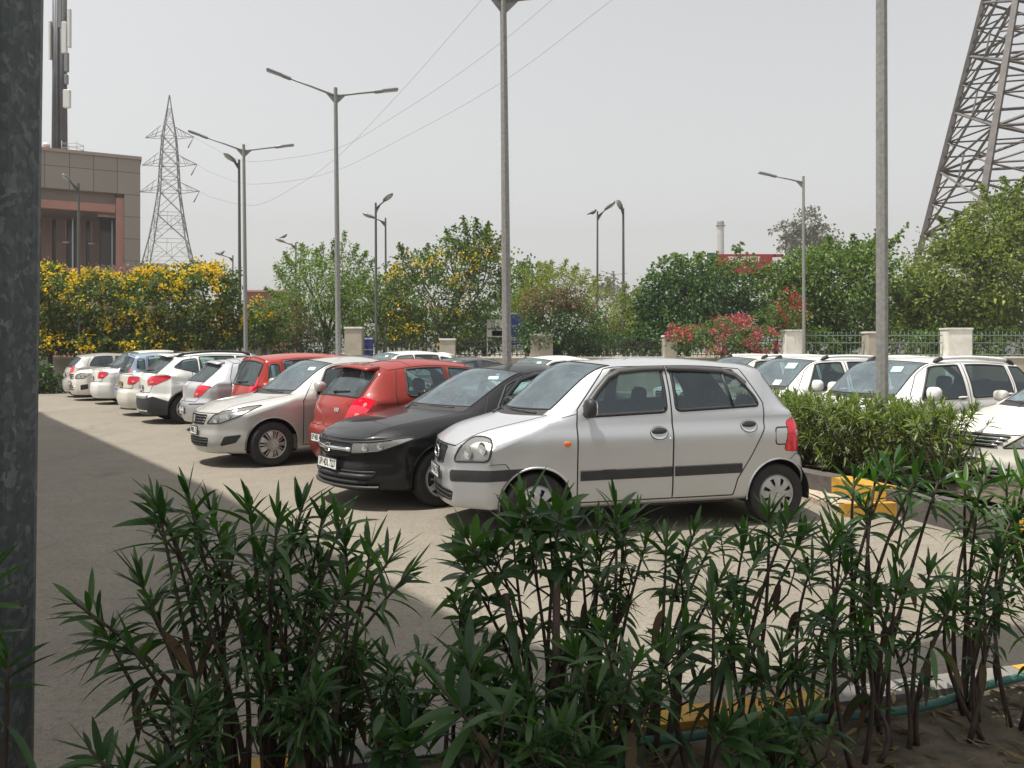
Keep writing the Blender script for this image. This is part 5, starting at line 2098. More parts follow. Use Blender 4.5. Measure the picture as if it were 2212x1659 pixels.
mb.box((-16, 3.2, 12.28), (26, 5.0, .1), 0)
mb.build('ceiling', [plain('lobby_ceiling', (.12, .09, .08), .8)], bd)
for x in (-7.8, -5.2, -3.4):
    mb = MB()
    mb.blob((x, 2.8, 10.1), (.3, .3, .09), 0, 10, 5)
    mb.tube([(x, 2.8, 12.2), (x, 2.8, 10.15)], .02, 4, 0)
    mb.build('pendant_lamp', [plain('pendant', (.4, .4, .38), .4)], bd)
# terrace wall
tw = thing('terrace_wall', 'long salmon terrace wall below the brown building', 'wall', (at(60, 54), 54, 0))
mb = MB()
w = at(345, 54) - at(60, 54)
mb.box((w / 2, .2, 3.5), (w, .4, 7.0), 0)
mb.box((w / 2, .2, 7.08), (w + .1, .5, .16), 0)
mb.build('wall', [SALM], tw)
mb = MB()
mb.box((at(328, 53) - at(60, 54), -.6, 3.6), (1.6, 1.0, 7.5), 0)
mb.build('pier', [BROWN], tw)
# roof mast
mX, mY = at(128, 66), 66
ms = thing('antenna_mast', 'dark telecom mast with white antenna panels on the brown roof', 'mast', (mX, mY, 16.6))
mb = MB()
for dx, dy, r in ((-.36, 0, .27), (.26, .1, .36), (0, -.3, .10)):
    mb.tube([(dx, dy, 0), (dx * .8, dy, 7), (dx * .72, dy, 16)], r, 8, 0)
for k in range(16):
    mb.tube([(-.36, 0, .6 + k), (.30, .1, .6 + k)], .05, 4, 0)
mb.build('pole', [plain('mast_dark', (.06, .062, .07), .6, .2, var=.3, scale=2)], ms)
for k, (dx, z, w, h, mt) in enumerate(((.75, 5.6, .55, 1.5, 0), (.72, 8.6, .30, 1.6, 1), (.55, 10.6, .40, 2.6, 0), (.95, 11.4, .22, 3.2, 0), (-.62, 10.4, .18, 3.2, 0), (.1, 12.6, .5, 2.4, 1), (.7, 7.2, .25, .8, 1))):
    mb = MB()
    mb.box((dx, -.2, z), (w, .3, h), 0, None, .05)
    mb.tube([(0, 0, z + h * .3), (dx, -.1, z + h * .3)], .04, 4, 1)
    mb.tube([(0, 0, z - h * .3), (dx, -.1, z - h * .3)], .04, 4, 1)
    mb.build('antenna_panel', [plain('antenna_white', (.55, .56, .55), .5) if mt == 0 else plain('antenna_grey', (.16, .17, .18), .6), POLED], ms)
sc = thing('scaffold', 'small open pipe scaffold on the brown roof beside the mast', 'scaffold', (at(157, 65), 65, 16.7))
mb = MB()
for x in (-.6, .6):
    for y in (-.5, .5):
        mb.tube([(x, y, 0), (x, y, 1.75)], .03, 5, 0)
for z in (.4, .8, 1.2, 1.55):
    for y in (-.5, .5):
        mb.tube([(-.6, y, z), (.6, y, z)], .022, 5, 0)
    for x in (-.6, .6):
        mb.tube([(x, -.5, z), (x, .5, z)], .022, 5, 0)
mb.build('frame', [POLE], sc)
ot = thing('roof_tank', 'orange drum with a pale lid on the roof left of the mast', 'tank', (at(100, 65), 65, 16.7))
mb = MB()
mb.lathe([(.3, 0), (.3, 1.3), (.26, 1.36)], 16, 0)
mb.build('drum', [plain('tank_orange', (.5, .13, .05), .6, var=.2, scale=3)], ot)
mb = MB()
mb.blob((0, 0, 1.5), (.3, .3, .22), 0, 14, 7)
mb.build('lid', [plain('antenna_white', (.55, .56, .55), .5)], ot)

# ------------------------------------------------------------------ boundary wall, pillars, railings
WY = 32.4
WALLM = plain('wall_plaster', (0.38, 0.34, 0.28), 0.85, var=.22, scale=1.6, bmp=.1)
PILW = plain('pillar_paint', (0.72, 0.70, 0.63), 0.8, var=.18, scale=2.2)
RAILD = plain('railing_dark', (0.03, 0.03, 0.032), 0.5)
RAILG = plain('railing_green', (0.16, 0.22, 0.19), 0.5)
bw = thing('boundary_wall', 'low beige boundary wall running behind all the parked cars', 'wall', (0, WY, 0))
mb = MB()
x0, x1 = at(-60, WY), at(2500, WY)
mb.box(((x0 + x1) / 2, .12, .66), (x1 - x0, .24, 1.32), 0)
mb.build('wall', [WALLM], bw)
mb = MB()
mb.box(((x0 + x1) / 2, .12, 1.35), (x1 - x0, .32, .06), 0)
mb.build('coping', [PILW], bw)
pil = [(310, 40, 744), (563, 40, 735), (765, 40, 710), (967, 36, 735), (1170, 52, 725), (1447, 30, 728), (1714, 44, 716), (1890, 42, 720), (2068, 57, 712), (2290, 57, 712)]
plab = {310: 'beige gate pillar half hidden under the yellow hedge', 563: 'beige pillar under the small yellow bush', 765: 'beige wall pillar with leaf stains beside the blue sheet',
        967: 'narrow beige pillar under the yellow flowered tree', 1170: 'wide beige pillar under the brown creeper mound', 1447: 'thin beige pillar at the edge of the pink bougainvillea',
        1714: 'clean white pillar between bougainvillea and single arm lamp', 1890: 'worn pillar half hidden by the thick lamp pole', 2068: 'widest clean white pillar over the white utility car roof',
        2290: 'white pillar beyond the frame at the far end of the railing'}
for px, wp, top in pil[:-1]:
    w = wp / FOC * WY * .92
    z = EYE + (HOR - top) / FOC * WY
    pl = thing('pillar', plab[px], 'pillar', (at(px, WY), WY - .02, 0))
    mb = MB()
    mb.box((0, .12, z / 2), (w, .62, z), 0, None, .015)
    mb.build('shaft', [PILW if px in (1714, 2068) else WALLM], pl)
    mb = MB()
    mb.box((0, .12, z + .035), (w + .05, .68, .07), 0)
    mb.build('cap', [PILW], pl)
ends = [(-60, 10)] + [(a, b) for a, b, _ in pil]
rl = ['dark railing left of the half hidden pillar', 'dark railing below the yellow hedge', 'dark railing behind the small yellow bush', 'dark railing with the blue sheet behind it', 'dark railing under the yellow flowered tree',
      'dark railing below the creeper mound', 'dark railing below the pink bougainvillea', 'pale green railing left of the worn pillar', 'pale green railing between worn and widest pillars', 'pale green railing right of the widest pillar']
for i in range(len(ends) - 1):
    (pa, wa), (pb, wb) = ends[i], ends[i + 1]
    xa, xb = at(pa + wa / 2, WY), at(pb - wb / 2, WY)
    o = thing('railing', rl[i] + ' on the wall', 'railing', (xa, WY + .12, 1.38))
    n = max(3, int((xb - xa) / .17))
    green = i >= 7
    hgt = 1.02 if green else .72
    mb = MB()
    for k in range(1, n):
        x = (xb - xa) * k / n
        mb.tube([(x, 0, 0), (x, 0, hgt - .06), (x, 0, hgt)], [.013, .013, .003], 4, 0)
    for z in (.08, hgt * .55, hgt * .84):
        mb.box(((xb - xa) / 2, 0, z), (xb - xa, .03, .035), 0)
    mb.build('bars', [RAILG if green else RAILD], o)

# boards behind the railing
BLUE = plain('board_blue', (0.03, 0.06, 0.30), 0.5, var=.15, scale=4)
WHT = plain('board_white', (0.62, 0.60, 0.56), 0.5, var=.1, scale=4)
NAVY = plain('board_navy', (0.02, 0.025, 0.07), 0.5)


def board(name, label, px0, px1, py0, py1, Y, panels, post=True):
    x0, z1 = at(px0, Y, py0)
    x1, z0 = at(px1, Y, py1)
    t = thing(name, label, 'sign', ((x0 + x1) / 2, Y, 0))
    w, h = x1 - x0, z1 - z0
    for (u0, u1, v0, v1, mt, txt, tm) in panels:
        mb = MB()
        mb.box((w * ((u0 + u1) / 2 - .5), 0, z0 + h * (v0 + v1) / 2), (w * (u1 - u0), .06, h * (v1 - v0)), 0)
        if txt:
            lines = txt.split('|')
            for k, tx in enumerate(lines):
                hh = h * (v1 - v0) / len(lines)
                vs, fs = text_shape(tx, hh * .8, .012)
                if not vs:
                    continue
                wd = max(q[0] for q in vs) - min(q[0] for q in vs)
                sq = min(1.2, w * (u1 - u0) * .85 / max(wd, .01))
                cz = z0 + h * v1 - hh * (k + .5)
                mb.add([(q[0] * sq + w * ((u0 + u1) / 2 - .5), -.034, cz + q[1]) for q in vs], fs, 1, False)
        mb.build('panel', [mt, tm or WHT], t)
    if post:
        for sx in (-1, 1):
            mb = MB()
            mb.tube([(sx * w * .48, .06, 0), (sx * w * .48, .06, z1)], .035, 6, 0)
            mb.build('post', [WHT], t)
    return t


board('notice_board', 'white and dark notice board left of the nearest twin arm lamp', 1052, 1088, 690, 728, 34.0, [(0, 1, .50, 1, WHT, None, None), (0, 1, 0, .42, WHT, None, None), (.30, .93, .06, .36, NAVY, None, None)])
board('signboard', 'tall blue signboard with white letters right of the nearest twin arm lamp', 1098, 1140, 676, 752, 34.5, [(0, 1, .66, .96, BLUE, None, None), (0, 1, .10, .62, BLUE, ' |ERAL', WHT), (0, 1, .0, .08, WHT, None, None), (0, 1, .965, 1.0, WHT, None, None)])
t = thing('blue_sheet', 'dark blue sheet panel behind the railing beside the leaf stained pillar', 'sheet', (at(795, 33.2), 33.2, 0))
mb = MB()
mb.box((0, 0, 1.15), (.42, .05, 2.1), 0)
mb.build('panel', [BLUE], t)
mb = MB()
mb.box((0, -.03, 2.12), (.42, .02, .06), 0)
mb.box((0, -.03, 1.66), (.42, .02, .03), 0)
mb.build('edge_strip', [WHT], t)
# billboard on the roofs behind
t = board('billboard', 'red roadside billboard with white Hindi lettering above the dark tree', 1545, 1692, 549, 596, 60, [(0, .84, 0, 1, plain('billboard_red', (.27, .02, .03), .5, var=.15, scale=.4), 'महाराजा| ', WHT), (.86, .885, 0, 1, WHT, None, None), (.97, 1.0, .4, 1, WHT, None, None), (.84, 1.0, .86, 1, plain('billboard_red', (.42, .03, .045)), None, None)])
board('billboard', 'small dark green panel at the end of the red billboard', 1527, 1544, 546, 586, 59.5, [(0, 1, 0, 1, plain('panel_green', (.02, .09, .07), .5), None, None)])
# chimney
ch = thing('chimney', 'tall pale banded factory chimney far behind the billboard', 'chimney', (at(1556.5, 330), 330, 0))
mb = MB()
zt = EYE + (HOR - 478) / FOC * 330
mb.lathe([(1.75, 0), (1.35, zt - 1.5), (1.35, zt)], 20, 0)
mb.build('shaft', [panel_mat('chimney_concrete', (.42, .41, .40), 40, 7.0, (.16, .16, .17), .3)], ch)
mb = MB()
mb.lathe([(1.4, zt - 2.2), (1.9, zt - 2.0), (1.9, zt - 1.6), (1.4, zt - 1.5)], 20, 0)
mb.lathe([(1.36, zt - 1.4), (1.45, zt - .2), (1.0, zt)], 20, 0)
mb.build('crown_ring', [POLED], ch)
# red brick building end left of the feathery tree
rb = thing('brick_house', 'plain red brick house end between the yellow bush and feathery tree', 'house', (at(575, 52), 52, 0))
mb = MB()
mb.box((0, 2, 2.7), (2.6, 4, 5.4), 0)
mb.build('wall', [panel_mat('red_brick', (.30, .09, .07), .24, .09, (.2, .12, .1), .3)], rb)
mb = MB()
mb.box((0, 2, 5.45), (2.8, 4.2, .12), 0)
mb.build('roof', [SALM], rb)

# green garden hose along the kerb and scraps on the soil
mb = MB()
hp = []
for k in range(26):
    tt = k / 25
    b = K0 - KN * (.27 + .05 * math.sin(tt * 9) + .03 * math.sin(tt * 23)) + KD * (1.0 + 4.4 * tt)
    hp.append((b.x, b.y, .145 + .012 * math.sin(tt * 17)))
mb.tube(hp, .018, 8, 0)
tag(mb.build('garden_hose', [plain('hose_green', (0.035, 0.115, 0.09), 0.6, var=.3, scale=12)]), 'faded green garden hose lying inside the near kerb', 'hose')

# ------------------------------------------------------------------ the parked cars
def place_nose(o, x, y, yaw):
    """nose centre at (x, y), car facing left of the picture; yaw turns the nose towards the camera"""
    o.location = (x, y, 0)
    o.rotation_euler.z = R(yaw)


def place_tail(o, x, y, yaw, L):
    """tail centre at (x, y), tail facing left"""
    c, s = math.cos(R(yaw)), math.sin(R(yaw))
    o.location = (x + c * L, y + s * L, 0)
    o.rotation_euler.z = R(yaw + 180)


YW = 37
place_nose(make_car(T_SANTRO, 'parked_car', 'dented silver hatchback nearest the planting, side on', SILVER), -.67, 7.55, 15)
place_nose(make_car(T_CITY, 'parked_car', 'black sedan with a chrome grille tucked behind the nearest silver hatchback', BLACKP), -1.93, 8.57, YW)
place_tail(make_car(T_SWIFT, 'parked_car', 'red hatchback with tall tail lights between the black and warm silver sedans', REDP), -2.53, 10.56, YW, T_SWIFT['L'])
place_nose(make_car(T_DZIRE, 'parked_car', 'warm silver sedan facing out with a black front wheel hub cap in full view', SILVER2), -4.52, 11.56, YW)
place_tail(make_car(T_TALL, 'parked_car', 'tall boxy red hatchback behind the warm silver sedan', REDP2), -5.0, 14.35, YW, T_TALL['L'])
place_tail(make_car(T_DATSUN, 'parked_car', 'small silver hatchback seen from behind, next to the boxy red one', SILVER), -6.68, 16.3, YW, T_DATSUN['L'])
place_tail(make_car(T_CRETA, 'parked_car', 'large white sport utility with black lower cladding, tail out', WHITE), -8.44, 18.15, YW, T_CRETA['L'])
P2 = dict(T_WSEDAN)
P2.update(rplate=(.80, 'UP16CT 5082'), rpmat=PLATEY)
place_tail(make_car(P2, 'parked_car', 'cream white sedan with a yellow number plate beside the white sport utility', CREAM), -9.8, 20.3, YW, 4.25)
P2 = dict(T_TALL)
P2.update(rplate=(.72, 'UP14BQ 2260'))
place_tail(make_car(P2, 'parked_car', 'tall boxy blue hatchback between two white sedans', BLUEP), -11.1, 22.5, YW, T_TALL['L'])
place_tail(make_car(T_WSEDAN, 'parked_car', 'white sedan with a bare rear wheel beside the blue hatchback', WHITE), -12.7, 24.5, YW, 4.25)
place_nose(make_car(T_MPV, 'parked_car', 'cream people carrier facing out next to the farthest hatchback', CREAM), -14.4, 26.3, YW)
place_tail(make_car(T_I10, 'parked_car', 'farthest small silver hatchback by the low wall, tail out', SILVER2), -15.7, 28.1, YW, T_I10['L'])


def row2(m, t=9.6):
    return (-4.6 - 1.4 * m + .8 * t, 11.5 + 2.125 * m + .6 * t)


def nose_of(m, L):
    x, y = row2(m)
    return x - L * math.cos(R(YW)), y - L * math.sin(R(YW))


P2 = dict(T_SWIFT)
P2.update(front=True, spoiler=None, rplate=None)
x, y = nose_of(.72, P2['L'])
place_nose(make_car(P2, 'parked_car', 'white car whose roof shows between the nearest lamp pole and silver hatchback', WHITE), x, y, YW)
P2 = dict(T_WSEDAN)
P2.update(rplate=None, antenna=(3.3, 0, .28, .6))
x, y = nose_of(2.05, 4.25)
place_nose(make_car(P2, 'parked_car', 'dark grey sedan roof with an antenna behind the red hatchback', GREYP), x, y, YW)
P2 = dict(T_CRETA)
P2.update(rails=None, rplate=None, rwiper=False)
x, y = nose_of(3.38, 4.27)
place_nose(make_car(P2, 'parked_car', 'white sport utility roof with a rear spoiler behind the two red hatchbacks', WHITE), x, y, YW)
P2 = dict(T_WSEDAN)
P2.update(rplate=None)
x, y = nose_of(4.75, 4.25)
place_nose(make_car(P2, 'parked_car', 'dark grey sedan roof beside the second twin arm lamp', GREYP), x, y, YW)

K = 1.06
P2 = dict(T_SUVW)
o = make_car(P2, 'parked_car', 'white utility car with silver roof rails and a white square mirror', WHITE)
place_nose(o, 4.06, 11.6, 20)
P2 = dict(T_SUVW)
P2.update(stickers=[(-.40, .82, .20, .15, STICK), (-.42, .25, .14, .12, STICKW)])
o = make_car(P2, 'parked_car', 'white utility car with a pale green windscreen sticker in the middle of three', WHITE)
place_nose(o, 3.42, 14.2, 20)
P2 = dict(T_SUVW)
P2.update(stickers=[])
o = make_car(P2, 'parked_car', 'rearmost cream utility car showing only its roof rails', CREAM)
place_nose(o, 3.2, 16.9, 20)
o = make_car(T_SEDANR, 'parked_car', 'pale silver sedan with a black grille cut by the frame edge', CREAM)
place_nose(o, 5.08, 8.95, 20)

# ------------------------------------------------------------------ dusty air
mb = MB()
mb.box((0, 222, 29), (400, 490, 62), 0)
m, nt, p = new_mat('haze_air')
nt.nodes.remove(p)
pv = nt.nodes.new('ShaderNodeVolumePrincipled')
pv.inputs['Color'].default_value = (0.80, 0.80, 0.79, 1)
pv.inputs['Density'].default_value = 0.0009
pv.inputs['Anisotropy'].default_value = 0.2
nt.links.new(pv.outputs[0], nt.nodes['Material Output'].inputs['Volume'])
hz = mb.build('haze', [m])
tag(hz, 'thin pale dusty haze filling the air over the whole place', 'haze', kind='stuff')
hz.display_type = 'WIRE'

# ------------------------------------------------------------------ leaves
def unit(a):
    return a / np.maximum(np.linalg.norm(a, axis=1, keepdims=True), 1e-9)


def diamond_leaves(p, d, L, W, rng, droop=.25):
    """four-cornered folded leaves; returns verts, faces"""
    n = len(p)
    d = unit(d)
    r = unit(rng.normal(size=(n, 3)))
    s = unit(np.cross(d, r))
    up = np.cross(s, d)
    L = L[:, None]
    W = W[:, None]
    tip = p + d * L
    tip[:, 2] -= (droop * L[:, 0])
    mid = p + d * L * .5
    a = mid + s * W + up * W * .35
    b = mid - s * W + up * W * .35
    V = np.stack([p, a, tip, b], 1).reshape(-1, 3)
    F = np.arange(4 * n).reshape(n, 4)
    return V, F


def crown_points(lobes, dens, rng, clump=.16, per=9, shell=.5, sprig=.06):
    """leaf positions in clumps through ellipsoid lobes; returns points and outward directions"""
    P, D = [], []
    for (c, r) in lobes:
        c, r = np.array(c), np.array(r)
        area = (r[0] * r[2] + r[0] * r[1] + r[1] * r[2]) / 3
        nc = max(4, int(dens * area))
        u = unit(rng.normal(size=(nc, 3)))
        rad = shell + (1.02 - shell) * rng.random(nc) ** .6
        far = rng.random(nc) < sprig
        rad[far] *= rng.uniform(1.05, 1.3, far.sum())
        # uneven outline: lumps over the sphere of directions
        lump = 1 + .13 * np.sin(u[:, 0] * 5 + c[0] * 3) * np.cos(u[:, 2] * 6 + c[2] * 2) + .09 * np.sin(u[:, 1] * 9 + u[:, 2] * 7 + c[0])
        ctr = c + u * r * (rad * lump)[:, None]
        cl = clump * min(r[0], r[2])
        q = ctr[:, None, :] + rng.normal(size=(nc, per, 3)) * cl * np.array([1, 1, .7])
        dd = np.repeat(u[:, None, :], per, 1) + rng.normal(size=(nc, per, 3)) * .75
        P.append(q.reshape(-1, 3))
        D.append(dd.reshape(-1, 3))
    return np.concatenate(P), np.concatenate(D)


def px_lobes(px, Y, depth=.85):
    """lobes given as (column, row, half width, half height) in the photograph's frame at distance Y"""
    out = []
    for i, (x, y, rx, ry) in enumerate(px):
        X, Z = at(x, Y, y)
        k = Y / FOC
        yy = Y + ((i * 37) % 7 - 3) * .09 * rx * k
        out.append(((X, yy, Z), (rx * k, max(rx, ry) * k * depth, ry * k)))
    return out


BARK = plain('bark', (0.085, 0.065, 0.048), 0.9, var=.35, scale=8, bmp=.4)
BARKG = plain('bark_grey', (0.16, 0.14, 0.12), 0.9, var=.3, scale=8, bmp=.4)


LEAFK, DENSK = .84, 1.75


def tree(name, label, cat, lobes, mat, seed, dens=60, leaf=(.16, .24), asp=.3, per=9, clump=.16, shell=.45, sprig=.06, flowers=None, trunk=True, bark=None, droop=.3, group=None, extra=None, up=.3):
    rng = np.random.default_rng(seed)
    c0 = np.mean([l[0] for l in lobes], 0)
    base = Vector((c0[0], c0[1], 0))
    t = thing(name, label, cat, base, 0, group)
    bs = np.array(base)
    P, D = crown_points(lobes, dens * DENSK, rng, clump, per, shell, sprig)
    D[:, 2] += up
    keep = P[:, 2] > .05
    P, D = P[keep], D[keep]
    n = len(P)
    L = rng.uniform(leaf[0], leaf[1], n) * LEAFK
    V, F = diamond_leaves(P, D, L, L * asp, rng, droop)
    if extra is not None:
        V2, F2 = extra(rng)
        V = np.concatenate([V, V2])
        F = np.concatenate([F, F2 + len(V) - len(V2)])
    np_mesh('crown', V - bs, F, mat, t)
    if flowers:
        mt, cnt, size, top, k = flowers
        tot = sum(r[0] * r[2] for _, r in lobes)
        FP, FD = [], []
        for (c, r) in lobes:
            m = int(cnt * r[0] * r[2] / tot)
            pc = unit(rng.normal(size=(max(2, m // 7), 3)) + np.array([0, -.5, top]))
            u = unit(pc[rng.integers(0, len(pc), m)] + rng.normal(size=(m, 3)) * rng.uniform(.08, .42, (m, 1)))
            ctr = np.array(c) + u * np.array(r) * rng.uniform(.9, 1.1, (m, 1))
            q = ctr[:, None, :] + rng.normal(size=(m, k, 3)) * size * .75
            FP.append(q.reshape(-1, 3))
            FD.append((np.repeat(u[:, None, :], k, 1) + rng.normal(size=(m, k, 3)) * .8).reshape(-1, 3))
        FP, FD = np.concatenate(FP), np.concatenate(FD)
        L = rng.uniform(.7, 1.2, len(FP)) * size
        V, F = diamond_leaves(FP, FD, L, L * .5, rng, .1)
        np_mesh('flowers', V - bs, F, mt, t)
    if trunk:
        mb = MB()
        zlow = min(l[0][2] - l[1][2] * .3 for l in lobes)
        fork = Vector((0, 0, max(.5, zlow * .8)))
        rt = .05 + .035 * max(l[1][0] for l in lobes)
        mb.tube([(0, 0, -.05), (rng.normal() * .06, rng.normal() * .06, fork.z * .5), fork], [rt * 1.3, rt * 1.05, rt * .9], 8, 0)
        for (c, r) in lobes:
            e = Vector(np.array(c) - bs)
            mid = fork.lerp(e, .5) + Vector((rng.normal() * .15, rng.normal() * .15, .12))
            mb.tube([fork - Vector((0, 0, .05)), mid, e], [rt * .6, rt * .42, rt * .22], 6, 0)
            for _ in range(3):
                u = unit(rng.normal(size=(1, 3)))[0]
                u[2] = abs(u[2]) * .8
                e2 = e + Vector(u * np.array(r) * .75)
                mb.tube([e.lerp(mid, .3), e.lerp(e2, .5) + Vector((0, 0, .06)), e2], [rt * .25, rt * .16, rt * .06], 5, 0)
        mb.build('trunk', [bark or BARK], t)
    return t


def plumes(tips, Y, mat_leaf, n_leaf=90):
    """arching feathery shoots: (base column, base row, tip column, tip row)"""
    def fn(rng):
        P, D, Ls = [], [], []
        for (x0, y0, x1, y1) in tips:
            a = np.array([at(x0, Y), Y + rng.normal() * .3, EYE + (HOR - y0) / FOC * Y])
            b = np.array([at(x1, Y), Y + rng.normal() * .3, EYE + (HOR - y1) / FOC * Y])
            s = rng.random(n_leaf) ** .8
            q = a + (b - a) * s[:, None]
            q += rng.normal(size=(n_leaf, 3)) * .10 * (1.15 - s)[:, None]
            d = (b - a) / np.linalg.norm(b - a) * .7 + rng.normal(size=(n_leaf, 3)) * .6
            P.append(q)
            D.append(d)
        P, D = np.concatenate(P), np.concatenate(D)
        L = rng.uniform(mat_leaf[0], mat_leaf[1], len(P))
        return diamond_leaves(P, D, L, L * mat_leaf[2], rng, .3)
    return fn


LF_TEC = leafmat('leaf_tecoma', (0.040, 0.073, 0.022), (0.144, 0.208, 0.053), .54, .28)
LF_BAM = leafmat('leaf_feathery', (0.070, 0.120, 0.022), (0.182, 0.265, 0.056), .56, .40)
LF_PALE = leafmat('leaf_pale_bamboo', (0.118, 0.142, 0.026), (0.272, 0.291, 0.065), .56, .45)
LF_DARK = leafmat('leaf_dark', (0.026, 0.065, 0.023), (0.094, 0.172, 0.051), .52, .25)
LF_MID = leafmat('leaf_mid', (0.049, 0.095, 0.021), (0.161, 0.237, 0.056), .54, .35)
LF_OLIVE = leafmat('leaf_olive', (0.070, 0.100, 0.021), (0.209, 0.259, 0.057), .55, .35)
LF_BOUG = leafmat('leaf_bougainvillea', (0.046, 0.090, 0.026), (0.153, 0.217, 0.064), .55, .3)
LF_GREY = leafmat('leaf_eucalyptus_hazed', (0.099, 0.104, 0.082), (0.199, 0.199, 0.166), .6, .2, (1, 1, .8))  # distance haze put into the grey leaf colour
LF_BROWN = leafmat('leaf_dry_creeper', (0.090, 0.065, 0.036), (0.226, 0.163, 0.090), .65, .25, (1.1, 1, .7))
FL_YEL = leafmat('petal_yellow', (0.740, 0.470, 0.008), (0.860, 0.660, 0.020), .5, .42, (1, .95, .5))
FL_PINK = leafmat('petal_pink', (0.38, 0.045, 0.085), (0.55, 0.13, 0.15), .5, .35, (1, .7, .7))
FL_RED = leafmat('petal_red', (0.400, 0.030, 0.035), (0.550, 0.080, 0.080), .5, .35, (1, .7, .7))
FL_MAUVE = leafmat('petal_mauve', (0.260, 0.130, 0.150), (0.400, 0.220, 0.240), .5, .3, (1, .8, .8))

HY = 32.0
GY = None
YL = dict(dens=90, leaf=(.13, .22), asp=.32, per=10, clump=.15)
tree('flowering_shrub', 'yellow flowering shrub against the steel column edge over the low wall', 'shrub', px_lobes([(112, 640, 55, 70), (105, 605, 40, 32), (140, 705, 60, 52), (85, 690, 50, 60), (110, 738, 70, 30)], HY), LF_TEC, 11, flowers=(FL_YEL, 233, .10, 1.0, 7), **YL)
tree('flowering_shrub', 'yellow flowering shrub behind the thin lamp before the brown building', 'shrub', px_lobes([(225, 650, 72, 62), (205, 618, 52, 34), (250, 708, 70, 50), (190, 715, 50, 45), (230, 740, 75, 28)], HY), LF_TEC, 12, flowers=(FL_YEL, 251, .10, 1.0, 7), **YL)
tree('flowering_shrub', 'yellow flowering shrub in front of the far steel pylon', 'shrub', px_lobes([(345, 650, 75, 66), (325, 612, 52, 34), (395, 606, 40, 34), (350, 714, 78, 44), (350, 740, 80, 28)], HY), LF_TEC, 13, flowers=(FL_YEL, 270, .10, 1.0, 7), **YL)
tree('flowering_shrub', 'yellow flowering shrub ending beside the twin arm lamp', 'shrub', px_lobes([(450, 640, 66, 62), (484, 600, 32, 34), (440, 712, 72, 48), (497, 670, 32, 60), (432, 592, 28, 26), (460, 738, 70, 30)], HY), LF_TEC, 14, flowers=(FL_YEL, 242, .10, 1.0, 7), **YL)
tree('flowering_shrub', 'small round yellow flowering bush right of the twin arm lamp', 'shrub', px_lobes([(572, 685, 40, 38), (556, 722, 38, 38), (590, 712, 34, 34)], HY), LF_TEC, 15, flowers=(FL_YEL, 70, .09, .9, 7), **YL)
tree('feathery_tree', 'feathery light green tree with upright shoots between two lamps', 'tree', px_lobes([(690, 625, 82, 62), (650, 585, 46, 44), (742, 592, 52, 52), (690, 690, 92, 58), (765, 650, 48, 70)], 34.5), LF_BAM, 16, dens=74, leaf=(.13, .24), asp=.17, per=12, clump=.17, sprig=.12,
     extra=plumes([(640, 590, 618, 548), (655, 580, 652, 528), (690, 590, 700, 528), (735, 570, 745, 502), (715, 580, 722, 520), (770, 590, 790, 545), (620, 610, 597, 575), (755, 580, 770, 530), (680, 580, 676, 532), (610, 650, 575, 625), (780, 610, 806, 560)], 34.5, (.14, .26, .15), 130))
tree('dry_creeper', 'hanging dry brown creeper below the feathery tree', 'creeper', px_lobes([(640, 690, 42, 42), (620, 725, 36, 30), (672, 720, 36, 34)], 33.6), LF_BROWN, 17, dens=60, leaf=(.1, .18), per=9, trunk=False)
tree('flowering_tree', 'tall loose tree sprinkled with yellow flowers behind the nearest lamp', 'tree', px_lobes([(925, 640, 92, 82), (985, 575, 66, 56), (1012, 522, 48, 40), (890, 575, 54, 36), (1052, 610, 44, 88), (940, 712, 112, 44), (1040, 530, 40, 36), (852, 650, 40, 70)], 34.5), LF_TEC, 18, dens=52, leaf=(.15, .26), asp=.27, per=10, clump=.15, sprig=.10,
     flowers=(FL_YEL, 230, .09, .5, 7), bark=BARKG,
     extra=plumes([(1010, 520, 1000, 468), (1040, 530, 1055, 482), (985, 540, 962, 492), (1065, 560, 1086, 500), (880, 560, 868, 532), (1075, 600, 1100, 560), (1025, 510, 1030, 474), (915, 560, 922, 528)], 34.5, (.14, .24, .24), 90))
tree('dark_tree', 'plain green tree behind the nearest lamp, partly behind pale bamboo', 'tree', px_lobes([(1128, 612, 44, 50), (1150, 590, 40, 26), (1110, 650, 40, 50), (1160, 640, 40, 40)], 44), LF_MID, 19, dens=40, leaf=(.2, .32))
tree('bamboo_clump', 'pale yellow green bamboo clump behind the creeper mound', 'bamboo', px_lobes([(1190, 622, 52, 40), (1240, 626, 48, 44), (1130, 660, 26, 40)], 36), LF_PALE, 20, dens=80, leaf=(.14, .26), asp=.13, per=12, clump=.17, sprig=.14,
     extra=plumes([(1150, 620, 1128, 580), (1170, 600, 1165, 570), (1190, 600, 1192, 562), (1210, 600, 1222, 566), (1230, 610, 1248, 572), (1250, 620, 1270, 585), (1262, 640, 1290, 600), (1180, 610, 1178, 566)], 36, (.14, .26, .12), 120))
tree('bamboo_clump', 'low yellow green bamboo clump beside the dark tree and two lamp poles', 'bamboo', px_lobes([(1298, 668, 40, 44), (1335, 690, 36, 56), (1300, 730, 50, 40)], 35), LF_PALE, 21, dens=70, leaf=(.14, .26), asp=.14, per=11, clump=.17, sprig=.12,
     extra=plumes([(1290, 640, 1282, 598), (1310, 640, 1318, 604), (1335, 650, 1352, 612), (1345, 660, 1375, 625)], 35, (.14, .26, .12), 110))
tree('creeper_mound', 'dark creeper mound with a dry brown top over a pillar', 'creeper', px_lobes([(1190, 700, 70, 60), (1250, 698, 60, 62), (1148, 722, 38, 44), (1215, 740, 90, 34)], 33), LF_DARK, 22, dens=70, leaf=(.12, .2), per=10, trunk=True)
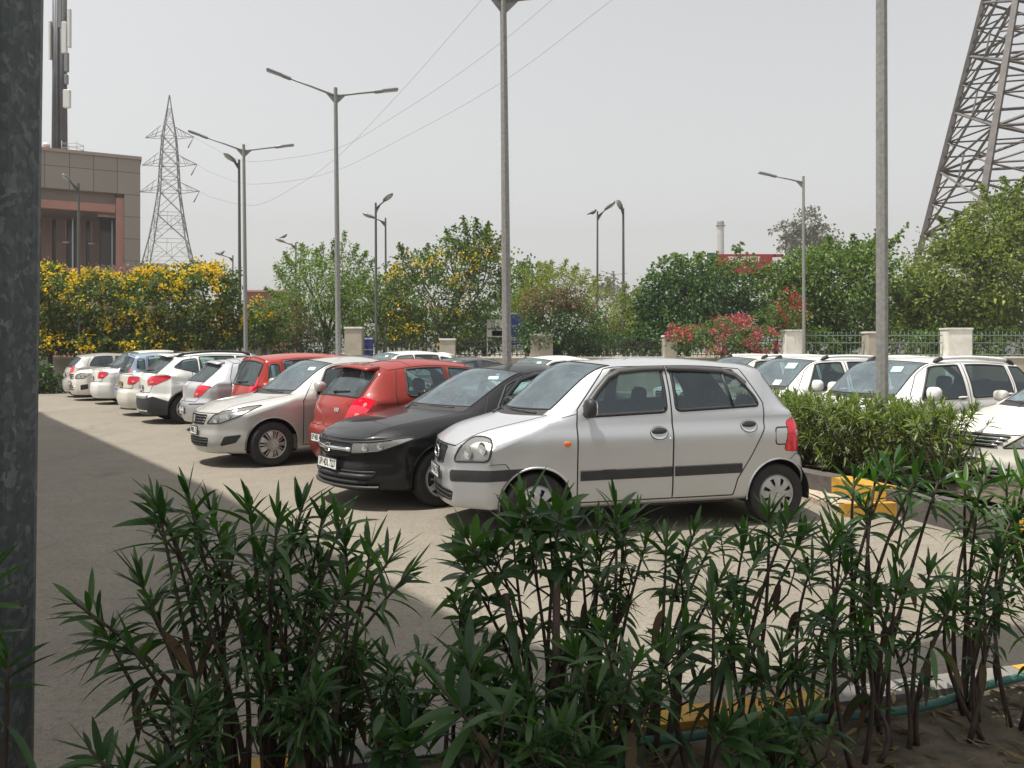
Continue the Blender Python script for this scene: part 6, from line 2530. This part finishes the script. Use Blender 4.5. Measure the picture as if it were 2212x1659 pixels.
tree('dry_creeper', 'dry brown creeper crowning the dark mound', 'creeper', px_lobes([(1180, 652, 52, 32), (1222, 650, 44, 26), (1256, 666, 32, 26), (1150, 680, 26, 30)], 32.8), LF_BROWN, 23, dens=90, leaf=(.10, .18), per=10, trunk=False)
tree('dark_tree', 'dense dark green tree below the red billboard', 'tree', px_lobes([(1480, 640, 98, 66), (1420, 655, 58, 58), (1562, 632, 74, 58), (1486, 592, 60, 38), (1455, 705, 105, 56), (1600, 690, 60, 58), (1400, 720, 46, 46)], 36), LF_DARK, 24, dens=64, leaf=(.16, .28), asp=.3, per=11, clump=.15, sprig=.08)
tree('vine', 'light green vine sprays over the dark tree top', 'vine', px_lobes([(1450, 568, 34, 18), (1500, 562, 36, 16), (1420, 590, 26, 16), (1560, 566, 26, 14), (1610, 560, 22, 14), (1590, 582, 34, 16), (1650, 578, 30, 16), (1545, 588, 24, 14)], 35), LF_MID, 25, dens=46, leaf=(.14, .24), per=8, sprig=.25, trunk=False,
     extra=plumes([(1470, 570, 1462, 545), (1590, 565, 1604, 522), (1600, 560, 1590, 530), (1500, 565, 1508, 548), (1540, 580, 1544, 550)], 35, (.14, .24, .3), 40))
tree('bougainvillea', 'low wide bougainvillea full of pink blossom on the wall', 'shrub', px_lobes([(1545, 728, 86, 36), (1475, 728, 36, 32), (1635, 736, 46, 30), (1590, 712, 60, 28)], 31.6), LF_BOUG, 26, dens=80, leaf=(.10, .17), per=10, flowers=(FL_PINK, 190, .085, .2, 9))
tree('bougainvillea', 'upright bougainvillea with red blossom beside the single arm lamp', 'shrub', px_lobes([(1695, 668, 40, 42), (1670, 700, 36, 30), (1715, 690, 28, 50)], 33), LF_BOUG, 27, dens=70, leaf=(.10, .18), per=10, flowers=(FL_RED, 125, .055, .3, 9))
tree('leafy_tree', 'broad mid green tree behind the single arm lamp', 'tree', px_lobes([(1800, 610, 100, 76), (1742, 592, 64, 48), (1878, 600, 58, 76), (1840, 688, 112, 66), (1690, 605, 54, 42), (1862, 560, 54, 38), (1790, 555, 46, 30), (1760, 690, 70, 60)], 35), LF_MID, 28, dens=60, leaf=(.15, .26), asp=.34, per=11, clump=.14, sprig=.10,
     extra=plumes([(1880, 540, 1892, 495), (1910, 540, 1950, 490), (1850, 540, 1845, 505), (1800, 540, 1790, 512), (1900, 530, 1930, 520)], 35, (.15, .24, .34), 60))
tree('leafy_tree', 'large olive green tree in front of the huge brown pylon', 'tree', px_lobes([(2090, 590, 112, 112), (2150, 492, 82, 70), (2012, 668, 70, 78), (2205, 590, 80, 130), (2074, 536, 44, 42), (2080, 690, 120, 64), (2215, 450, 50, 50), (1965, 640, 36, 44)], 35.5), LF_OLIVE, 29, dens=64, leaf=(.15, .26), asp=.36, per=11, clump=.13, sprig=.10,
     extra=plumes([(2130, 430, 2125, 400), (2180, 420, 2175, 380), (2050, 500, 2034, 470), (2070, 500, 2062, 462), (2200, 410, 2210, 385), (2030, 560, 2012, 545)], 35.5, (.15, .24, .36), 70))
tree('eucalyptus', 'far grey eucalyptus tree fading in the haze', 'tree', px_lobes([(1738, 482, 30, 34), (1772, 512, 36, 26), (1700, 496, 28, 17), (1742, 525, 50, 28), (1715, 515, 24, 18)], 125), LF_GREY, 30, dens=7, leaf=(.5, .9), per=8, clump=.2, bark=BARKG, sprig=.15)
tree('eucalyptus', 'tiny far grey tree behind the far twin arm lamp', 'tree', px_lobes([(1318, 612, 12, 24), (1340, 628, 20, 16), (1300, 632, 20, 14)], 150), LF_GREY, 31, dens=7, leaf=(.5, .9), per=8, clump=.2, bark=BARKG)
tree('dark_tree', 'dark green tree filling the gap behind the boundary railing and notice board', 'tree', px_lobes([(1080, 700, 90, 60), (1010, 720, 80, 50)], 39), LF_DARK, 32, dens=40, leaf=(.2, .3))
tree('flowering_shrub', 'mauve flowering shrub trailing along the salmon terrace wall', 'shrub', px_lobes([(270, 600, 70, 14), (330, 606, 40, 16), (200, 602, 50, 12)], 52.5), LF_TEC, 33, dens=30, leaf=(.2, .3), flowers=(FL_MAUVE, 240, .16, .6, 8), trunk=False)
tree('shrub', 'dark leafy shrub at the foot of the low wall behind the farthest hatchback', 'shrub', px_lobes([(92, 815, 26, 34), (120, 832, 22, 20), (70, 820, 30, 36)], 30.6), LF_DARK, 34, dens=110, leaf=(.14, .24), per=8, trunk=False)
for px, lobes, Y, mt, sd, lab in ((830, [(800, 650, 56, 56), (868, 690, 56, 66), (830, 710, 70, 40)], 42, LF_MID, 61, 'plain green tree filling the gap behind two dark lamps'), (1370, [(1375, 690, 46, 56), (1340, 720, 50, 36)], 40, LF_MID, 62, 'plain green tree between low bamboo and dark tree'),
                                (1650, [(1650, 650, 56, 66), (1700, 640, 50, 60)], 41, LF_MID, 63, 'plain green tree behind the red bougainvillea'), (1950, [(1940, 640, 66, 86), (1990, 700, 60, 50)], 41, LF_OLIVE, 64, 'olive tree behind the thick lamp pole'),
                                (600, [(610, 690, 60, 46), (560, 720, 46, 34)], 40, LF_MID, 65, 'plain green tree low behind the yellow bush')):
    tree('leafy_tree', lab, 'tree', px_lobes(lobes, Y), mt, sd, dens=40, leaf=(.2, .3), per=10, clump=.16)
# undergrowth behind the railings, one low shrub per bay
for k, (px, w, lab) in enumerate(((430, 90, 'dark undergrowth shrub behind the railing under the yellow hedge'), (640, 90, 'dark undergrowth shrub behind the railing under the feathery tree'), (1330, 100, 'dark undergrowth shrub behind the railing below the low bamboo'),
                                  (1800, 90, 'undergrowth shrub behind the pale green railing at the lamp'), (1980, 80, 'undergrowth shrub behind the pale green railing by the worn pillar'), (2150, 90, 'undergrowth shrub behind the pale green railing right of the widest pillar'))):
    tree('shrub', lab, 'shrub', px_lobes([(px - w * .5, 740, w * .6, 34), (px + w * .5, 742, w * .6, 34)], 33.8), LF_DARK if k < 3 else LF_MID, 40 + k, dens=46, leaf=(.14, .24), per=9, trunk=False)


# ------------------------------------------------------------------ oleanders
def lance_leaves(p, d, L, W, rng, droop, fold=.28, ns=7):
    """long pointed leaves with a mid rib, bending under their weight"""
    n = len(p)
    d = unit(d)
    z = np.array([0, 0, 1.0])
    s = np.cross(d, z)
    bad = np.linalg.norm(s, axis=1) < .15
    s[bad] = rng.normal(size=(bad.sum(), 3))
    s = unit(s)
    roll = rng.normal(size=n) * .45
    up = unit(np.cross(s, d))
    s2 = s * np.cos(roll)[:, None] + up * np.sin(roll)[:, None]
    up2 = unit(np.cross(s2, d))
    V = np.zeros((n, ns, 3, 3))
    for k in range(ns):
        t = k / (ns - 1)
        c = p + d * (L * t)[:, None]
        c = c - z * (L * droop * t * t)[:, None] - d * (L * .25 * np.abs(droop) * t * t)[:, None]
        w = W * (math.sin(math.pi * min(1, .04 + t * .96) ** .85) ** .8 if 0 < k < ns - 1 else (.12 if k == 0 else .0))
        V[:, k, 1] = c
        V[:, k, 0] = c + s2 * w[:, None] + up2 * (w * fold)[:, None]
        V[:, k, 2] = c - s2 * w[:, None] + up2 * (w * fold)[:, None]
    base = (np.arange(n) * ns * 3)[:, None]
    F = []
    for k in range(ns - 1):
        for c in range(2):
            F.append(np.concatenate([base + k * 3 + c, base + k * 3 + c + 1, base + (k + 1) * 3 + c + 1, base + (k + 1) * 3 + c], 1))
    F = np.stack(F, 1).reshape(-1, 4)
    return V.reshape(-1, 3), F


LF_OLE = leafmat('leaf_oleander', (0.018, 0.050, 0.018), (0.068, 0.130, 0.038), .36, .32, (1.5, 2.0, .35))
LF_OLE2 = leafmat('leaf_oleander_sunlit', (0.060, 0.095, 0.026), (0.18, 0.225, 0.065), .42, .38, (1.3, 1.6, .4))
LF_DEAD = leafmat('leaf_withered', (0.050, 0.032, 0.018), (0.130, 0.085, 0.040), .7, .2, (1.1, 1, .7))
STEMM = plain('oleander_stem', (0.045, 0.028, 0.020), 0.7, var=.35, scale=25, bmp=.2)


def oleander(label, base, tips, seed, leafL=(.12, .20), leafW=(.009, .0145), nwh=(4, 5), low=10, stem_r=.0072, mat=None, group=None, ns=7, dead=1, side=2, rise=.55):
    """base (x, y, z0); tips: world points of the shoot ends"""
    rng = np.random.default_rng(seed)
    t = thing('oleander', label, 'shrub', base, 0, group)
    b0 = np.array(base)
    P, D, LL, WW, DR = [], [], [], [], []
    DP, DD = [], []
    for tip in tips:
        tip = np.array(tip) - b0
        h = tip[2]
        ofs = np.array([rng.normal() * .04, rng.normal() * .04, 0])
        c1 = ofs + np.array([tip[0] * .25, tip[1] * .25, h * .5]) + rng.normal(size=3) * np.array([.075, .05, .02])
        pts = []
        for k in range(9):
            q = k / 8
            pts.append(ofs * (1 - q) ** 2 + c1 * 2 * q * (1 - q) + tip * q * q)
        pts = np.array(pts)
        mb = MB()
        mb.tube([Vector(q) for q in pts], [stem_r * (1.5 - .9 * k / 8) for k in range(9)], 6, 0)
        mb.build('stem', [STEMM], t)
        ax = unit((pts[-1] - pts[-2])[None])[0]

        def along(q):
            f = q * 8
            i = int(min(7, f))
            return pts[i] + (pts[i + 1] - pts[i]) * (f - i)
        # whorls crowded at the top
        nw = rng.integers(nwh[0], nwh[1] + 1)
        for w in range(nw):
            q = 1 - (w * .030 + rng.random() * .012) / max(.5, h)*1.0
            ph = rng.random() * 6.28
            m = rng.integers(3, 6)
            el = 1.15 - w * .26
            for j in range(m):
                a = ph + 6.283 * j / m + rng.normal() * .25
                e = el + rng.normal() * .16
                r1 = unit(np.cross(ax, [0.3, .8, .1])[None])[0]
                r2 = np.cross(ax, r1)
                d = ax * math.sin(e) + (r1 * math.cos(a) + r2 * math.sin(a)) * math.cos(e)
                P.append(along(q))
                D.append(d)
                g = rng.uniform(.5, .85) if w == 0 else rng.uniform(.75, 1.1)
                LL.append(rng.uniform(*leafL) * g)
                WW.append(rng.uniform(*leafW) * g)
                DR.append(rng.uniform(-.05, .20) + .07 * w)
        for j in range(low):
            q = 1 - .10 - rng.random() ** 1.2 * rise
            a = rng.random() * 6.28
            e = rng.normal() * .35 + .1
            d = np.array([math.cos(a) * math.cos(e), math.sin(a) * math.cos(e), math.sin(e)])
            P.append(along(max(.05, q)))
            D.append(d)
            LL.append(rng.uniform(*leafL) * .9)
            WW.append(rng.uniform(*leafW) * .9)
            DR.append(rng.uniform(.2, .75))
        for j in range(dead):
            q = rng.uniform(.3, .8)
            a = rng.random() * 6.28
            DP.append(along(q))
            DD.append(np.array([math.cos(a) * .6, math.sin(a) * .6, -.6]))
        # side twigs with small whorls
        for j in range(side):
            q = rng.uniform(.35, .8)
            a = rng.random() * 6.28
            s0 = along(q)
            e0 = s0 + np.array([math.cos(a) * .12, math.sin(a) * .12, rng.uniform(.10, .22)])
            mb = MB()
            mb.tube([Vector(s0), Vector((s0 + e0) / 2 + np.array([math.cos(a) * .03, math.sin(a) * .03, 0])), Vector(e0)], [stem_r * .6, stem_r * .5, stem_r * .4], 5, 0)
            mb.build('twig', [STEMM], t)
            for k in range(9):
                aa = rng.random() * 6.28
                e = rng.uniform(-.1, 1.1)
                P.append(e0 - (e0 - s0) * rng.random() * .3)
                D.append(np.array([math.cos(aa) * math.cos(e), math.sin(aa) * math.cos(e), math.sin(e)]))
                LL.append(rng.uniform(*leafL) * .75)
                WW.append(rng.uniform(*leafW) * .75)
                DR.append(rng.uniform(.1, .5))
    V, F = lance_leaves(np.array(P), np.array(D), np.array(LL), np.array(WW), rng, np.array(DR), ns=ns)
    np_mesh('foliage', V, F, mat or LF_OLE, t, None, True)
    if DP:
        m = len(DP)
        V, F = lance_leaves(np.array(DP), np.array(DD), rng.uniform(.10, .17, m), rng.uniform(.012, .02, m), rng, rng.uniform(.2, .9, m), ns=ns)
        np_mesh('withered_leaves', V, F, LF_DEAD, t, None, True)
    return t


def ole_px(label, bpx, Y, tips, seed, **kw):
    """tips as (column, row, nearer by) in the photograph's frame"""
    base = (at(bpx, Y), Y, .09)
    T = []
    for tp in tips:
        yy = Y + (tp[2] if len(tp) > 2 else random.uniform(-.18, .18))
        X, Z = at(tp[0], yy, tp[1])
        T.append((X, yy, Z))
    return oleander(label, base, T, seed, **kw)


ole_px('oleander leaning out before the steel column', -60, 2.05, [(-30, 1230, 0), (-70, 1300, 0), (15, 1420, 0)], 101, low=6, side=0)
ole_px('oleander with a lone arching branch beside the steel column', 470, 2.75, [(160, 1300, -.2), (285, 1400, -.2), (345, 1110, 0), (225, 1360, -.1), (300, 1250, 0), (330, 1330, .1)], 102, low=6, side=0, leafL=(.14, .21))
ole_px('tallest oleander of the dense dark clump left of the black sedan front', 520, 2.85, [(330, 1075), (405, 1068), (455, 1105), (425, 1150), (372, 1160), (480, 1190)], 103, low=14)
ole_px('thick stemmed oleander in front of the black sedan bumper', 590, 2.8, [(540, 1095), (600, 1120), (655, 1090), (700, 1100), (630, 1180), (560, 1190), (740, 1120)], 104, low=14)
ole_px('oleander leaning towards the silver hatchback nose', 655, 2.7, [(745, 1160), (800, 1185), (850, 1195), (885, 1235), (760, 1250), (690, 1230)], 105, low=14)
ole_px('low oleander shoot near the ground beside the steel column', 330, 2.2, [(195, 1620, 0), (275, 1660, 0)], 106, low=6, side=0)
ole_px('low leafy oleander sprouting before the arching clump', 850, 2.75, [(770, 1430), (830, 1415), (905, 1440), (870, 1500), (800, 1520), (940, 1500)], 107, leafL=(.08, .13), leafW=(.008, .012), low=24, side=3)
ole_px('low oleander with one broad open rosette in the middle', 960, 2.35, [(945, 1475, 0), (1010, 1420, .2), (880, 1600, 0)], 108, leafL=(.16, .22), leafW=(.016, .022), low=6, side=1)
ole_px('tall bare stemmed oleander before the hatchback headlight', 1180, 3.0, [(1128, 1085, 0), (1212, 1095, 0), (1010, 1165), (1060, 1190), (1150, 1130, .1), (1105, 1120, .12), (1185, 1120, .1), (1235, 1130, .1), (990, 1200)], 109, low=6, side=1, leafL=(.15, .21), leafW=(.015, .021))
ole_px('oleander before the front door of the silver hatchback', 1270, 3.1, [(1330, 1095), (1375, 1110), (1300, 1175), (1255, 1190), (1400, 1160), (1345, 1150), (1290, 1130)], 110, low=8)
ole_px('oleander before the rear door of the silver hatchback', 1420, 3.1, [(1440, 1165), (1500, 1150), (1545, 1160), (1470, 1230), (1560, 1250)], 111, low=5, side=1)
ole_px('oleander covering the rear wheel of the silver hatchback', 1620, 3.2, [(1610, 1160), (1660, 1105), (1705, 1125), (1740, 1150), (1640, 1200)], 112, low=5, side=1)
ole_px('oleander before the yellow kerb behind the silver hatchback', 1760, 3.25, [(1790, 1170), (1820, 1150), (1755, 1220), (1840, 1220)], 113, low=6, side=1)
ole_px('tall bushy oleander before the island kerb', 1900, 3.35, [(1845, 1035), (1895, 1010), (1935, 1000), (1985, 1020), (2030, 1030), (1870, 1090), (1960, 1090)], 114, low=6, side=1)
ole_px('tall bushy oleander before the pale silver sedan', 2070, 3.45, [(2085, 1045), (2130, 1030), (2175, 1035), (2215, 1020), (2110, 1110), (2190, 1110)], 115, low=6, side=1)
ole_px('oleander at the frame edge below the pale silver sedan', 2220, 3.3, [(2195, 1130), (2235, 1080), (2160, 1190), (2255, 1180), (2210, 1240)], 116, low=6, side=1)
ole_px('short oleander with a tall rosette before the hatchback sill', 1500, 2.85, [(1485, 1365, 0), (1540, 1300), (1430, 1400), (1580, 1380)], 117, low=4, side=1, leafL=(.13, .18))
ole_px('short oleander before the hatchback rear tyre', 1660, 2.9, [(1690, 1400), (1640, 1450), (1740, 1430), (1600, 1330)], 118, low=4, side=1)
ole_px('low oleander rosette close to the bottom edge', 1580, 2.55, [(1575, 1570, 0), (1640, 1600, 0)], 119, low=4, side=0, leafL=(.15, .2), leafW=(.015, .02))
ole_px('short dark oleander between the bare stems', 1330, 2.6, [(1240, 1400), (1300, 1360), (1370, 1430), (1220, 1500), (1400, 1500)], 120, low=4, side=1)
ole_px('lowest oleander under the bare stems', 1230, 2.4, [(1205, 1590, 0), (1130, 1560, 0), (1280, 1620, 0)], 121, low=4, side=1)
ole_px('leafy oleander between the two tall bushy ones', 1960, 3.1, [(1940, 1260), (2010, 1230), (1880, 1290), (2060, 1300)], 122, low=6, side=1)
ole_px('slender oleander above the garden hose', 2110, 3.2, [(2120, 1250), (2060, 1290), (2170, 1290)], 123, low=6, side=1, leafL=(.10, .15))
ole_px('bare twiggy oleander above the green hose', 1840, 3.0, [(1800, 1330), (1860, 1350), (1770, 1420)], 124, low=5, side=1, leafL=(.10, .16))
ole_px('small twiggy oleander between rosette and bare stems', 1030, 2.9, [(1010, 1330), (1060, 1390), (980, 1300)], 125, low=4, side=1, leafL=(.10, .15))
for k, (px, Y, top, lab) in enumerate(((720, 2.85, 1400, 'behind the dense clump stems'), (1060, 2.75, 1440, 'under the small twiggy oleander'), (1150, 2.55, 1500, 'around the two cut stumps'), (1330, 2.8, 1470, 'under the hatchback front door'), 
                                       (1700, 2.7, 1560, 'under the short rear tyre oleander'), (620, 2.6, 1480, 'among the stems of the dense clump'), (420, 2.5, 1520, 'under the lone arching branch'))):
    rk = random.Random(900 + k)
    ole_px('low bushy oleander regrowth ' + lab, px, Y, [(px + rk.uniform(-75, 75), top + rk.uniform(-30, 130)) for _ in range(6)], 700 + k, leafL=(.09, .16), leafW=(.008, .0125), low=9, side=1, stem_r=.006, dead=1)
# cut stumps
for k, (a, b, lab) in enumerate((((1150, 1610), (1092, 1275), 'thick cut oleander stump leaning beside the bare stems'), ((1185, 1600), (1202, 1235), 'tall cut oleander stump right of the bare stems'))):
    Y = 2.95
    X0, Z0 = at(a[0], Y, a[1])
    X1, Z1 = at(b[0], Y, b[1])
    mb = MB()
    A, B = Vector((X0, Y, .08)), Vector((X1, Y - .05, Z1))
    mb.tube([A, A.lerp(B, .5) + Vector((.01, 0, 0)), B], [.017, .014, .013], 8, 0)
    tag(mb.build('stump', [plain('stump_wood', (.075, .045, .035), .8, var=.3, scale=30)]), lab, 'stump')

# fallen leaves and grass blades on the soil
rng = np.random.default_rng(77)
n = 2600
a = rng.uniform(-2.5, 6.5, n)
b = rng.uniform(.2, 2.4, n)
P = np.array([np.array(K0) + np.array(KD) * u - np.array(KN) * v + np.array([0, 0, .115]) for u, v in zip(a, b)])
D = np.stack([rng.normal(size=n), rng.normal(size=n), rng.normal(size=n) * .18], 1)
V, F = lance_leaves(P, D, rng.uniform(.07, .15, n), rng.uniform(.006, .014, n), rng, rng.uniform(-.1, .15, n), ns=5)
tag(np_mesh('fallen_leaves', V, F, leafmat('leaf_fallen', (0.055, 0.038, 0.020), (0.220, 0.155, 0.075), .8, .1, (1, 1, .8)), None, None, True), 'dry fallen leaves littering the planter soil', 'leaf litter', kind='stuff')
n = 1500
a = rng.uniform(1.5, 6.5, n)
b = rng.uniform(.2, 2.2, n)
P = np.array([np.array(K0) + np.array(KD) * u - np.array(KN) * v + np.array([0, 0, .09]) for u, v in zip(a, b)])
D = np.stack([rng.normal(size=n) * .5, rng.normal(size=n) * .5, np.ones(n)], 1)
V, F = lance_leaves(P, D, rng.uniform(.04, .13, n), rng.uniform(.0015, .003, n), rng, rng.uniform(.1, .7, n), ns=4)
tag(np_mesh('grass', V, F, LF_OLIVE, None, None, True), 'thin grass blades growing on the planter soil', 'grass', kind='stuff')

# hedge on the island
rngh = random.Random(5)
hl = ['far end', 'next to the far end', 'beside the thick lamp pole', 'around the thick lamp pole', 'before the pale silver sedan', 'nearest the sedan grille', 'low front']
hc, labs = [], []
spots = ['half hidden by the silver hatchback rear', 'just right of the hatchback tail light', 'left of the thick lamp pole', 'at the foot of the thick lamp pole', 'overlapping the white utility mirror', 'touching the pale silver sedan hood', 'nearest the sedan grille']
for k in range(7):
    q = k / 6
    cx, cy = 3.32 + 1.08 * q, 10.9 - 2.6 * q
    hc += [(cx, cy), (cx + .45 - .12 * q, cy + .35)]
    labs += ['island hedge oleander on the kerb side, ' + spots[k], 'island hedge oleander on the inner side, ' + spots[k]]
for k, (hx, hy) in enumerate(hc):
    T = []
    for j in range(30):
        a = rngh.random() * 6.28
        r = rngh.random() ** .5 * .44
        z = 1.07 - .12 * (r / .5) ** 2 + rngh.uniform(-.14, .06)
        if j > 19:
            z *= rngh.uniform(.5, .85)
        T.append((hx + r * math.cos(a) * 1.05, hy + r * math.sin(a) * 1.0, z))
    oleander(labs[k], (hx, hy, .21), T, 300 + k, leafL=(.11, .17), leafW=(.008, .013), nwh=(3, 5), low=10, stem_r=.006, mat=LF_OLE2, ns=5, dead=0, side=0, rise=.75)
